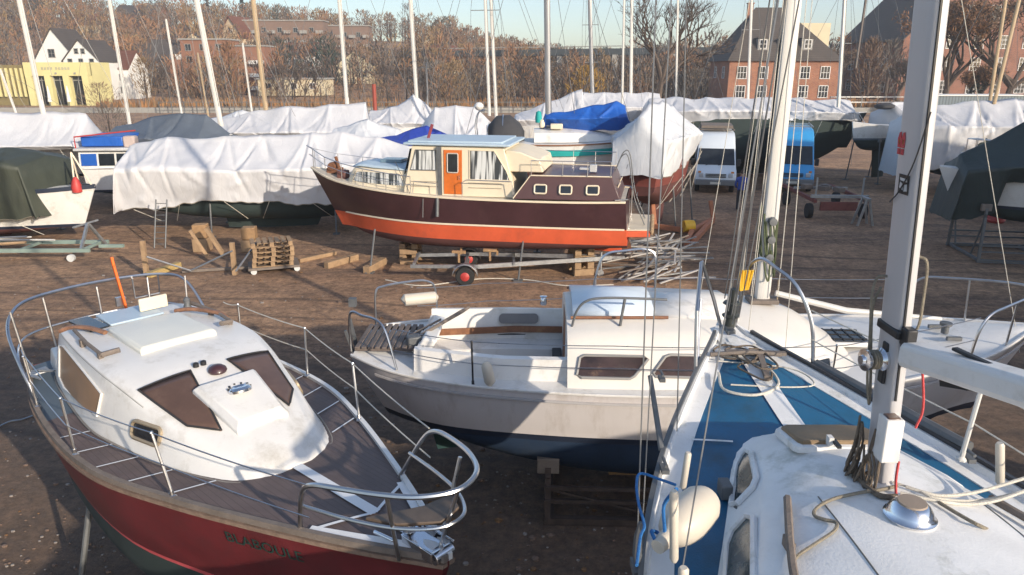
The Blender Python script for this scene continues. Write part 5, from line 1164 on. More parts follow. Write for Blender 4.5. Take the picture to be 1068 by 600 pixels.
for a in (('conifer_tree', 'dark pointed conifer on the hilltop beside the tall white mast on the left', 224, 300, 13, 6, 4, 140, 'con', 1), ('conifer_tree', 'slim dark conifer on the skyline left of the tan mast', 260, 300, 14, 4.5, 4, 120, 'con', 2),
          ('evergreen_tree', 'broad dark evergreen standing up from the skyline between two masts', 298, 290, 12, 9, 4, 260, 'twig', 3), ('evergreen_tree', 'dome shaped brown grey tree highest on the skyline over the white hillside house', 428, 300, 15, 11, 2, 260, 'twig', 4),
          ('bare_tree', 'round headed brown tree on the skyline left of the slim white mast', 385, 300, 12, 12, 0, 260, 'twig', 5), ('leafy_bush', 'golden leaved bush by the road bridge, below its dark deck', 612, 128, 6.5, 7, 5, 800, 'twig', 6, None, 0, .8),
          ('leafy_bush', 'pale ochre bushy tree left of the pair of thin white masts', 470, 132, 7, 8, 3, 800, 'twig', 7), ('russet_tree', 'russet tree standing before the terracotta apartment block', 242, 150, 11, 7, 1, 800, 'twig', 8),
          ('evergreen_tree', 'dark evergreen between the two brick houses', 905, 128, 11, 6, 0, 700, 'twig', 10),
          ('conifer_tree', 'small dark conifer against the wall of the right brick house', 1016, 95, 5, 4, 4, 160, 'con', 11), ('low_bush', 'low dark bush beyond the gap between the white tent and the slate tarpaulin', 112, 62, 3.2, 4.0, 2, 500, 'twig', 31), ('low_bush', 'brown scrubby bush just right of the yellow hall, above the white tent', 104, 100, 4.2, 6, 0, 600, 'twig', 32), ('olive_bush', 'round olive bush between the white houses and the terracotta block', 152, 140, 8, 5, 3, 600, 'twig', 14),
          ('dark_bush', 'low dark bush left of the brick house with the hipped roof', 725, 118, 6, 7, 2, 700, 'twig', 15), ('bare_tree', 'grey brown tree behind the dark roof of the right house', 925, 138, 11, 7, 2, 600, 'twig', 16)):
    single_tree(*a)
def big_bare_tree(px, Y, seed, label, l0=3.6, tw=0, mt=0):
    rnd = random.Random(seed); x = (px - 534) / 760 * (Y * .957 + 1)
    t = thing('bare_tree', label, 'tree', (x, Y, 0))
    tr = MB(); cr = MB()
    def grow(p, d, l, r, k):
        q = p + d * l; bend = p + d * l * .5 + Vector((rnd.uniform(-1, 1), rnd.uniform(-1, 1), 0)) * l * .06
        (tr if k < 2 else cr).tube([p, bend, q], [r, r * .85, r * .66], 6 if k < 2 else (4 if k < 4 else 3))
        if k >= 4:
            for i in range(tw):
                c = p.lerp(q, rnd.random()) + Vector((rnd.gauss(0, .2), rnd.gauss(0, .2), rnd.gauss(0, .2))); dd = Vector((rnd.gauss(0, 1), rnd.gauss(0, 1), rnd.gauss(.3, 1))).normalized() * rnd.uniform(.15, .4); ss = Vector((rnd.gauss(0, 1), rnd.gauss(0, 1), rnd.gauss(0, 1))).normalized() * rnd.uniform(.03, .08)
                cr.add([c - dd, c + ss, c + dd, c - ss], [(0, 1, 2, 3)], 1)
        if k >= 6: return
        for i in range(rnd.choice([2, 3, 3]) if k else 5):
            ax = Vector((rnd.uniform(-1, 1), rnd.uniform(-1, 1), rnd.uniform(-.2, .6))).normalized()
            nd = (d * rnd.uniform(.7, 1.1) + ax * rnd.uniform(.5, 1.0) + Vector((0, 0, .10))).normalized()
            grow(q - d * l * rnd.uniform(0, .25), nd, l * rnd.uniform(.62, .86), max(r * .6, .022), k + 1)
    grow(Vector((0, 0, -.3)), Vector((.03, 0, 1)), l0, .42, 0)
    tr.build('trunk', BARK, t); cr.build('crown', [BARK, TWIGS[mt]], t, sharp=180)
big_bare_tree(688, 92, 21, 'big spreading leafless tree left of the brick house, branches against the sky', 5.0)
big_bare_tree(985, 90, 5, 'spreading russet branched tree before the left half of the right brick house', 5.0, 5, 1)
big_bare_tree(1052, 86, 8, 'brown branched tree at the right edge before the right brick house', 5.0, 5, 0)
big_bare_tree(868, 150, 13, 'tall round brown tree behind the white mast right of the brick house', 3.4, 2, 0)
big_bare_tree(938, 128, 14, 'grey brown bare tree by the left corner of the right brick house', 2.8, 1, 2)
big_bare_tree(1016, 96, 15, 'bushy russet tree in the middle of the right brick house front', 2.2, 3, 1)
# ------------------------------------------------------------------ buildings
ROOF_D = lined('dark slate roof', (.075, .062, .055), (.04, .034, .03), 'Z', .35, .12, .85, .25, .6)
ROOF_R = lined('weathered red tile roof', (.14, .055, .035), (.07, .03, .022), 'Z', .35, .12, .85, .25, .6)
BRICK = brick('orange red brick', (.33, .125, .06), (.25, .085, .045), (.30, .22, .17))
BRICK2 = brick('dark red brick', (.25, .09, .05), (.18, .065, .038), (.22, .16, .13))
TERRA = mat('terracotta facade', (.25, .12, .075), .85, 0, .12, .5)
WALL_W = mat('white render', (.72, .71, .68), .85, 0, .06, .5)
WALL_Y = mat('pale yellow facade', (.62, .56, .27), .8, 0, .08, .4)
WALL_P = mat('pale cream facade', (.60, .52, .36), .85, 0, .1, .5)
CONC = mat('grey concrete', (.30, .29, .27), .9, 0, .15, .4)
def add_window(root, c, w, h, face, m_frame=WHITE_PAINT, bars=(1, 1), arch=False, glass=None):
    """window set into a facade. face: angle of the outward normal about z"""
    M = Matrix.Rotation(face, 3, 'Z'); c = Vector(c); glass = glass or DARKGLASS
    def P(u, v, n): return c + M @ Vector((n, u, v))
    g = MB(); t = .09
    for (u, v, a, b) in ((0, h / 2, w + t, t), (0, -h / 2, w + t * 2.2, t), (-w / 2, 0, t, h), (w / 2, 0, t, h)): g.box(P(u, v, .03), (.08, a, b), M=M)
    for i in range(bars[0]): g.box(P(lerp(-w / 2, w / 2, (i + 1) / (bars[0] + 1)), 0, .02), (.06, .06, h), M=M)
    for i in range(bars[1]): g.box(P(0, lerp(-h / 2, h / 2, (i + 1) / (bars[1] + 1)), .02), (.05, w, .06), M=M)
    o = g.build('window', m_frame, root)
    g = MB(); g.box(P(0, 0, -.02), (.06, w, h), M=M); g.build('pane', glass, o); return o
def house(name, label, c, w, d, eave, ridge, rz, wall, roof, style='gable', axis='x', wins=(), group=None, chim=None, z0=None, over=.5, hip=.0, cat='house'):
    z = gh(c[0], c[1]) - .3 if z0 is None else z0
    t = thing(name, label, cat, (c[0], c[1], z), rz, group=group)
    g = MB()
    if style == 'gable':
        if axis == 'y': g.slab([(-w/2, -d/2, 0), (w/2, -d/2, 0), (w/2, -d/2, eave), (0, -d/2, ridge), (-w/2, -d/2, eave)], (0, d, 0))
        else: g.slab([(-w/2, -d/2, 0), (-w/2, d/2, 0), (-w/2, d/2, eave), (-w/2, 0, ridge), (-w/2, -d/2, eave)], (w, 0, 0))
    else: g.box((0, 0, eave / 2), (w, d, eave))
    g.build('wall', wall, t)
    r = MB(); th = .22
    if style == 'gable':
        if axis == 'y':
            for s in (-1, 1):
                k = over / (w / 2); r.slab([(0, -d/2 - over, ridge + .03), (s * (w/2 + over), -d/2 - over, eave - (ridge - eave) * k + .03), (s * (w/2 + over), d/2 + over, eave - (ridge - eave) * k + .03), (0, d/2 + over, ridge + .03)], (0, 0, th))
        else:
            for s in (-1, 1):
                k = over / (d / 2); r.slab([(-w/2 - over, 0, ridge + .03), (-w/2 - over, s * (d/2 + over), eave - (ridge - eave) * k + .03), (w/2 + over, s * (d/2 + over), eave - (ridge - eave) * k + .03), (w/2 + over, 0, ridge + .03)], (0, 0, th))
    elif style == 'hip':
        a, b = w / 2 + over, d / 2 + over; v = [(-a, -b, eave), (a, -b, eave), (a, b, eave), (-a, b, eave), (-a + hip, 0, ridge), (a - hip * 1.5, 0, ridge)]
        r.add(v, [(0, 1, 5, 4), (1, 2, 5), (2, 3, 4, 5), (3, 0, 4), (3, 2, 1, 0)])
    else: r.box((0, 0, eave + .15), (w + over, d + over, .3))
    ro = r.build('roof', roof, t, sharp=20)
    if chim:
        for cx, cy, ch in chim:
            g = MB(); g.box((cx, cy, ch - 1), (.9, .7, 2.4)); g.box((cx, cy, ch + .25), (1.1, .9, .15)); g.build('chimney', BRICK, ro)
    for q in wins: add_window(t, *q)
    return t
def build_buildings():
    S = -pi / 2
    # brick house with hipped roof
    wins = []
    for z in (2.2, 5.2):
        for x in (-6.9, -3.4, 0, 3.4, 6.7): wins.append(((x, -6.05, z), 1.5, 1.9, S, WHITE_PAINT, (2, 1)))
    for y in (-3, 2): wins.append(((-9.05, y, 5.2), 1.3, 1.8, pi, WHITE_PAINT, (1, 1)))
    t = house('brick_house', 'orange brick house with a tall hipped dark roof, white framed windows and a red chimney', (44.4, 130), 18.0, 12, 7.0, 15.6, 0, BRICK, ROOF_D, 'hip', wins=wins, hip=5.8, chim=[(-4.6, 0, 16.0)], z0=0)
    for x in (-3.6, .3, 3.7):
        g = MB(); g.slab([(x - .8, -5.2, 8.7), (x + .8, -5.2, 8.7), (x + .8, -5.2, 10.5), (x - .8, -5.2, 10.5)], (0, 2.8, 0)); d = g.build('dormer', CONC, t); add_window(t, (x, -5.22, 9.65), 1.1, 1.3, S, WHITE_PAINT, (1, 1))
        g = MB(); g.box((x, -3.9, 10.6), (1.9, 3.0, .14)); g.build('dormer_roof', ROOF_D, t)
    g = MB(); g.box((12.5, 14, 5), (7, 8, 10)); g.slab([(9, 9.8, 10), (16, 9.8, 10), (16, 9.8, 12), (9, 9.8, 13.8)], (0, 8, 0)); tagmb(MB().box((57.0, 150, 7), (6, 9, 14)), 'gabled_building', WALL_P, 'sliver of pale building behind the right end of the hipped roof', 'building')
    # big brick house at the right
    wins = [((x, -11.05, z), 2.0, 2.3, S, WHITE_PAINT, (2, 2)) for z in (2.4, 6.6, 10.6) for x in (-10.5, -5, .5, 5.5, 10.5)] + [((x, -11.05, 15.6), 1.9, 3.0, S, WHITE_PAINT, (1, 1)) for x in (-2.5, 2.8)] + [((-14.55, y, z), 1.9, 2.1, pi, WHITE_PAINT, (1, 1)) for z in (2.4, 6.6) for y in (-6, 0, 6)]
    house('brick_house', 'tall dark red brick house at the right edge, half hidden by bare trees', (86.5, 156), 29, 22, 11.2, 25.5, .10, BRICK2, ROOF_D, 'gable', 'y', wins, z0=0)
    # yellow hall with slanted pillars
    c = at(66, 108, Y=124); t = thing('yellow_hall', 'pale yellow quayside hall with three tall dark openings between pillars', 'building', (c.x, 124, 0))
    g = MB(); g.box((0, 3.4, 3.4), (10.3, 6, 6.8)); g.box((0, .0, 5.75), (10.3, 1.2, 2.1)); g.build('wall', WALL_Y, t)
    for x in (-4.6, -1.55, 1.45, 4.55):
        g = MB(); g.slab([(x - .5, -.6, 4.7), (x + .5, -.6, 4.7), (x + .85, -1.0, 0), (x - .15, -1.0, 0)], (0, 1.0, 0)); g.build('pillar', WALL_Y, t)
    for x in (-3.05, -.05, 3.0):
        g = MB(); g.box((x, .36, 2.4), (2.0, .08, 4.6)); o = g.build('glazed_opening', DARKGLASS, t); g = MB()
        for dx in (-.95, 0, .95): g.box((x + dx, .28, 2.4), (.1, .08, 4.6))
        g.box((x, .28, 4.0), (2, .08, .12)); g.build('frame', CONC, o)
    g = MB()
    for i in range(9): g.box((-2.1 + .5 * i + (.3 if i > 3 else 0), -.62, 5.85), (.34, .05, .42))
    g.build('lettering', mat('grey facade lettering', (.42, .40, .27), .7), t)
    for x in (-3.2, 0, 3.1):
        g = MB(); g.lathe([(.16, -.1), (.16, .1)], (x, -.64, 5.1), (0, 1, 0), 10); g.build('wall_lamp', CONC, t)
    g = MB(); g.box((-12.0, 3.0, 3.2), (13.5, 6, 6.4)); w = g.build('side_wing', mat('olive brown slatted wall', (.20, .16, .07), .85, 0, .2, 1), t)
    for i in range(16):
        g = MB(); g.slab([(-18.4 + .82 * i, -.2, 5.9), (-18.05 + .82 * i, -.2, 5.9), (-17.75 + .82 * i, -.5, 1.4), (-18.1 + .82 * i, -.5, 1.4)], (0, .22, 0)); g.build('slat', WALL_Y, w)
    for k, (x, lab) in enumerate(((-.6, 'closed white parasol by the middle opening of the yellow hall'), (2.5, 'closed white parasol by the right opening of the yellow hall'))):
        p = thing('parasol', lab, 'parasol', (c.x + x, 121.5, 0), group='closed parasols by the yellow hall')
        MB().tube([(0, 0, 0), (0, 0, 3.3)], .05, 6).build('pole', GREYSTEEL, p); MB().lathe([(.32, .7), (.26, 1.2), (.16, 2.6), (.05, 3.2), (0, 3.25)], n=10).build('canopy', WALL_W, p)
    # white houses
    wins = [((x, -4.05, z), 1.0, 1.3, S, DARKGLASS, (1, 1)) for x, z in ((0, 7.2), (-1.6, 10), )]
    house('white_house', 'white gabled house with dark roof rising behind the yellow hall', at(74, 80, Y=150).to_tuple()[:2], 8.6, 8, 7.0, 13.0, 0, WALL_W, ROOF_D, 'gable', 'y', [((-.6, -4.05, 8.6), 1.2, 1.5, S, CONC, (1, 1))], z0=0, over=.3)
    g = house('white_house', 'white gable fronted house with many small windows right of the yellow hall', at(101, 80, Y=146).to_tuple()[:2], 6.6, 9, 7.2, 10.8, 0, WALL_W, ROOF_D, 'gable', 'y', [((x, -4.55, z), .8, 1.1, S, CONC, (0, 1)) for z in (2.2, 4.6, 7.0) for x in (-2, 0, 2)] + [((x, -4.55, 8.9), .7, .9, S, CONC, (0, 1)) for x in (-.6, .6)], z0=0, over=.25)
    house('white_house', 'long low white and pink house stepping down behind the second white gable', at(124, 80, Y=152).to_tuple()[:2], 8, 8, 5.8, 9.0, 0, WALL_W, ROOF_R, 'gable', 'x', [((x, -4.05, z), .9, 1.2, S, CONC, (0, 1)) for z in (1.8, 4.2) for x in (-2.6, 0, 2.6)], z0=0, over=.3)
    house('hillside_house', 'small grey house among trees between the masts on the left', at(158, 70, Y=185).to_tuple()[:2], 9, 8, 6, 9.5, .2, mat('grey blue render', (.22, .24, .26), .85), ROOF_D, 'gable', 'x', [((x, -4.05, 4), 1, 1.3, S, WHITE_PAINT, (0, 1)) for x in (-2.5, 2)])
    house('hillside_house', 'dark roofed house high on the hill near the upper left', at(150, 22, Y=290).to_tuple()[:2], 16, 10, 5, 8, 0, BRICK2, ROOF_D, 'gable', 'x', [((x, -5.05, 3), 1.4, 1.4, S, WHITE_PAINT, (0, 0)) for x in (-5, 0, 5)])
    house('hillside_house', 'house with steep red roof and cream gable above the apartments', at(252, 50, Y=235).to_tuple()[:2], 8, 9, 5, 10.5, -.3, mat('cream gable wall', (.55, .42, .28), .85), ROOF_R, 'gable', 'y', [((0, -4.55, 6.6), 1.4, 1.4, S, WHITE_PAINT, (1, 0)), ((-2, -4.55, 3), 1.2, 1.4, S, WHITE_PAINT, (1, 0)), ((2, -4.55, 3), 1.2, 1.4, S, WHITE_PAINT, (1, 0))], z0=10)
    for px, py, Y, w, h, m, rf, lab in ((318, 62, 215, 8, 5.5, WALL_W, ROOF_R, 'small white house with red roof among trees above the cream flat roofed building'), (205, 52, 225, 8, 6, WALL_P, ROOF_D, 'small cream house on the slope above the terracotta apartment block'),
            (176, 60, 205, 7, 5.5, WALL_W, ROOF_D, 'little white house with dark roof left of the terracotta apartment block'), (460, 66, 200, 8, 5, WALL_P, ROOF_R, 'little pale house with red roof by the left end of the road bridge'), (372, 72, 196, 9, 5, WALL_P, ROOF_D, 'pale house low on the slope below the white flat roofed villa'),
            (96, 30, 270, 10, 6, WALL_P, ROOF_R, 'pale house with red roof on the hill high above the white gables')):
        c = at(px, py, Y=Y); house('hillside_house', lab, (c.x, Y), w, 7, h, h + 3.2, R.uniform(-.3, .3), m, rf, 'gable', R.choice(['x', 'y']), [((x, -3.55, h * .55), 1.1, 1.3, S, CONC, (1, 0)) for x in (-w * .27, w * .25)], z0=c.z - h * .8, over=.3)
    # terracotta apartment block with balconies
    c = at(232, 100, Y=172); t = thing('apartment_block', 'terracotta apartment block behind the tall white mast on the left', 'apartments', (c.x, 172, gh(c.x, 172) - .5), .0)
    g = MB(); g.box((-3, 4, 5.9), (10.4, 8, 11.8)); g.box((-10, 5, 3.8), (5, 8, 7.6)); g.box((6.5, 4, 5.2), (8, 8, 10.4)); g.build('wall', TERRA, t)
    g = MB(); g.box((-3, 4, 11.95), (11.0, 8.6, .3)); g.box((6.5, 4, 10.55), (8.4, 8.6, .3)); g.build('roof', CONC, t)
    for z in (2, 4.8, 7.6, 10.2):
        for x in (-6.5, -3.2, .4): add_window(t, (x, -.05, z), 1.3, 1.4, S, CONC, (1, 0))
        if z < 9: add_window(t, (5, -.05, z), 1.3, 1.4, S, CONC, (1, 0))
        if z < 9:
            g = MB(); g.box((8.6, -.7, z - .6), (3.2, 1.4, .8)); g.build('balcony', WALL_W, t)
    # brick flats further right
    c = at(338, 95, Y=232)
    for k, (cx, w, lab) in enumerate(((300, 24, 'long brown brick apartment block with pale balconies, left of the white mast'), (352, 22, 'brown brick apartment block stretching towards the white flat roofed house'))):
        c = at(cx, 80, Y=236 + 14 * k); t = thing('apartment_block', lab, 'apartments', (c.x, 236 + 14 * k, gh(c.x, 236) - .5), .05, group=None)
        g = MB(); g.box((0, 4, 5.6), (w, 8, 11.2)); g.build('wall', mat('grey brown brick flats', (.19, .125, .095), .85, 0, .15, .4), t); g = MB(); g.box((0, 4, 11.35), (w + .6, 8.6, .3)); g.build('roof', CONC, t)
        for z in (3, 5.8, 8.6):
            for i in range(5):
                x = -w / 2 + w * (i + .5) / 5; add_window(t, (x - 1.2, -.05, z), 1.3, 1.4, S, CONC, (1, 0))
                g = MB(); g.box((x + 1.2, -.6, z - .6), (2.0, 1.2, .9)); g.build('balcony', CONC, t)
    c = at(402, 58, Y=272); t = thing('modern_house', 'white flat roofed villa with long balconies on the hillside', 'house', (c.x, 272, c.z - 4))
    g = MB(); g.box((0, 4, 3.0), (18, 8, 5.0)); g.build('wall', mat('grey villa wall', (.26, .24, .22), .8), t)
    for z, w in ((5.6, 20), (2.9, 24)): g = MB(); g.box((1, 2.6, z), (w, 9.5, .45)); g.build('roof_slab' if z > 5 else 'balcony', WALL_W, t)
    for x in (-6, -2, 2, 6): add_window(t, (x, -.05, 4.2), 2.6, 1.7, S, CONC, (1, 0))
    t = house('pavilion', 'long low cream building with flat roof beside the tan mast', at(310, 96, Y=162).to_tuple()[:2], 14.2, 7, 3.3, 3.6, 0, WALL_P, CONC, 'flat', wins=[((x, -3.55, 2.0), 1.3, 1.2, S, WHITE_PAINT, (1, 0)) for x in (-5, -2.4, .4, 4.4)], z0=.3, over=.5, cat='building')
    t = house('kiosk', 'small white sided shed with dark roof at the end of the cream building', at(352, 99, Y=158).to_tuple()[:2], 4, 5, 2.4, 3.2, 0, WALL_W, ROOF_D, 'gable', 'x', z0=.3, over=.3, cat='shed') if 0 else None
    # viaduct
    a, b = at(425, 57, Y=205), at(700, 53, Y=185); t = thing('road_bridge', 'dark road bridge seen through the trees right of centre', 'bridge', (0, 0, 0))
    g = MB(); g.beam((a.x, a.y, a.z), (b.x + 12, b.y, b.z), 9, 1.5); g.build('deck', mat('dark bridge steel', (.05, .06, .065), .8), t)
    g = MB(); g.beam((a.x, a.y - 4.4, a.z + 1.3), (b.x + 12, b.y - 4.4, b.z + 1.3), .1, .2); g.build('parapet', CONC, t)
    for k in range(6):
        p = a.lerp(b, k / 5); g = MB(); g.box((p.x, p.y, p.z / 2 - 1), (1.4, 5, p.z + .5)); g.build('pier', CONC, t)
    # quay wall, fence, container
    g = MB(); g.box((-10, 103.5, .35), (130, .5, .7)); tagmb(g, 'quay_wall', CONC, 'low grey quay wall at the far side of the yard', 'wall')
    f = thing('quay_fence', 'dark post and rail fence on the far quay, from the cream building to the bushes', 'fence', (0, 0, 0))
    for i in range(44):
        x = -48 + 1.7 * i; g = MB(); g.box((x, 102, .8), (.1, .1, 1.6)); g.build('post', GREYSTEEL, f)
    g = MB(); g.beam((-48, 102, 1.5), (26, 102, 1.5), .08, .08); g.beam((-48, 102, .9), (26, 102, .9), .06, .06); g.build('rail', GREYSTEEL, f)
    f = thing('garden_fence', 'white horizontal railing right of the hip roofed house', 'fence', (0, 0, 0))
    for i in range(9):
        g = MB(); g.box((44 + 2.2 * i, 104, 1.1), (.1, .1, 2.2)); g.build('post', CONC, f)
    g = MB()
    for z in (2.1, 1.4): g.beam((44, 104, z), (62, 104, z), .08, .14)
    g.build('rail', WALL_W, f)
    a = at(965, 106, Y=62); t = thing('container', 'long blue grey container beyond the white covers on the right', 'container', (a.x + 3.2, 62, 0))
    g = MB(); g.box((0, 0, 2.75), (8.4, 2.4, 2.1)); g.build('body', lined('blue grey corrugated steel', (.13, .17, .20), (.08, .11, .13), 'X', .25, .4, .6, .15), t); g = MB(); g.box((0, 0, 3.84), (8.6, 2.6, .08)); g.build('roof', WALL_W, t); g = MB(); g.box((0, 0, .85), (8, 2.2, 1.68)); g.build('trestle', GREYSTEEL, t)
    p = at(152 * 0 + 391, 110, Y=60); tagmb(MB().tube([(p.x, 60, 0), (p.x, 60, at(391, 88, Y=60).z)], .16, 8), 'mooring_post', mat('faded red post', (.30, .06, .04), .7), 'faded red post standing behind the white covers', 'post')
build_buildings()
# ------------------------------------------------------------------ covered boats of the middle distance
def lin(rows, x):
    if x <= rows[0][0]: return rows[0][1:]
    for a, b in zip(rows, rows[1:]):
        if x <= b[0]: return [lerp(p, q, (x - a[0]) / (b[0] - a[0])) for p, q in zip(a[1:], b[1:])]
    return rows[-1][1:]
def facet(u, v, seed):
    """taut cloth between random points: flat triangles with sharp creases"""
    def h(i, j): return noise.noise(Vector((i * 7.31 + seed * 3.7, j * 5.17 + seed, seed * 1.9)))
    u += .45 * v; i, j = math.floor(u), math.floor(v); a, b = u - i, v - j
    h00, h10, h01, h11 = h(i, j), h(i + 1, j), h(i, j + 1), h(i + 1, j + 1)
    return h00 + a * (h10 - h00) + b * (h11 - h10) if a > b else h00 + b * (h01 - h00) + a * (h11 - h01)
def tarp_mesh(rows, n=120, amp=.09, seed=0, hem=.18, endl=True, endr=True, m1=14, m2=12, tuck=.30):
    """rows: x, z ridge, half width at eave, z eave, z hem near side, z hem far side (local x along ridge, -y nearest the viewer)"""
    x0, x1 = rows[0][0], rows[-1][0]; out = []; rnd = random.Random(seed * 7 + 1); size = (x1 - x0)
    sup = []; q = x0 + .1                                              # bearers that carry the sheet
    while q < x1: sup.append(q); q += rnd.uniform(1.1, 2.1)
    cre = []
    for c in sup:                                                     # taut folds running from each bearer down to the tie points
        for _ in range(4): cre.append((c + rnd.uniform(-.08, .08), 0.0, c + rnd.uniform(-1.3, 1.3), rnd.uniform(.55, 1.0), rnd.uniform(.5, 1.0), rnd.uniform(.045, .11), rnd.choice([-1, 1])))
    for _ in range(int(size * 2.6)):
        c = rnd.uniform(x0, x1); v = rnd.uniform(.2, .95); dx = rnd.uniform(-1.2, 1.2); cre.append((c, v, c + dx, clamp(v + rnd.uniform(-.45, .45), .02, 1), rnd.uniform(.3, .8), rnd.uniform(.04, .10), rnd.choice([-1, 1, 1])))
    def fold(x, v, s):
        h = 0
        for i, (xa, va, xb, vb, k, w, sd) in enumerate(cre):
            if (i * 7 + 3) % 3 == 0 and s > 0: continue
            if abs(vb - va) < .03: continue
            t = (v - va) / (vb - va)
            if t < 0 or t > 1: continue
            d = abs(x - lerp(xa, xb, t)) / w
            if d < 5: h += sd * k * math.exp(-d * 1.1) * (4 * t * (1 - t) + .25) * .8
        return h
    def section(x):
        zr, we, ze, hn, hf = lin(rows, x); pts = []
        near = min(abs(x - c) for c in sup); zr = zr - min(near, .8) ** 1.3 * .12
        for s, hz in ((-1, hn), (1, hf)):
            part = []
            for j in range(m2 + 1): part.append((s * (we - tuck * (1 - j / m2)), lerp(hz, ze, j / m2), 0 if j == 0 else .6, 1 - .45 * j / m2))
            for j in range(1, m1 + 1):
                t = j / m1; part.append((s * we * (1 - t), lerp(ze, zr, t) - .09 * sin(pi * t) * (zr - ze), 1, .55 * (1 - t)))
            pts.append(part)
        return pts[0] + pts[1][-2::-1]
    def wr(p, v):
        u = v * 2.6; s = -1 if p.y <= 0 else 1
        return amp * (1.5 * facet(p.x * .62, u * .8 + (5 if s > 0 else 0), seed) + .32 * facet(p.x * 1.7 + 9, u * 1.5, seed + 4) + .62 * fold(p.x, v, s) + .10 * noise.noise(p * 2.2))
    for i in range(n + 1):
        x = lerp(x0, x1, i / n); r = []
        for y, z, k, v in section(x):
            p = Vector((x, y, z)); w = wr(p, v)
            if k == 0: p.z += hem * noise.noise(Vector((x * .9, seed, y))) + .4 * hem * noise.noise(Vector((x * 3, seed, 2)))
            sg = -1 if y < 0 else 1
            if abs(y) > 1e-4: p.y += sg * w * (1.2 if k < 1 else .6)
            p.z += w * (.7 if k == 1 else .15)
            r.append(p)
        out.append(r)
    def end(row, dx):
        res = []
        for t in (.25, .6, 1.0):
            rr = []
            for p in row:
                q = p.copy(); lo = min(row[0].z, row[-1].z); q.z = lerp(p.z, lo + .1 * noise.noise(p * 2), t ** .9); q.x += dx * t + .04 * noise.noise(q * 1.7); q.y *= 1 - .05 * t; rr.append(q)
            res.append(rr)
        return res
    if endl: out = end(out[0], -.25)[::-1] + out
    if endr: out = out + end(out[-1], .25)
    return MB().grid(out)
def boat_st(L, b, zd, zk, sheer=.25, stern=.7):
    return [[0, b * stern, zd + .02, lerp(zk, zd, .35)], [L * .2, b * .93, zd - .02, lerp(zk, zd, .1)], [L * .45, b, zd, zk], [L * .68, b * .86, zd + sheer * .3, zk], [L * .85, b * .52, zd + sheer * .65, lerp(zk, zd, .12)], [L, .03, zd + sheer, lerp(zk, zd, .5)]]
def props_for(t, L, b, zd, word, n=2, m=None):
    Mx = MW[t]
    for i in range(n):
        x = L * (.28 + .42 * i / max(n - 1, 1))
        for s in (-1, 1):
            p = thing('boat_prop', '%s %s steel prop under %s' % ('near' if s * math.cos(MW[t].to_euler().z) < 0 else 'far', 'left' if i == (0 if math.cos(MW[t].to_euler().z) > 0 else 1) else 'right', word), 'prop', M=Mx @ Matrix.Translation((x, s * b * 1.05, 0)), group='props under ' + word)
            g = MB(); g.tube([(0, 0, 0), (0, -s * b * .25, max(zd - .7, .7))], .035, 6); g.box((0, 0, .02), (.25, .25, .04)); g.box((0, -s * b * .26, max(zd - .7, .7)), (.2, .1, .2)); g.build('leg', m or GREYSTEEL, p)
def rig(root, foot_px, top_px, Y, d, m, spread=(), ztop=13.5, stays=True, lean=None):
    """mast of a laid-up boat, standing where the photo shows it"""
    a = at(*foot_px, Y=Y); b = at(*top_px, Y=Y)
    k = (b - a) / max(b.z - a.z, .1); tp = a + k * (ztop - a.z)
    o = mast_part(root, MW[root].inverted() @ (a - k * .6), MW[root].inverted() @ tp, d * 1.25, d, m, track=False, n=10, e=.8)
    g = MB()
    for z, w in spread:
        p = a + k * (z - a.z); g.tube([p - Vector((w, 0, 0)), p + Vector((w, 0, .02))], .02, 5)
        g.tube([p - Vector((w, 0, 0)), a + k * (ztop - a.z)], .009, 4); g.tube([p + Vector((w, 0, 0)), a + k * (ztop - a.z)], .009, 4)
        g.tube([p - Vector((w, 0, 0)), a - Vector((w * 1.3, 0, .2))], .009, 4); g.tube([p + Vector((w, 0, 0)), a + Vector((w * 1.3, 0, -.2))], .009, 4)
    if stays:
        g.tube([tp, a + Vector((3.4, .6, -.2))], .010, 4); g.tube([tp, a + Vector((-3.2, -.4, -.3))], .010, 4); g.tube([a + k * (ztop * .55), a + Vector((1.1, -.3, -.2))], .009, 4)
        g.tube([a + k * .3 + Vector((.12, -.1, 0)), tp + Vector((.03, -.05, 0))], .009, 4)
    if g.v: g.build('rigging', mat('thin grey wire', (.25, .25, .26), .5, .6), root, world=True)
    return o
def covered(name, label, P0, P1, hullspec, cover, mats, cov_mat, seed, group=None, cat='boat', n=120, amp=.09, word=None, tie=True):
    """laid-up boat: hull from P0 (stern) to P1 (bow), sheet over it; cover rows in local x, -y nearest the viewer when the bow points right"""
    L = (Vector(P1[:2]).to_3d() - Vector(P0[:2]).to_3d()).length
    t = thing(name, label, cat, M=frame((*P0[:2], 0), (*P1[:2], 0)), group=group)
    b, zd, zw, zk = hullspec; st = boat_st(L, b, zd, zk)
    hull(L, st, zw, zw - .1, nx=20, rb=.14).build('hull', mats, t, sharp=50); deck(L, st, .02, L, .03, 0, .05, 12).build('deck', WHITE_GRP, t)
    fin_keel(t, L * .3, L * .65, zk + .25, .1, .15, mats[2])
    if cover:
        tm = tarp_mesh(cover, n, amp, seed); o = tm.build('cover', cov_mat, t, sharp=180)
        k = 53; row = [tm.v[i * k] for i in range(3, len(tm.v) // k - 3, 2)]; MB().tube([p + Vector((0, -.012, .02)) for p in row], .014, 4).build('hem_rope', ROPE, o)
        if tie:
            g = MB()
            for i in range(7):
                x = lerp(cover[0][0] + .5, cover[-1][0] - .4, i / 6); zr, we, ze, hn, hf = tab(cover, x); g.tube([(x, -we - .06, hn + .05), (x + .5 * (-1) ** i, -b * .55, zk + .1)], .012, 4)
            g.build('tie_line', ROPE_W, t)
    if word: props_for(t, L, b, zd, word)
    return t
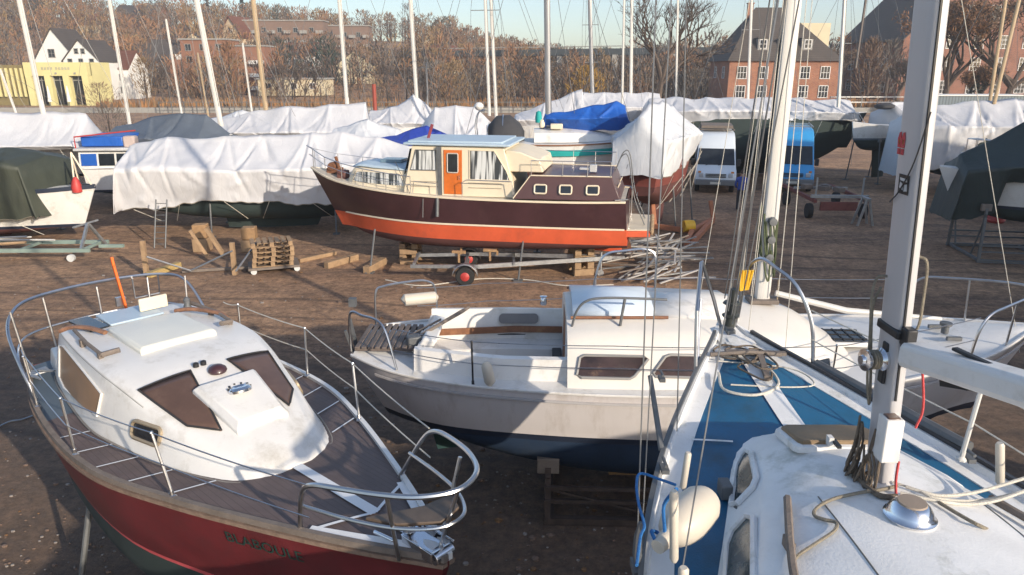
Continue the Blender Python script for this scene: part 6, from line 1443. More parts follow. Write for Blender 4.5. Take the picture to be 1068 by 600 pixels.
DARK = [DKGREEN, DKGREEN, DKGREEN]; WH = [WHITE_GRP, NAVY, DKRED]
def mid_boats():
    wires_ = []
    # H: large boat under white sheeting, left of the cruiser
    P0, P1 = (-14.2, 27.2), (-3.6, 28.6); L = 10.7
    h = covered('covered_yacht', 'big dark hulled yacht under wrinkled white sheeting, beside the bow of the brown cruiser', P0, P1, (1.3, 2.35, 1.2, .45),
        [[.1, 3.35, 1.75, 2.55, 1.15, 1.3], [1.0, 3.55, 1.8, 2.6, 1.15, 1.3], [3.5, 3.62, 1.8, 2.5, 1.35, 1.3], [6.5, 3.62, 1.8, 2.5, 1.25, 1.3], [7.6, 3.7, 1.7, 2.6, 1.05, 1.3], [9.0, 3.5, 1.4, 2.7, 1.1, 1.4], [10.3, 3.2, 1.0, 2.7, 1.5, 1.6]], DARK, TARP_W, 1, amp=.20, n=190, word='the big yacht under white sheeting')
    lad = thing('ladder', 'grey aluminium ladder leaning on the dark hull below the white sheeting', 'ladder', at(168, 258, 0))
    g = MB(); a = at(161, 259, 0)
    g.tube([a, a + Vector((.0, .6, 1.6))], .025, 6); g.build('rail', GREYSTEEL, lad, world=True); g = MB(); g.tube([a + Vector((.38, 0, 0)), a + Vector((.38, .6, 1.6))], .025, 6); g.build('rail', GREYSTEEL, lad, world=True)
    g = MB()
    for k in range(8): p = a + Vector((0, .6, 1.6)) * ((k + .7) / 8.4); g.tube([p, p + Vector((.38, 0, 0))], .014, 5)
    g.build('rung', GREYSTEEL, lad, world=True)
    # G: boat under olive tarpaulin at the left edge
    t = covered('covered_boat', 'white bowed boat under dark olive tarpaulin at the left edge, on a trailer frame', (-24.5, 27.2), (-14.75, 25.7), (1.45, 1.72, .62, .25), [[.3, 3.2, 1.6, 3.0, 1.05, 1.2], [4, 3.28, 1.62, 3.05, 1.0, 1.2], [6.6, 3.28, 1.55, 3.0, .9, 1.1], [7.6, 3.22, 1.45, 2.9, .85, 1.1], [8.1, 3.1, 1.25, 2.75, 1.1, 1.2]], [WHITE_GRP, NAVY, DKRED], TARP_G, 2, amp=.16, word='the olive covered boat')
    g = MB(); g.tube([(9.35, -.35, 1.9), (9.15, -.0, 3.15)], .03, 6); g.tube([(9.15, 0, 3.15), (9.75, .0, 2.0)], .03, 6); g.tube([(8.9, .45, 1.9), (9.15, 0, 3.15)], .03, 6); g.build('bow_frame', CREAM, t)
    g = MB(); g.lathe([(.0, 0), (.16, .02), (.18, .2), (.12, .42), (.05, .55), (0, .56)], (9.35, -.25, 1.78), n=12); g.build('red_buoy', REDPAINT, t)
    L = 9.86; st = boat_st(L, 1.45, 1.72, .25)
    for s in (-1, 1): edge_strip(L, st, s, .06, .14, 5, L, 18, .02, -.06).build('bulwark', NAVY, t)
    # K: white tent far left
    t = covered('covered_boat', 'boat under a smooth white ridge tent at the far left, behind the olive cover', (-27, 32.5), (-18.8, 33.2), (1.5, 2.6, 1.4, .5), [[0, 4.05, 1.9, 2.8, 2.55, 2.6], [4, 4.12, 1.9, 2.8, 2.6, 2.6], [7.4, 4.15, 1.85, 2.8, 2.6, 2.6], [8.1, 4.10, 1.8, 2.8, 2.65, 2.7]], WH, TARP_W, 3, amp=.09, word='the white tent boat')
    rig(t, (44, 112), (20, 0), 33, .17, WHITEMAST)
    # I: cabin boat with blue canvas, stern on
    t = thing('cabin_boat', 'white cabin boat with bright blue canvas, wedged between the olive and white covers', 'motorboat', M=frame((-17.2, 31.0, 0), (-18.0, 38, 0)))
    st = boat_st(7, 1.35, 1.85, .45); hull(7, st, 1.0, .92, nx=16).build('hull', [WHITE_GRP, NAVY, DKGREEN], t, sharp=50); deck(7, st, .02, 7, .02, 0, .03, 10).build('deck', WHITE_GRP, t)
    g = MB(); g.slab([(.25, -1.1, 1.87), (4.5, -1.1, 1.9), (3.9, -.95, 2.6), (.4, -.95, 2.6)], (0, 2.0, 0)) if 0 else g.slab([(.2, -1.15, 1.86), (4.4, -1.15, 1.95), (3.8, -1.15, 2.6), (.3, -1.15, 2.6)], (0, 2.3, 0)); cb = g.build('cabin', WHITE_GRP, t, bevel=.03)
    for y, m in ((-.72, DARKGLASS), (0, DARKGLASS), (.72, TARP_B)): g = MB(); g.box((.23, y, 2.25), (.04, .62, .5), M=Matrix.Rotation(.13, 3, 'Y')); g.build('cabin_window', m, cb)
    g = MB(); g.box((2.0, 0, 2.68), (3.8, 2.5, .12)); g.build('cabin_roof', mat('grey white roof', (.5, .5, .5), .6), t, bevel=.03)
    g = MB(); g.box((1.6, .2, 2.98), (2.2, 1.7, .42)); g.build('canvas', TARP_B, t, bevel=.05); g = MB(); g.box((.7, -.9, 2.95), (.5, .5, .5)); g.build('covered_seat', mat('pinkish canvas', (.5, .40, .36), .8), t, bevel=.08)
    g = MB(); g.tube([(.3, 1.2, 2.74), (.3, 1.2, 3.2), (.3, -1.3, 3.45)], .03, 6); g.build('boat_hook', REDPAINT, t)
    # J: slate grey tent
    t = covered('covered_boat', 'boat under a slate grey peaked tarpaulin behind the big white sheeting', (-18.4, 34.5), (-13.0, 34.5), (1.3, 2.75, 1.4, .5), [[0, 3.35, 1.3, 2.95, 2.6, 2.6], [1.4, 3.75, 1.5, 2.95, 2.6, 2.6], [2.5, 4.02, 1.5, 2.95, 2.6, 2.6], [4.3, 4.02, 1.4, 2.95, 2.6, 2.6], [5.3, 3.0, 1.0, 2.8, 2.6, 2.6]], DARK, TARP_GR, 4, amp=.10)
    rig(t, (228, 118), (205, 0), 35, .2, WHITEMAST, [(9.0, .5)])
    # L: white covers
    t = covered('covered_yacht', 'yacht under a long white tent whose ridge rises to the right, behind the big sheeting', (-15.0, 38.5), (-7.4, 38.5), (1.6, 2.6, 1.4, .5), [[0, 3.5, 1.7, 2.9, 2.5, 2.5], [2.0, 4.0, 1.8, 2.9, 2.5, 2.5], [5.5, 4.25, 1.8, 2.9, 2.5, 2.5], [7.5, 4.42, 1.7, 2.9, 2.5, 2.5]], DARK, TARP_W, 5, amp=.18)
    rig(t, (277, 112), (264, 0), 39, .19, TANMAST); rig(t, (362, 108), (354, 0), 39, .17, WHITEMAST)
    t = covered('covered_yacht', 'far yacht under a white cover with a sharp peak, left of the crumpled white tent', (-8.0, 42), (-4.2, 42), (1.4, 2.8, 1.6, .6), [[0, 3.7, 1.5, 3.1, 2.7, 2.7], [1.6, 4.0, 1.5, 3.1, 2.7, 2.7], [2.5, 4.62, 1.4, 3.1, 2.7, 2.7], [3.8, 3.5, 1.3, 3.0, 2.7, 2.7]], WH, TARP_W, 6, amp=.14)
    rig(t, (435, 108), (428, 0), 42, .18, WHITEMAST, [(8.4, .5)])
    t = covered('covered_boat', 'boat under crumpled white sheeting in front of the pair of thin masts', (-4.4, 36), (-.4, 36), (1.4, 2.7, 1.5, .5), [[0, 3.3, 1.4, 2.9, 2.5, 2.5], [.7, 4.25, 1.5, 3.0, 2.5, 2.5], [2.6, 4.25, 1.5, 3.0, 2.5, 2.5], [3.8, 3.1, 1.2, 2.8, 2.5, 2.5]], WH, TARP_W, 7, amp=.17, n=120)
    rig(t, (510, 108), (506, 0), 37, .12, WHITEMAST, [(8.6, .7)]); rig(t, (517, 110), (512, 0), 37.5, .13, WHITEMAST, [])
    t = covered('covered_boat', 'small boat under royal blue tarpaulin behind the cruiser wheelhouse', (-5.6, 31.5), (-2.2, 31.5), (1.1, 2.9, 1.6, .6), [[0, 3.15, 1.0, 2.95, 2.7, 2.7], [1.2, 3.45, 1.1, 3.0, 2.7, 2.7], [2.0, 3.72, 1.1, 3.0, 2.7, 2.7], [3.4, 3.0, 1.0, 2.9, 2.7, 2.7]], WH, TARP_B2, 8, amp=.10)
    t = covered('covered_boat', 'far boat under white sheeting with a grey hatch frame, left of the blue tarpaulin', (.2, 44), (4.4, 44), (1.5, 2.8, 1.6, .6), [[0, 3.4, 1.5, 3.1, 2.7, 2.7], [2.5, 4.3, 1.6, 3.2, 2.7, 2.7], [3.9, 4.85, 1.6, 3.2, 2.7, 2.7]], WH, TARP_W, 9, amp=.14)
    covered('covered_boat', 'boat under creased white sheet wedged between the long white tent and the royal blue tarpaulin', (-8.2, 34.2), (-5.0, 34.2), (1.0, 2.7, 1.5, .5), [[0, 3.3, 1.2, 2.9, 2.5, 2.5], [1.6, 3.75, 1.4, 2.9, 2.5, 2.5], [3.1, 3.2, 1.1, 2.8, 2.5, 2.5]], WH, TARP_W2, 18, amp=.16)
    covered('covered_boat', 'boat under greyed white sheet between the slate tarpaulin and the long white tent', (-16.4, 40), (-12.4, 40), (1.1, 2.7, 1.5, .5), [[0, 3.3, 1.3, 2.9, 2.5, 2.5], [2, 3.85, 1.4, 2.9, 2.5, 2.5], [3.9, 3.5, 1.2, 2.8, 2.5, 2.5]], WH, TARP_W2, 19, amp=.14)
    # O: sailing boat with teal stripe and blue boom tent, behind the cruiser stern
    t = thing('sailing_boat', 'white sailing boat with teal stripe, blue boom tent and charcoal spray hood', 'sailboat', M=frame((-1.2, 29.2, 0), (7.4, 29.0, 0)) @ Matrix.Diagonal((.86, 1, 1, 1)))
    st = [[0, .8, 3.30, 2.0], [2, 1.3, 3.22, 1.5], [4, 1.42, 3.22, 1.4], [6, 1.15, 3.3, 1.5], [7.6, .5, 3.42, 1.8], [8.6, .03, 3.5, 2.3]]
    hull(8.6, st, 2.3, 2.2, nx=20).build('hull', [WHITE_GRP, NAVY, DKRED], t, sharp=50); deck(8.6, st, .02, 8.6, .02, 0, .05, 14).build('deck', WHITE_GRP, t)
    fin_keel(t, 2.8, 5.2, 1.7, .15, .15, DKRED)
    g = MB(); edge_strip(8.6, st, -1, .04, .22, 2.0, 8.2, 20, .03, -.42, g); g.build('stripe', TEAL, t); g = MB(); edge_strip(8.6, st, -1, .05, .05, .2, 8.6, 20, .03, -.04, g); g.build('toe_rail', TEAK, t)
    cr = [[2.4, 1.0, .85, 3.26, 3.6, 3.72], [4.2, 1.0, .85, 3.27, 3.6, 3.72], [5.6, .8, .6, 3.32, 3.5, 3.58], [6.3, .5, .35, 3.36, 3.38, 3.40]]
    rows = [[lerp(2.4, 6.3, i / 16), *tab(cr, lerp(2.4, 6.3, i / 16))] for i in range(17)]; cabin(rows).build('coachroof', WHITE_GRP, t)
    o = tarp_mesh([[2.9, 4.3, .25, 4.1, 3.75, 3.75], [4.4, 4.5, .55, 4.1, 3.65, 3.65], [6.1, 4.75, .75, 4.2, 3.65, 3.7], [6.5, 4.6, .7, 4.2, 3.75, 3.8]], 70, .09, 11, .1).build('boom_tent', TARP_B, t, sharp=180)
    g = MB(); rings = []
    for x, hh, w in ((.35, .55, .85), (.7, .88, .98), (1.3, .92, 1.0), (1.75, .62, .9), (1.95, .3, .8)): rings.append([Vector((x, w * cos(a), 3.3 + hh * sin(a))) for a in [pi * i / 14 for i in range(15)]])
    g.grid(rings); hd = g.build('spray_hood', DARKCANVAS, t, solid=.03); g = MB()
    for x in (.32, 1.0): g.tube([Vector((x, .96 * cos(a), 3.3 + (.56 if x < .5 else .93) * sin(a))) for a in [pi * i / 14 for i in range(15)]], .025, 6)
    g.build('hood_frame', STEEL, hd); g = MB(); g.box((.6, 0, 3.65), (.05, 1.1, .5)); g.build('hood_window', TAN, hd)
    g = MB()
    for x, y in ((.3, -.8), (.3, .8)): MB().tube([(x, y, 3.25), (x, y, 3.9)], .018, 5).build('stanchion', STEEL, t)
    for x, y in ((6.6, -.9), (7.6, -.5), (8.3, -.2), (6.6, .9)): g.tube([(x, y, 3.25), (x, y, 3.9)], .018, 5)
    g.tube([(6.6, -.9, 3.9), (7.6, -.5, 3.98), (8.4, 0, 4.02), (7.6, .5, 3.98), (6.6, .9, 3.9)], .02, 6); g.tube([(6.6, -.9, 3.6), (7.6, -.5, 3.68), (8.4, 0, 3.72)], .014, 6); g.build('pulpit', STEEL, t)
    g = MB(); g.box((3.4, -.45, 3.83), (.55, .4, .2)); g.lathe([(.12, 0), (.15, .1), (.12, .3), (0, .34)], (2.75, -.2, 3.75), n=10); g.build('deck_stores', CREAM, t, bevel=.03); g = MB(); g.lathe([(.15, -.0), (.16, .2), (.12, .4), (0, .45)], (2.6, -.15, 3.95), n=10); g.build('teal_bag', TEAL, t)
    rig(t, (572, 130), (570.5, 0), 29.2, .22, GREYMAST, [])
    g = MB()
    for y in (-.45, .45): g.tube(smooth_path([(-.2, y, 3.3), (-.25, y, 3.9), (-.1, y, 4.35), (.15, y, 4.4)], 4), .025, 6)
    g.tube([(-.1, -.45, 4.35), (-.1, .45, 4.35)], .025, 6); g.build('stern_arch', STEEL, t)
    g = MB(); g.ball((-.1, 0, 4.55), (.22, .22, .16), 12); g.build('radome', WHITE_GRP, t)
    # P: boat wrapped in white, bow towards the vans
    t = covered('covered_boat', 'boat wrapped in loose white sheet with rust red hull showing, left of the white van', (4.5, 26.2), (7.2, 31.4), (1.05, 2.75, 1.9, .9), [[-.15, 4.3, 1.0, 3.5, 2.35, 2.3], [1.0, 4.75, 1.3, 3.6, 2.2, 2.3], [2.6, 4.85, 1.35, 3.6, 2.4, 2.4], [4.2, 4.6, 1.2, 3.5, 2.7, 2.6], [5.7, 4.1, .8, 3.3, 2.9, 2.8]], [mat('rust red topsides', (.19, .05, .038), .6, 0, .3, 2), DKRED, DKRED], TARP_W2, 12, amp=.2, n=120, word='the loosely wrapped boat')
    # Q: dark hulls under white, behind the vans
    t = covered('covered_yacht', 'long dark hulled yacht under white sheeting directly behind the two vans', (7.6, 43), (20.2, 42.6), (1.8, 3.3, 1.7, .6), [[.2, 4.35, 1.9, 3.7, 3.1, 3.2], [4, 4.4, 1.9, 3.7, 3.05, 3.2], [8, 4.4, 1.9, 3.7, 3.15, 3.2], [11.6, 4.3, 1.5, 3.6, 3.15, 3.2]], DARK, TARP_W, 13, amp=.22, n=150, word='the dark yacht behind the vans')
    rig(t, (780, 102), (784, 0), 43, .13, WHITEMAST, [(8.0, .5)]); rig(t, (649, 102), (651, 0), 43, .1, WHITEMAST)
    t = covered('covered_yacht', 'far yacht under white sheeting between the blue tarpaulin and the wrapped boat', (4.2, 47), (9.6, 47), (1.5, 3.1, 1.7, .6), [[0, 4.5, 1.6, 3.7, 2.9, 2.9], [5, 4.55, 1.6, 3.7, 2.9, 2.9]], WH, TARP_W, 14, amp=.1)
    rig(t, (658, 104), (659, 0), 47, .16, WHITEMAST, [(9.5, .5)]); rig(t, (618, 103), (615, 0), 47.5, .2, GREYMAST, [(8.5, .5), (6.3, .4)])
    # Q2: small yacht with loose white sheets beyond the cradle trailer
    t = thing('sailing_boat', 'small grey white yacht hung with loose sheets beyond the red cradle trailer', 'sailboat', M=frame((22.0, 41.5, 0), (17.9, 39.2, 0)))
    st = boat_st(4.7, .95, 3.0, 1.7, .25); hull(4.7, st, 2.4, 2.3, nx=14).build('hull', [WHITE_GRP, GREYDECK, DKGREEN], t, sharp=50); deck(4.7, st, .02, 4.7, .02, 0, .05, 8).build('deck', WHITE_GRP, t)
    fin_keel(t, 1.4, 2.8, 1.9, .2, .12, DKGREEN)
    tarp_mesh([[-.5, 4.2, 1.2, 3.5, 1.5, 1.7], [.6, 4.3, 1.3, 3.6, 1.2, 2.0], [1.6, 4.2, 1.2, 3.6, 2.9, 2.6]], 30, .16, 15, .3).build('loose_sheet', TARP_W, t, sharp=180)
    g = MB(); g.ball((2.2, 0, 4.0), (.65, .5, .18), 10); g.build('sail_roll', DARKCANVAS, t)
    g = MB()
    for y in (-.3, .3): g.tube([(4.1, y, 3.2), (4.5, y * .4, 3.75)], .02, 5)
    g.tube([(4.5, -.1, 3.75), (4.5, .1, 3.75)], .02, 5); g.build('pulpit', STEEL, t); rig(t, (875, 100), (881, 0), 40.5, .17, WHITEMAST, [(7.2, .5)]); rig(t, (894, 60), (903, 0), 44, .12, mat('dark spar', (.12, .10, .09), .6), [])
    props_for(t, 4.7, .95, 3.0, 'the small grey yacht', 2)
    # R: right hand white sheeting
    t = covered('covered_yacht', 'big yacht under blue shadowed white sheeting at the right, behind the olive green tarpaulin', (19.2, 36.6), (31, 35.4), (1.7, 3.0, 1.5, .6), [[0, 3.9, 1.6, 3.3, .9, 1.5], [1.2, 4.3, 1.8, 3.4, 1.3, 1.6], [3.0, 4.5, 1.9, 3.4, 2.3, 2.2], [7, 4.5, 1.9, 3.3, 2.3, 2.2], [11, 4.4, 1.5, 3.3, 2.3, 2.4]], DARK, TARP_W, 16, amp=.3, n=150, word='the right hand white sheeted yacht')
    rig(t, (1040, 95), (1063, 0), 36, .14, TANMAST); rig(t, (1034, 95), (1049, 0), 37, .13, TANMAST)
    # S: bow of a white boat poking out
    t = thing('sailing_boat', 'white boat with cluttered foredeck and grey pulpit, bow pointing left, behind the dark green tarpaulin', 'sailboat', M=frame((26.5, 31.5, 0), (18.0, 29.6, 0)))
    st = boat_st(8.7, 1.35, 2.35, .8, .35); hull(8.7, st, 1.5, 1.4, nx=18).build('hull', [WHITE_GRP, NAVY, DKGREEN], t, sharp=50); deck(8.7, st, .02, 8.7, .02, 0, .05, 12).build('deck', WHITE_GRP, t); fin_keel(t, 2.6, 5.4, 1.0, .15, .15, DKGREEN)
    g = MB(); P = [(6.4, .95, 2.5), (7.4, .62, 2.6), (8.2, .25, 2.65), (8.2, -.25, 2.65), (7.4, -.62, 2.6), (6.4, -.95, 2.5)]; top = [Vector(p) + Vector((0, 0, .6)) for p in P]; g.tube(top, .02, 6)
    for p, q in zip(P, top): g.tube([p, q], .018, 5)
    g.build("pulpit", STEEL, t)
    for k in range(7): MB().box((R.uniform(6, 7.8), R.uniform(-.4, .4), 2.75), (.25, .2, .3), rz=R.uniform(0, 2)).build('deck_box', GREYWOOD, t, bevel=.02)
    props_for(t, 8.7, 1.35, 2.35, 'the boat with the cluttered foredeck', 2)
    # T: boat under dark green tarpaulin at the right edge
    t = covered('covered_boat', 'white hulled boat under dark green tarpaulin at the right edge, high on thin legs', (22.6, 22.6), (14.0, 24.0), (1.35, 2.65, 1.75, 1.15), [[1.2, 4.4, 1.2, 3.1, 2.6, 2.6], [4.0, 4.45, 1.45, 3.1, 2.6, 2.65], [6.4, 4.35, 1.4, 3.1, 2.6, 2.62], [7.1, 4.0, 1.3, 3.05, 2.4, 2.5], [7.25, 3.9, 1.28, 3.05, 2.0, 1.5], [8.2, 3.35, .95, 2.9, 1.8, 1.35]], [WHITE_GRP, NAVY, DKGREEN], TARP_DG, 17, amp=.08, tie=False)
    c = cradle('boat_cradle', 'grey tubular cradle legs below the dark green tarpaulin boat', MW[t], 3.0, 7.6, 1.2, 1.75, GREYSTEEL)
    # masts of boats further back, hidden behind the sheeting
    for fp, tp, Y, d, m, spr, lab in (((134, 122), (114, 0), 46, .17, WHITEMAST, [], 'laid up yacht with white mast, left of the slate grey tarpaulin'), ((189, 116), (173, 20), 54, .13, WHITEMAST, [(10.3, .5)], 'laid up yacht whose slim mast ends below the hilltop, left'),
            ((216, 114), (206, 55), 56, .11, TANMAST, [], 'small boat with short tan mast before the terracotta block'), ((262, 112), (253, 45), 54, .12, WHITEMAST, [(7.5, .5)], 'yacht with short slim mast left of the tan mast'), ((446, 108), (445, 65), 60, .09, GREYMAST, [(6.0, .5)], 'boat with a short stub mast right of the slim white mast'),
            ((16, 116), (0, 72), 48, .12, WHITEMAST, [], 'boat with short white mast at the far left edge'), ((705, 103), (707, 0), 50, .12, WHITEMAST, [(9.0, .5)], 'yacht with thin white mast left of the hip roofed house')):
        a = at(*fp, Y=Y); t = thing('laid_up_yacht', lab, 'sailboat', M=frame((a.x - 4, Y, 0), (a.x + 4.4, Y + .5, 0)))
        st = boat_st(8.4, 1.3, 2.0, .5); hull(8.4, st, 1.2, 1.1, nx=14).build('hull', WH, t, sharp=50); deck(8.4, st, .02, 8.4, .02, 0, .05, 8).build('deck', WHITE_GRP, t); fin_keel(t, 2.4, 5, .8, .1, .15, DKRED)
        zt = at(*tp, Y=Y).z; rig(t, fp, tp, Y, d, m, spr, ztop=zt if tp[1] > 5 else 14)
mid_boats()
# ------------------------------------------------------------------ vans, person, trailers, timber
def van(label, c, rz, w, h, L, m, high, rack):
    t = thing('parked_van', label, 'van', (c.x, c.y, 0), rz)          # local -y is the front
    prof = [(-L/2 + .05, .45), (-L/2, .62), (-L/2 + .02, .95), (-L/2 + .18, 1.12), (-L/2 + .62, 1.30), (-L/2 + 1.15, h * .76), (-L/2 + 1.5, h * .94), (-L/2 + 2.0, h), (L/2 - .1, h), (L/2, h - .1), (L/2, .5), (L/2 - .05, .42)]
    g = MB(); rings = []
    for s in (-1, -.97, -.9, .9, .97, 1):
        k = abs(s); r = []
        for y, z in prof:
            tum = .10 * clamp((z - 1.1) / (h - 1.1)) if z > 1.1 else 0
            ins = {1: .06, .97: .015, .9: 0}[k]; yy = y + (ins if y < 0 else -ins) ; zz = z - ins * (1 if z > 1.5 else 0)
            r.append(Vector((s * (w / 2 - tum), yy, zz)))
        rings.append(r)
    g.loft(rings); b = g.build('body', m, t, sharp=40)
    def slope(z0, z1, y0, y1, hw0, hw1, name, mm, par, lift=.012):
        a = math.atan2(z1 - z0, y1 - y0); n = Vector((0, -sin(a), cos(a))) * lift
        g = MB(); g.slab([Vector((-hw0, y0, z0)) - n, Vector((hw0, y0, z0)) - n, Vector((hw1, y1, z1)) - n, Vector((-hw1, y1, z1)) - n], n * 2); return g.build(name, mm, par, bevel=.006)
    ws = slope(1.36, h * .74, -L/2 + .655, -L/2 + 1.115, w * .46, w * .43, 'windscreen', DARKGLASS, t, .02)
    for s in (-1, 1):
        g = MB(); g.box((s * w * .36, -L/2 - .005, .93), (.22, .06, .22)); g.build('headlight', mat('headlamp glass', (.62, .66, .70), .1, .3), t, bevel=.03)
        g = MB(); g.slab([(s * (w/2 - .005), -L/2 + 1.0, 1.34), (s * (w/2 - .005), -L/2 + 1.9, 1.34), (s * (w/2 - .07), -L/2 + 1.9, h * .74), (s * (w/2 - .07), -L/2 + 1.35, h * .74)], (s * .02, 0, 0)); g.build('side_window', DARKGLASS, t)
        for y in (-L/2 + .95, -L/2 + 1.95):
            g = MB(); g.box((s * (w/2 + .001), y, 1.0), (.012, .014, 1.0)); g.build('door_gap', BLACK, t)
        g = MB(); g.box((s * w * .40, -L/2 + .01, 1.08), (.14, .05, .09)); g.build('indicator', mat('amber lens', (.6, .22, .03), .3), t, bevel=.01)
        g = MB(); g.box((s * (w/2 + .13), -L/2 + 1.0, 1.45), (.2, .12, .34)); g.build('mirror', BLACK, t, bevel=.03)
        for y in (-L/2 + .85, L/2 - 1.0):
            g = MB(); g.lathe([(.22, -.11), (.32, -.11), (.34, -.07), (.34, .07), (.32, .11), (.22, .11)], (s * (w/2 - .14), y, .34), (1, 0, 0), 20); wh = g.build('wheel', RUBBER, t)
            g = MB(); g.lathe([(0, -.10), (.2, -.115), (.21, .115), (0, .10)], (s * (w/2 - .14), y, .34), (1, 0, 0), 14); g.build('rim', GALV, wh)
    g = MB(); g.beam((-.5, -L/2 + .62, 1.345), (.05, -L/2 + .73, 1.49), .02, .02); g.beam((.1, -L/2 + .62, 1.345), (.65, -L/2 + .73, 1.49), .02, .02); g.build('wiper', BLACK, t)
    g = MB(); g.box((0, -L/2 - .03, .58), (w * .98, .18, .28)); g.build('bumper', mat('grey bumper', (.16, .17, .18), .6), t, bevel=.04)
    g = MB()
    for k in range(3): g.box((0, -L/2 - .005, .84 + .07 * k), (w * .5, .04, .035))
    g.build('grille', BLACK, t); g = MB(); g.box((0, -L/2 - .125, .56), (.5, .012, .11)); g.build('number_plate', mat('pale plate', (.55, .55, .5), .5), t)
    if rack:
        g = MB()
        for y in (-.6, .6, 1.8): g.beam((-w * .45, y, h + .10), (w * .45, y, h + .10), .05, .04)
        for x in (-w * .42, w * .42): g.beam((x, -.8, h + .14), (x, 2.1, h + .14), .04, .04)
        if rack == 2: g.box((0, .6, h + .24), (w * .8, 2.2, .14))
        g.build('roof_rack', GREYWOOD if rack == 2 else STEEL, t)
    return t
def yard():
    a = at(742, 204, Y=38.5); van('white van with a roof rack, parked nose towards the yard', a, -.22, 1.95, 2.85, 5.4, mat('pale bluish white van paint', (.62, .67, .72), .3, 0, .05, 1, coat=.4), True, 2)
    a = at(820, 204, Y=38.8); van('bright blue high roofed van, parked nose towards the yard', a, -.30, 2.05, 3.0, 5.6, mat('sky blue van paint', (.045, .30, .62), .3, 0, .06, 1, coat=.4), True, 1)
    # person beside the white van
    c = at(771, 220, z=0); p = thing('person', 'person in bright blue jacket and dark trousers standing by the white van', 'person', (c.x, c.y, 0), 2.6)
    me = bpy.data.meshes.new('body'); J = [(0, 0, .95), (0, .0, 1.15), (0, .01, 1.38), (0, .0, 1.50), (0, -.03, 1.60), (0, -.02, 1.70), (.19, 0, 1.40), (.26, .03, 1.14), (.22, -.14, .95), (-.19, 0, 1.40), (-.27, .03, 1.14), (-.24, -.12, .94), (.10, 0, .90), (.12, -.03, .50), (.12, .02, .09), (.13, -.14, .04), (-.10, 0, .90), (-.13, -.01, .50), (-.14, .04, .09), (-.15, -.12, .04), (.21, -.20, .90), (-.23, -.18, .89)]
    E = [(0, 1), (1, 2), (2, 3), (3, 4), (4, 5), (2, 6), (6, 7), (7, 8), (8, 20), (2, 9), (9, 10), (10, 11), (11, 21), (0, 12), (12, 13), (13, 14), (14, 15), (0, 16), (16, 17), (17, 18), (18, 19)]
    rad_ = [.15, .15, .17, .07, .095, .085, .085, .06, .042, .085, .06, .042, .105, .072, .05, .045, .105, .072, .05, .045, .035, .035]
    me.from_pydata(J, E, []); o = bpy.data.objects.new('body', me); COL.objects.link(o); md = o.modifiers.new('s', 'SKIN')
    for v, r in zip(me.skin_vertices[0].data, rad_): v.radius = (r, r * .85)
    me.skin_vertices[0].data[0].use_root = True; o.modifiers.new('u', 'SUBSURF').levels = 2
    dg = bpy.context.evaluated_depsgraph_get(); m2 = bpy.data.meshes.new_from_object(o.evaluated_get(dg)); bpy.data.objects.remove(o)
    skin = mat('skin', (.45, .27, .19), .6); jk = mat('blue jacket cloth', (.03, .07, .33), .8); tr = mat('dark trousers cloth', (.02, .022, .03), .85); sh = mat('dark shoes', (.02, .015, .012), .6)
    m2.materials.clear()
    for m in (skin, jk, tr, sh): m2.materials.append(m)
    for f in m2.polygons:
        z = f.center.z; x = abs(f.center.x); f.use_smooth = True
        f.material_index = 0 if z > 1.5 or (x > .17 and z < .98 and z > .82) else (3 if z < .11 else (2 if z < .93 and x < .2 else 1))
    ob = bpy.data.objects.new('body', m2); COL.objects.link(ob); ob.parent = p; MW[ob] = MW[p]
    g = MB(); g.ball((0, -.0, 1.70), (.092, .105, .095), 14); g.build('hair', mat('brown hair', (.05, .03, .02), .8), p)
    # trailer below the cruiser
    a = at(485, 299, z=0); t = thing('boat_trailer', 'galvanised boat trailer with red hubbed wheel standing below the brown cruiser', 'trailer', (a.x, a.y + .1, 0), .0)
    for s, y in ((0, 0), (1, 2.0)):
        g = MB(); g.lathe([(.13, -.09), (.25, -.09), (.28, -.05), (.28, .05), (.25, .09), (.13, .09)], (0, y, .28), (0, 1, 0), 20); w = g.build('wheel', RUBBER, t)
        g = MB(); g.lathe([(0, -.13), (.06, -.13), (.13, -.093), (.135, .093), (0, .10)], (0, y, .28), (0, 1, 0), 14, 0); g.build('rim', REDPAINT, w)
        g = MB(); rings = []
        for i in range(11):
            b = pi * (.02 + .96 * i / 10); rings.append([Vector((.36 * cos(b), y + d, .28 + .36 * sin(b))) for d in (-.13, .13)])
        g.grid(rings); g.build('mudguard', GALV, t, solid=.012)
    g = MB(); g.tube([(0, .1, .3), (0, 1.9, .3)], .04, 8); g.beam((.35, .25, .5), (4.3, .95, .58), .08, .12); g.beam((.35, 1.75, .5), (4.3, 1.05, .58), .08, .12); g.beam((-1.6, .35, .48), (.4, .25, .5), .07, .1); g.beam((-1.6, 1.65, .48), (.4, 1.75, .5), .07, .1)
    for x in (-1.5, .0, 1.4): g.beam((x, .35, .55), (x, 1.65, .55), .07, .07)
    g.build('frame', GALV, t); g = MB(); g.tube([(4.0, 1.0, .0), (4.0, 1.0, .75)], .035, 7); g.lathe([(.0, -.03), (.1, -.03), (.1, .03), (0, .03)], (4.0, 1.0, .1), (0, 1, 0), 12); g.beam((4.2, 1.0, .58), (4.7, 1.0, .58), .09, .08); g.build('jockey_wheel', GALV, t)
    for x, y in ((-.2, .5), (-.2, 1.5), (.7, .7), (.9, 1.4)): g = MB(); g.beam((x, y, .55), (x, y, .85), .06, .06); g.beam((x - .2, y, .88), (x + .2, y, .86), .1, .07); g.build('bunk', WOOD, t)
    # pallet stack on a dolly
    c = at(286, 281, z=0); rz = .35
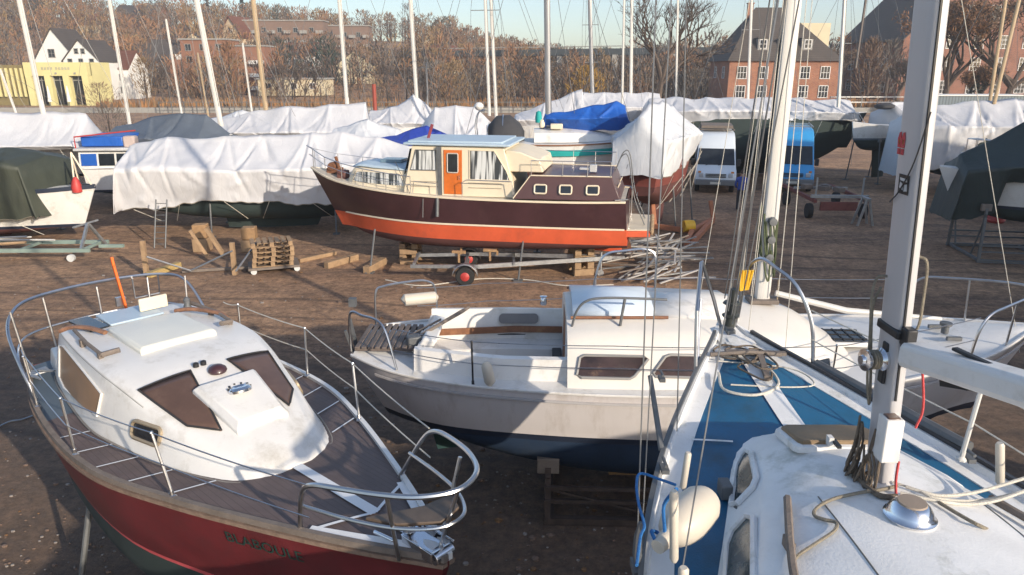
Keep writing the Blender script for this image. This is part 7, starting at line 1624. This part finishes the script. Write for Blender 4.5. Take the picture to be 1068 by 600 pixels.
    dl = thing('dolly', 'low dolly with pale wheels under the pallet stack', 'dolly', (c.x, c.y, 0), rz); g = MB(); g.box((0, 0, .16), (1.5, .95, .07)); g.build('platform', GREYWOOD, dl)
    for x in (-.6, .66):
        for y in (-.42, .42): g = MB(); g.lathe([(0, -.05), (.09, -.05), (.09, .05), (0, .05)], (x, y, .09), (0, 1, 0), 12); g.build('wheel', mat('pale plastic wheel', (.55, .56, .55), .5), dl)
    names = ['bottom', 'second', 'middle', 'fourth', 'topmost']; proto = None
    for k in range(5):
        loc = (c.x + R.uniform(-.03, .03), c.y + R.uniform(-.03, .03), .20 + .15 * k); ang = rz + R.uniform(-.05, .05); lab = '%s pallet of the timber pallet stack on the dolly' % names[k]
        if proto is None:
            proto = thing('pallet', lab, 'pallet', loc, ang, group='stacked pallets')
            for x in [-.54 + .18 * i for i in range(7)]: MB().box((x, 0, .132), (.12, .82, .022)).build('top_board', PALLETWOOD, proto)
            for y in (-.36, 0, .36):
                MB().box((0, y, .011), (1.2, .1, .022)).build('bottom_board', PALLETWOOD, proto)
                for x in (-.54, 0, .54): MB().box((x, y, .07), (.12, .1, .094)).build('block', PALLETWOOD, proto)
        else: copy_thing(proto, loc, ang, lab)
    # knocked down wooden cradle left of the pallets
    t = thing('wooden_cradle', 'dismantled wooden cradle with upright posts and crossed bars, left of the pallets', 'timber frame', at(200, 285, z=0)); g = MB()
    for px, py, h in ((153, 287, 1.05), (245, 287, 1.0)): p = at(px, py, z=0); g = MB(); g.beam(p, p + Vector((.0, .05, h)), .12, .12); g.build('post', PALLETWOOD, t, world=True)
    p, q = at(155, 287, z=.1), at(187, 276, z=.1); g = MB(); g.beam(p, q, .16, .16); g.build('sill', mat('yellowed beam', (.42, .30, .12), .8, 0, .3, 4), t, world=True)
    for a_, b_, za, zb in (((153, 268), (200, 283), .75, .1), ((198, 283), (242, 262), .1, .8), ((246, 283), (270, 250), .3, .9)): g = MB(); g.tube([at(*a_, Y=at(175, 284, z=0).y) if 0 else at(a_[0], a_[1], z=za), at(b_[0], b_[1], z=zb)], .03, 6); g.build('brace', GALV, t, world=True)
    p, q = at(198, 240, z=1.0), at(216, 267, z=.1); g = MB(); g.beam(p, q, .14, .10); g.beam(p + Vector((.4, .3, 0)), q + Vector((.45, .2, 0)), .2, .1); g.build('leaning_beam', PALLETWOOD, t, world=True)
    p, q = at(190, 283, z=.08), at(310, 276, z=.08); g = MB(); g.beam(p, q, .08, .08); g.build('rail', GREYWOOD, t, world=True)
    for (pa, pb, w, lab) in (((340, 277), (372, 268), .2, 'short pale beam lying on the ground right of the pallets'), ((382, 282), (400, 272), .22, 'stubby timber block lying left of the trailer'), ((312, 272), (350, 264), .12, 'thin plank lying behind the pallet stack')):
        p, q = at(*pa, z=w / 2), at(*pb, z=w / 2); tagmb(MB().beam(p, q, w, w), 'timber_beam', PALLETWOOD, lab, 'timber beam', bevel=.01)
    for px, py, h, lab in ((212, 262, .95, 'upright timber block chocking the big white sheeted yacht, left'), (262, 262, .85, 'weathered timber block chocking the big white sheeted yacht, behind the pallets')):
        p = at(px, py, z=0); t = thing('timber_stack', lab, 'timber stack', p); MB().box((0, 0, h * .25), (.5, .5, h * .48)).build('timber', PALLETWOOD, t, bevel=.02); MB().box((0, 0, h * .75), (.45, .4, h * .48), rz=.1).build('timber', WOOD, t, bevel=.02)
    # boat trailer with poles under the olive boat
    a = at(60, 271, z=0); t = thing('boat_trailer', 'long low trailer loaded with poles and hoses, in front of the olive covered boat', 'trailer', (a.x, a.y, 0), .02)
    g = MB(); g.beam((-6, -.2, .36), (1.2, -.2, .36), .1, .12); g.beam((-6, 1.0, .36), (1.2, 1.0, .36), .1, .12)
    for x in (-5, -3, -1, 1): g.beam((x, -.2, .38), (x, 1.0, .38), .08, .08)
    g.beam((1.2, .4, .36), (2.0, .4, .36), .1, .1); g.build('frame', mat('pale green frame', (.26, .34, .30), .6, .2, .2), t)
    for x in (-2.2, .6): g = MB(); g.lathe([(0, -.06), (.12, -.06), (.12, .06), (0, .06)], (x, -.25, .12), (0, 1, 0), 14); g.build('wheel', mat('pale plastic wheel', (.55, .56, .55)), t)
    g = MB(); g.beam((.9, -.2, .3), (1.0, .3, 1.15), .08, .08); g.beam((1.15, .9, .3), (1.0, .3, 1.15), .08, .08); g.beam((.5, .3, 1.0), (1.35, .3, 1.25), .06, .06); g.build('support_leg', GALV, t)
    g = MB(); g.tube([(-2.2, .3, .4), (-2.2, .3, 1.05)], .05, 7); g.box((-2.2, .3, 1.1), (.3, .3, .06)); g.build('jack', REDPAINT, t)
    for k in range(9): x = R.uniform(-6, -2); g = MB(); g.tube([(x, R.uniform(-.1, .9), .5), (x + R.uniform(1.5, 3), R.uniform(-.1, .9), .5 + R.uniform(0, .15))], R.uniform(.025, .05), 6); g.build('pole', [WHITEMAST, GALV, PALLETWOOD][k % 3], t)
    g = MB()
    for k in range(3): g.tube([(-4.6 + .5 * cos(b) + .1 * k, .4 + .35 * sin(b), .55 + .05 * k) for b in [2 * pi * i / 14 for i in range(14)]], .04, 6, closed=True)
    g.build('hose_coil', FENDER, t)
    # pile of grey poles right of the cruiser
    o = thing('scrap_pile', 'tangled pile of silver grey poles and slats right of the cruiser stern', 'scrap pile', at(680, 272, z=0)); rnd = random.Random(9); c0 = at(680, 272, z=0)
    for k in range(70):
        p = at(rnd.uniform(655, 712), rnd.uniform(255, 293), z=.05); a0 = rnd.gauss(.75, .5) if rnd.random() < .6 else rnd.uniform(-.4, .3); l = rnd.uniform(.5, 1.3); d = Vector((cos(a0), sin(a0), rnd.uniform(-.06, .12))); z = .05 + .5 * rnd.random() * math.exp(-((p - c0).length / 1.6) ** 2)
        g = MB(); g.beam(p + Vector((0, 0, z)) - d * l, p + Vector((0, 0, z + .05)) + d * l, .05, .035); g.build('slat', [GALV, GREYWOOD, mat('pale pole', (.42, .40, .38), .7)][k % 3], o, world=True)
    # orange triangular frame with yellow drum
    t = thing('orange_trestle', 'triangular orange painted steel frame lying on the dark ground, left of the vans', 'steel frame', at(715, 245, z=0))
    A, B_, C_, D_ = at(683, 236, z=.15), at(722, 241, z=.15), at(744, 229, z=.15), at(716, 254, z=.1)
    for p, q in ((A, B_), (B_, C_), (B_, D_), (C_, D_ + Vector((.3, .3, 0)))): MB().beam(p, q, .16, .18).build('beam', ORANGESTEEL, t, world=True)
    for p, h in ((A, 1.2), (C_, .75)): MB().beam(p, p + Vector((-.15, .1, h)), .14, .14).build('post', ORANGESTEEL, t, world=True)
    p = at(718, 236, z=.3); tagmb(MB().lathe([(0, -.2), (.22, -.2), (.24, 0), (.22, .2), (0, .2)], p, (1, .2, 0), 14), 'drum', YELLOW, 'small yellow drum sitting in the orange steel frame', 'drum')
    # red and white cradle trailer
    a = at(880, 232, z=0); t = thing('cradle_trailer', 'low yard trailer with red crossbeam and white rails, right of the blue van', 'trailer', (a.x, a.y + 1.2, 0), -.05)
    MB().beam((-1.15, -.6, .95), (1.15, -.6, .95), .12, .12).build('crossbar', GALV, t); MB().beam((-1.15, 1.6, .95), (1.15, 1.6, .95), .1, .1).build('crossbar', GALV, t)
    g = MB(); g.box((0, -.62, .55), (1.5, .1, .36)); g.build('red_crossbeam', mat('dull red rail', (.20, .06, .05), .75, 0, .4, 5, 0, 40, (.08, .05, .04, .7), 5, .5), t, bevel=.02)
    for x in (-1.05, 1.05): g = MB(); g.beam((x, -.9, .8), (x, 3.4, .8), .12, .14); g.build('side_rail', mat('dull red rail', (.20, .06, .05)), t)
    for x in (-1.1, 1.1):
        for y in (-.4, 2.6): g = MB(); g.lathe([(.12, -.1), (.3, -.1), (.32, 0), (.3, .1), (.12, .1)], (x, y, .32), (1, 0, 0), 16); g.build('wheel', RUBBER, t)
        g = MB(); g.beam((x * .85, -.5, .95), (x * .85, -.5, 1.7), .06, .06); g.build('post', GALV, t)
    for k in range(6): MB().box((R.uniform(-.8, .8), R.uniform(0, 1.5), 1.05), (R.uniform(.2, .5), .3, .2), rz=R.uniform(0, 2)).build('load', GREYWOOD, t, bevel=.02)
    a = at(902, 236, z=0); t = thing('trestle', 'pale A shaped trestle standing right of the red trailer', 'trestle', (a.x, a.y, 0))
    for s in (-1, 1): MB().beam((s * .3, 0, 0), (s * .04, 0, 1.05), .08, .06).build('leg', GALV, t); MB().beam((s * .3, .5, 0), (s * .04, .4, 1.05), .08, .06).build('leg', GALV, t)
    MB().beam((0, -.1, 1.07), (0, .6, 1.07), .12, .08).build('top_bar', GALV, t)
    p = at(1038, 232, z=0); tagmb(MB().lathe([(.0, 0), (.28, 0), (.34, .1), (.3, .28), (.1, .34), (0, .34)], p, n=14), 'bucket', REDPAINT, 'red tub on the ground below the dark green tarpaulin', 'tub')
    for k, (pts, m, lab) in enumerate(((((402, 292), (440, 298), (500, 291), (550, 292), (590, 298), (640, 297)), ROPE_W, 'pale cable lying across the dirt in front of the trailer'), (((-5, 447), (10, 440), (22, 438), (34, 434)), STEEL, 'bright wire lying on the dark ground by the red stern'))):
        tagmb(MB().tube(smooth_path([at(x, y, z=.02) for x, y in pts], 6), .016, 5), 'ground_cable', m, lab, 'cable')
    # stones and leaves on the dirt
    rnd = random.Random(4); g = MB()
    for k in range(2400):
        p = at(rnd.uniform(-60, 760), rnd.uniform(255, 640), z=0); r = rnd.uniform(.008, .028) if rnd.random() < .93 else rnd.uniform(.03, .065)
        g.ball((p.x, p.y, r * .3), (r, r * rnd.uniform(.6, 1), r * .55), 6, rnd.choice([0, 0, 0, 1, 1, 2]))
    o = g.build('pebbles', [mat('brown pebble', (.16, .11, .085), .9), mat('grey pebble', (.25, .22, .20), .9), mat('fallen leaf brown', (.18, .10, .05), .9)]); tag(o, 'scattered stones and dead leaves on the dirt', 'pebbles', kind='stuff')
yard()
# ------------------------------------------------------------------ light, sky, camera
SUN_AZ, SUN_EL = 138.0, 19.0       # clockwise from the view direction
def build_shade():
    """unseen shed and covered yacht added right of the view to shade the yard"""
    t = thing('shade_shed', 'unseen grey shed added to shade the right hand side of the yard', 'shed', (29, 9, 0), 0)  # out of view, added to cast shade over the ground by the vans
    MB().box((0, 0, 4.3), (13, 22, 8.6)).build('wall', CONC, t); MB().slab([(-6.9, -11.4, 8.62), (6.9, -11.4, 8.62), (0, -11.4, 10.5)], (0, 22.8, 0)).build('roof', ROOF_D, t)  # walls and roof of the added unseen shed
    covered('covered_yacht', 'unseen covered yacht added on the right to shade the near ground', (12.2, 5.6), (4.9, -1.2), (1.4, 2.6, 1.4, .5), [[.6, 4.7, 1.3, 3.4, 2.0, 2.0], [9.2, 4.7, 1.2, 3.4, 2.0, 2.0]], WH, TARP_W, 22, amp=.1, n=40)  # out of view, added to shade the ground below the white boat
build_shade()
def build_haze():
    g = MB(); g.box((0, 350, 40), (1780, 1100, 140)); o = g.build('haze', []); o['kind'] = 'stuff'; o['label'] = 'thin winter haze over the yard and hillside'
    m = bpy.data.materials.new('haze air'); m.use_nodes = True; n = m.node_tree; n.nodes.clear()
    out = n.nodes.new('ShaderNodeOutputMaterial'); v = n.nodes.new('ShaderNodeVolumePrincipled'); v.inputs['Color'].default_value = (.86, .88, .92, 1); v.inputs['Density'].default_value = HAZE; v.inputs['Anisotropy'].default_value = .2
    n.links.new(v.outputs[0], out.inputs['Volume']); o.data.materials.append(m)
HAZE = .00075
if HAZE: build_haze()
w = bpy.data.worlds.new('World'); sc.world = w; w.use_nodes = True
nt = w.node_tree; bg = nt.nodes['Background']; sky = nt.nodes.new('ShaderNodeTexSky'); sky.sky_type = 'NISHITA'; sky.sun_disc = False
sky.sun_elevation = rad(SUN_EL); sky.sun_rotation = rad(SUN_AZ); sky.air_density = .9; sky.dust_density = 1.0; sky.ozone_density = 1.5; sky.altitude = 50
nt.links.new(sky.outputs[0], bg.inputs[0]); bg.inputs[1].default_value = .145
sd = bpy.data.lights.new('sun', 'SUN'); sd.energy = 3.9; sd.angle = rad(.6); sd.color = (1.0, .87, .70)
so = bpy.data.objects.new('sun', sd); COL.objects.link(so)
az = rad(SUN_AZ); el = rad(SUN_EL); dv = Vector((sin(az) * cos(el), cos(az) * cos(el), sin(el)))
so.rotation_euler = dv.to_track_quat('Z', 'Y').to_euler(); so.location = dv * 60
cd = bpy.data.cameras.new('camera'); cd.lens = FOC; cd.sensor_width = 36; cd.clip_start = .05; cd.clip_end = 3000
co = bpy.data.objects.new('camera', cd); COL.objects.link(co); co.location = (0, 0, EYE); co.rotation_euler = (rad(90) - PITCH, 0, 0)
sc.camera = co
sc.view_settings.view_transform = 'Standard'; sc.view_settings.look = 'None'; sc.view_settings.gamma = 1; sc.view_settings.exposure = 0.7; sc.view_settings.use_curve_mapping = False
sc.cycles.use_denoising = True
sc.cycles.max_bounces = 6
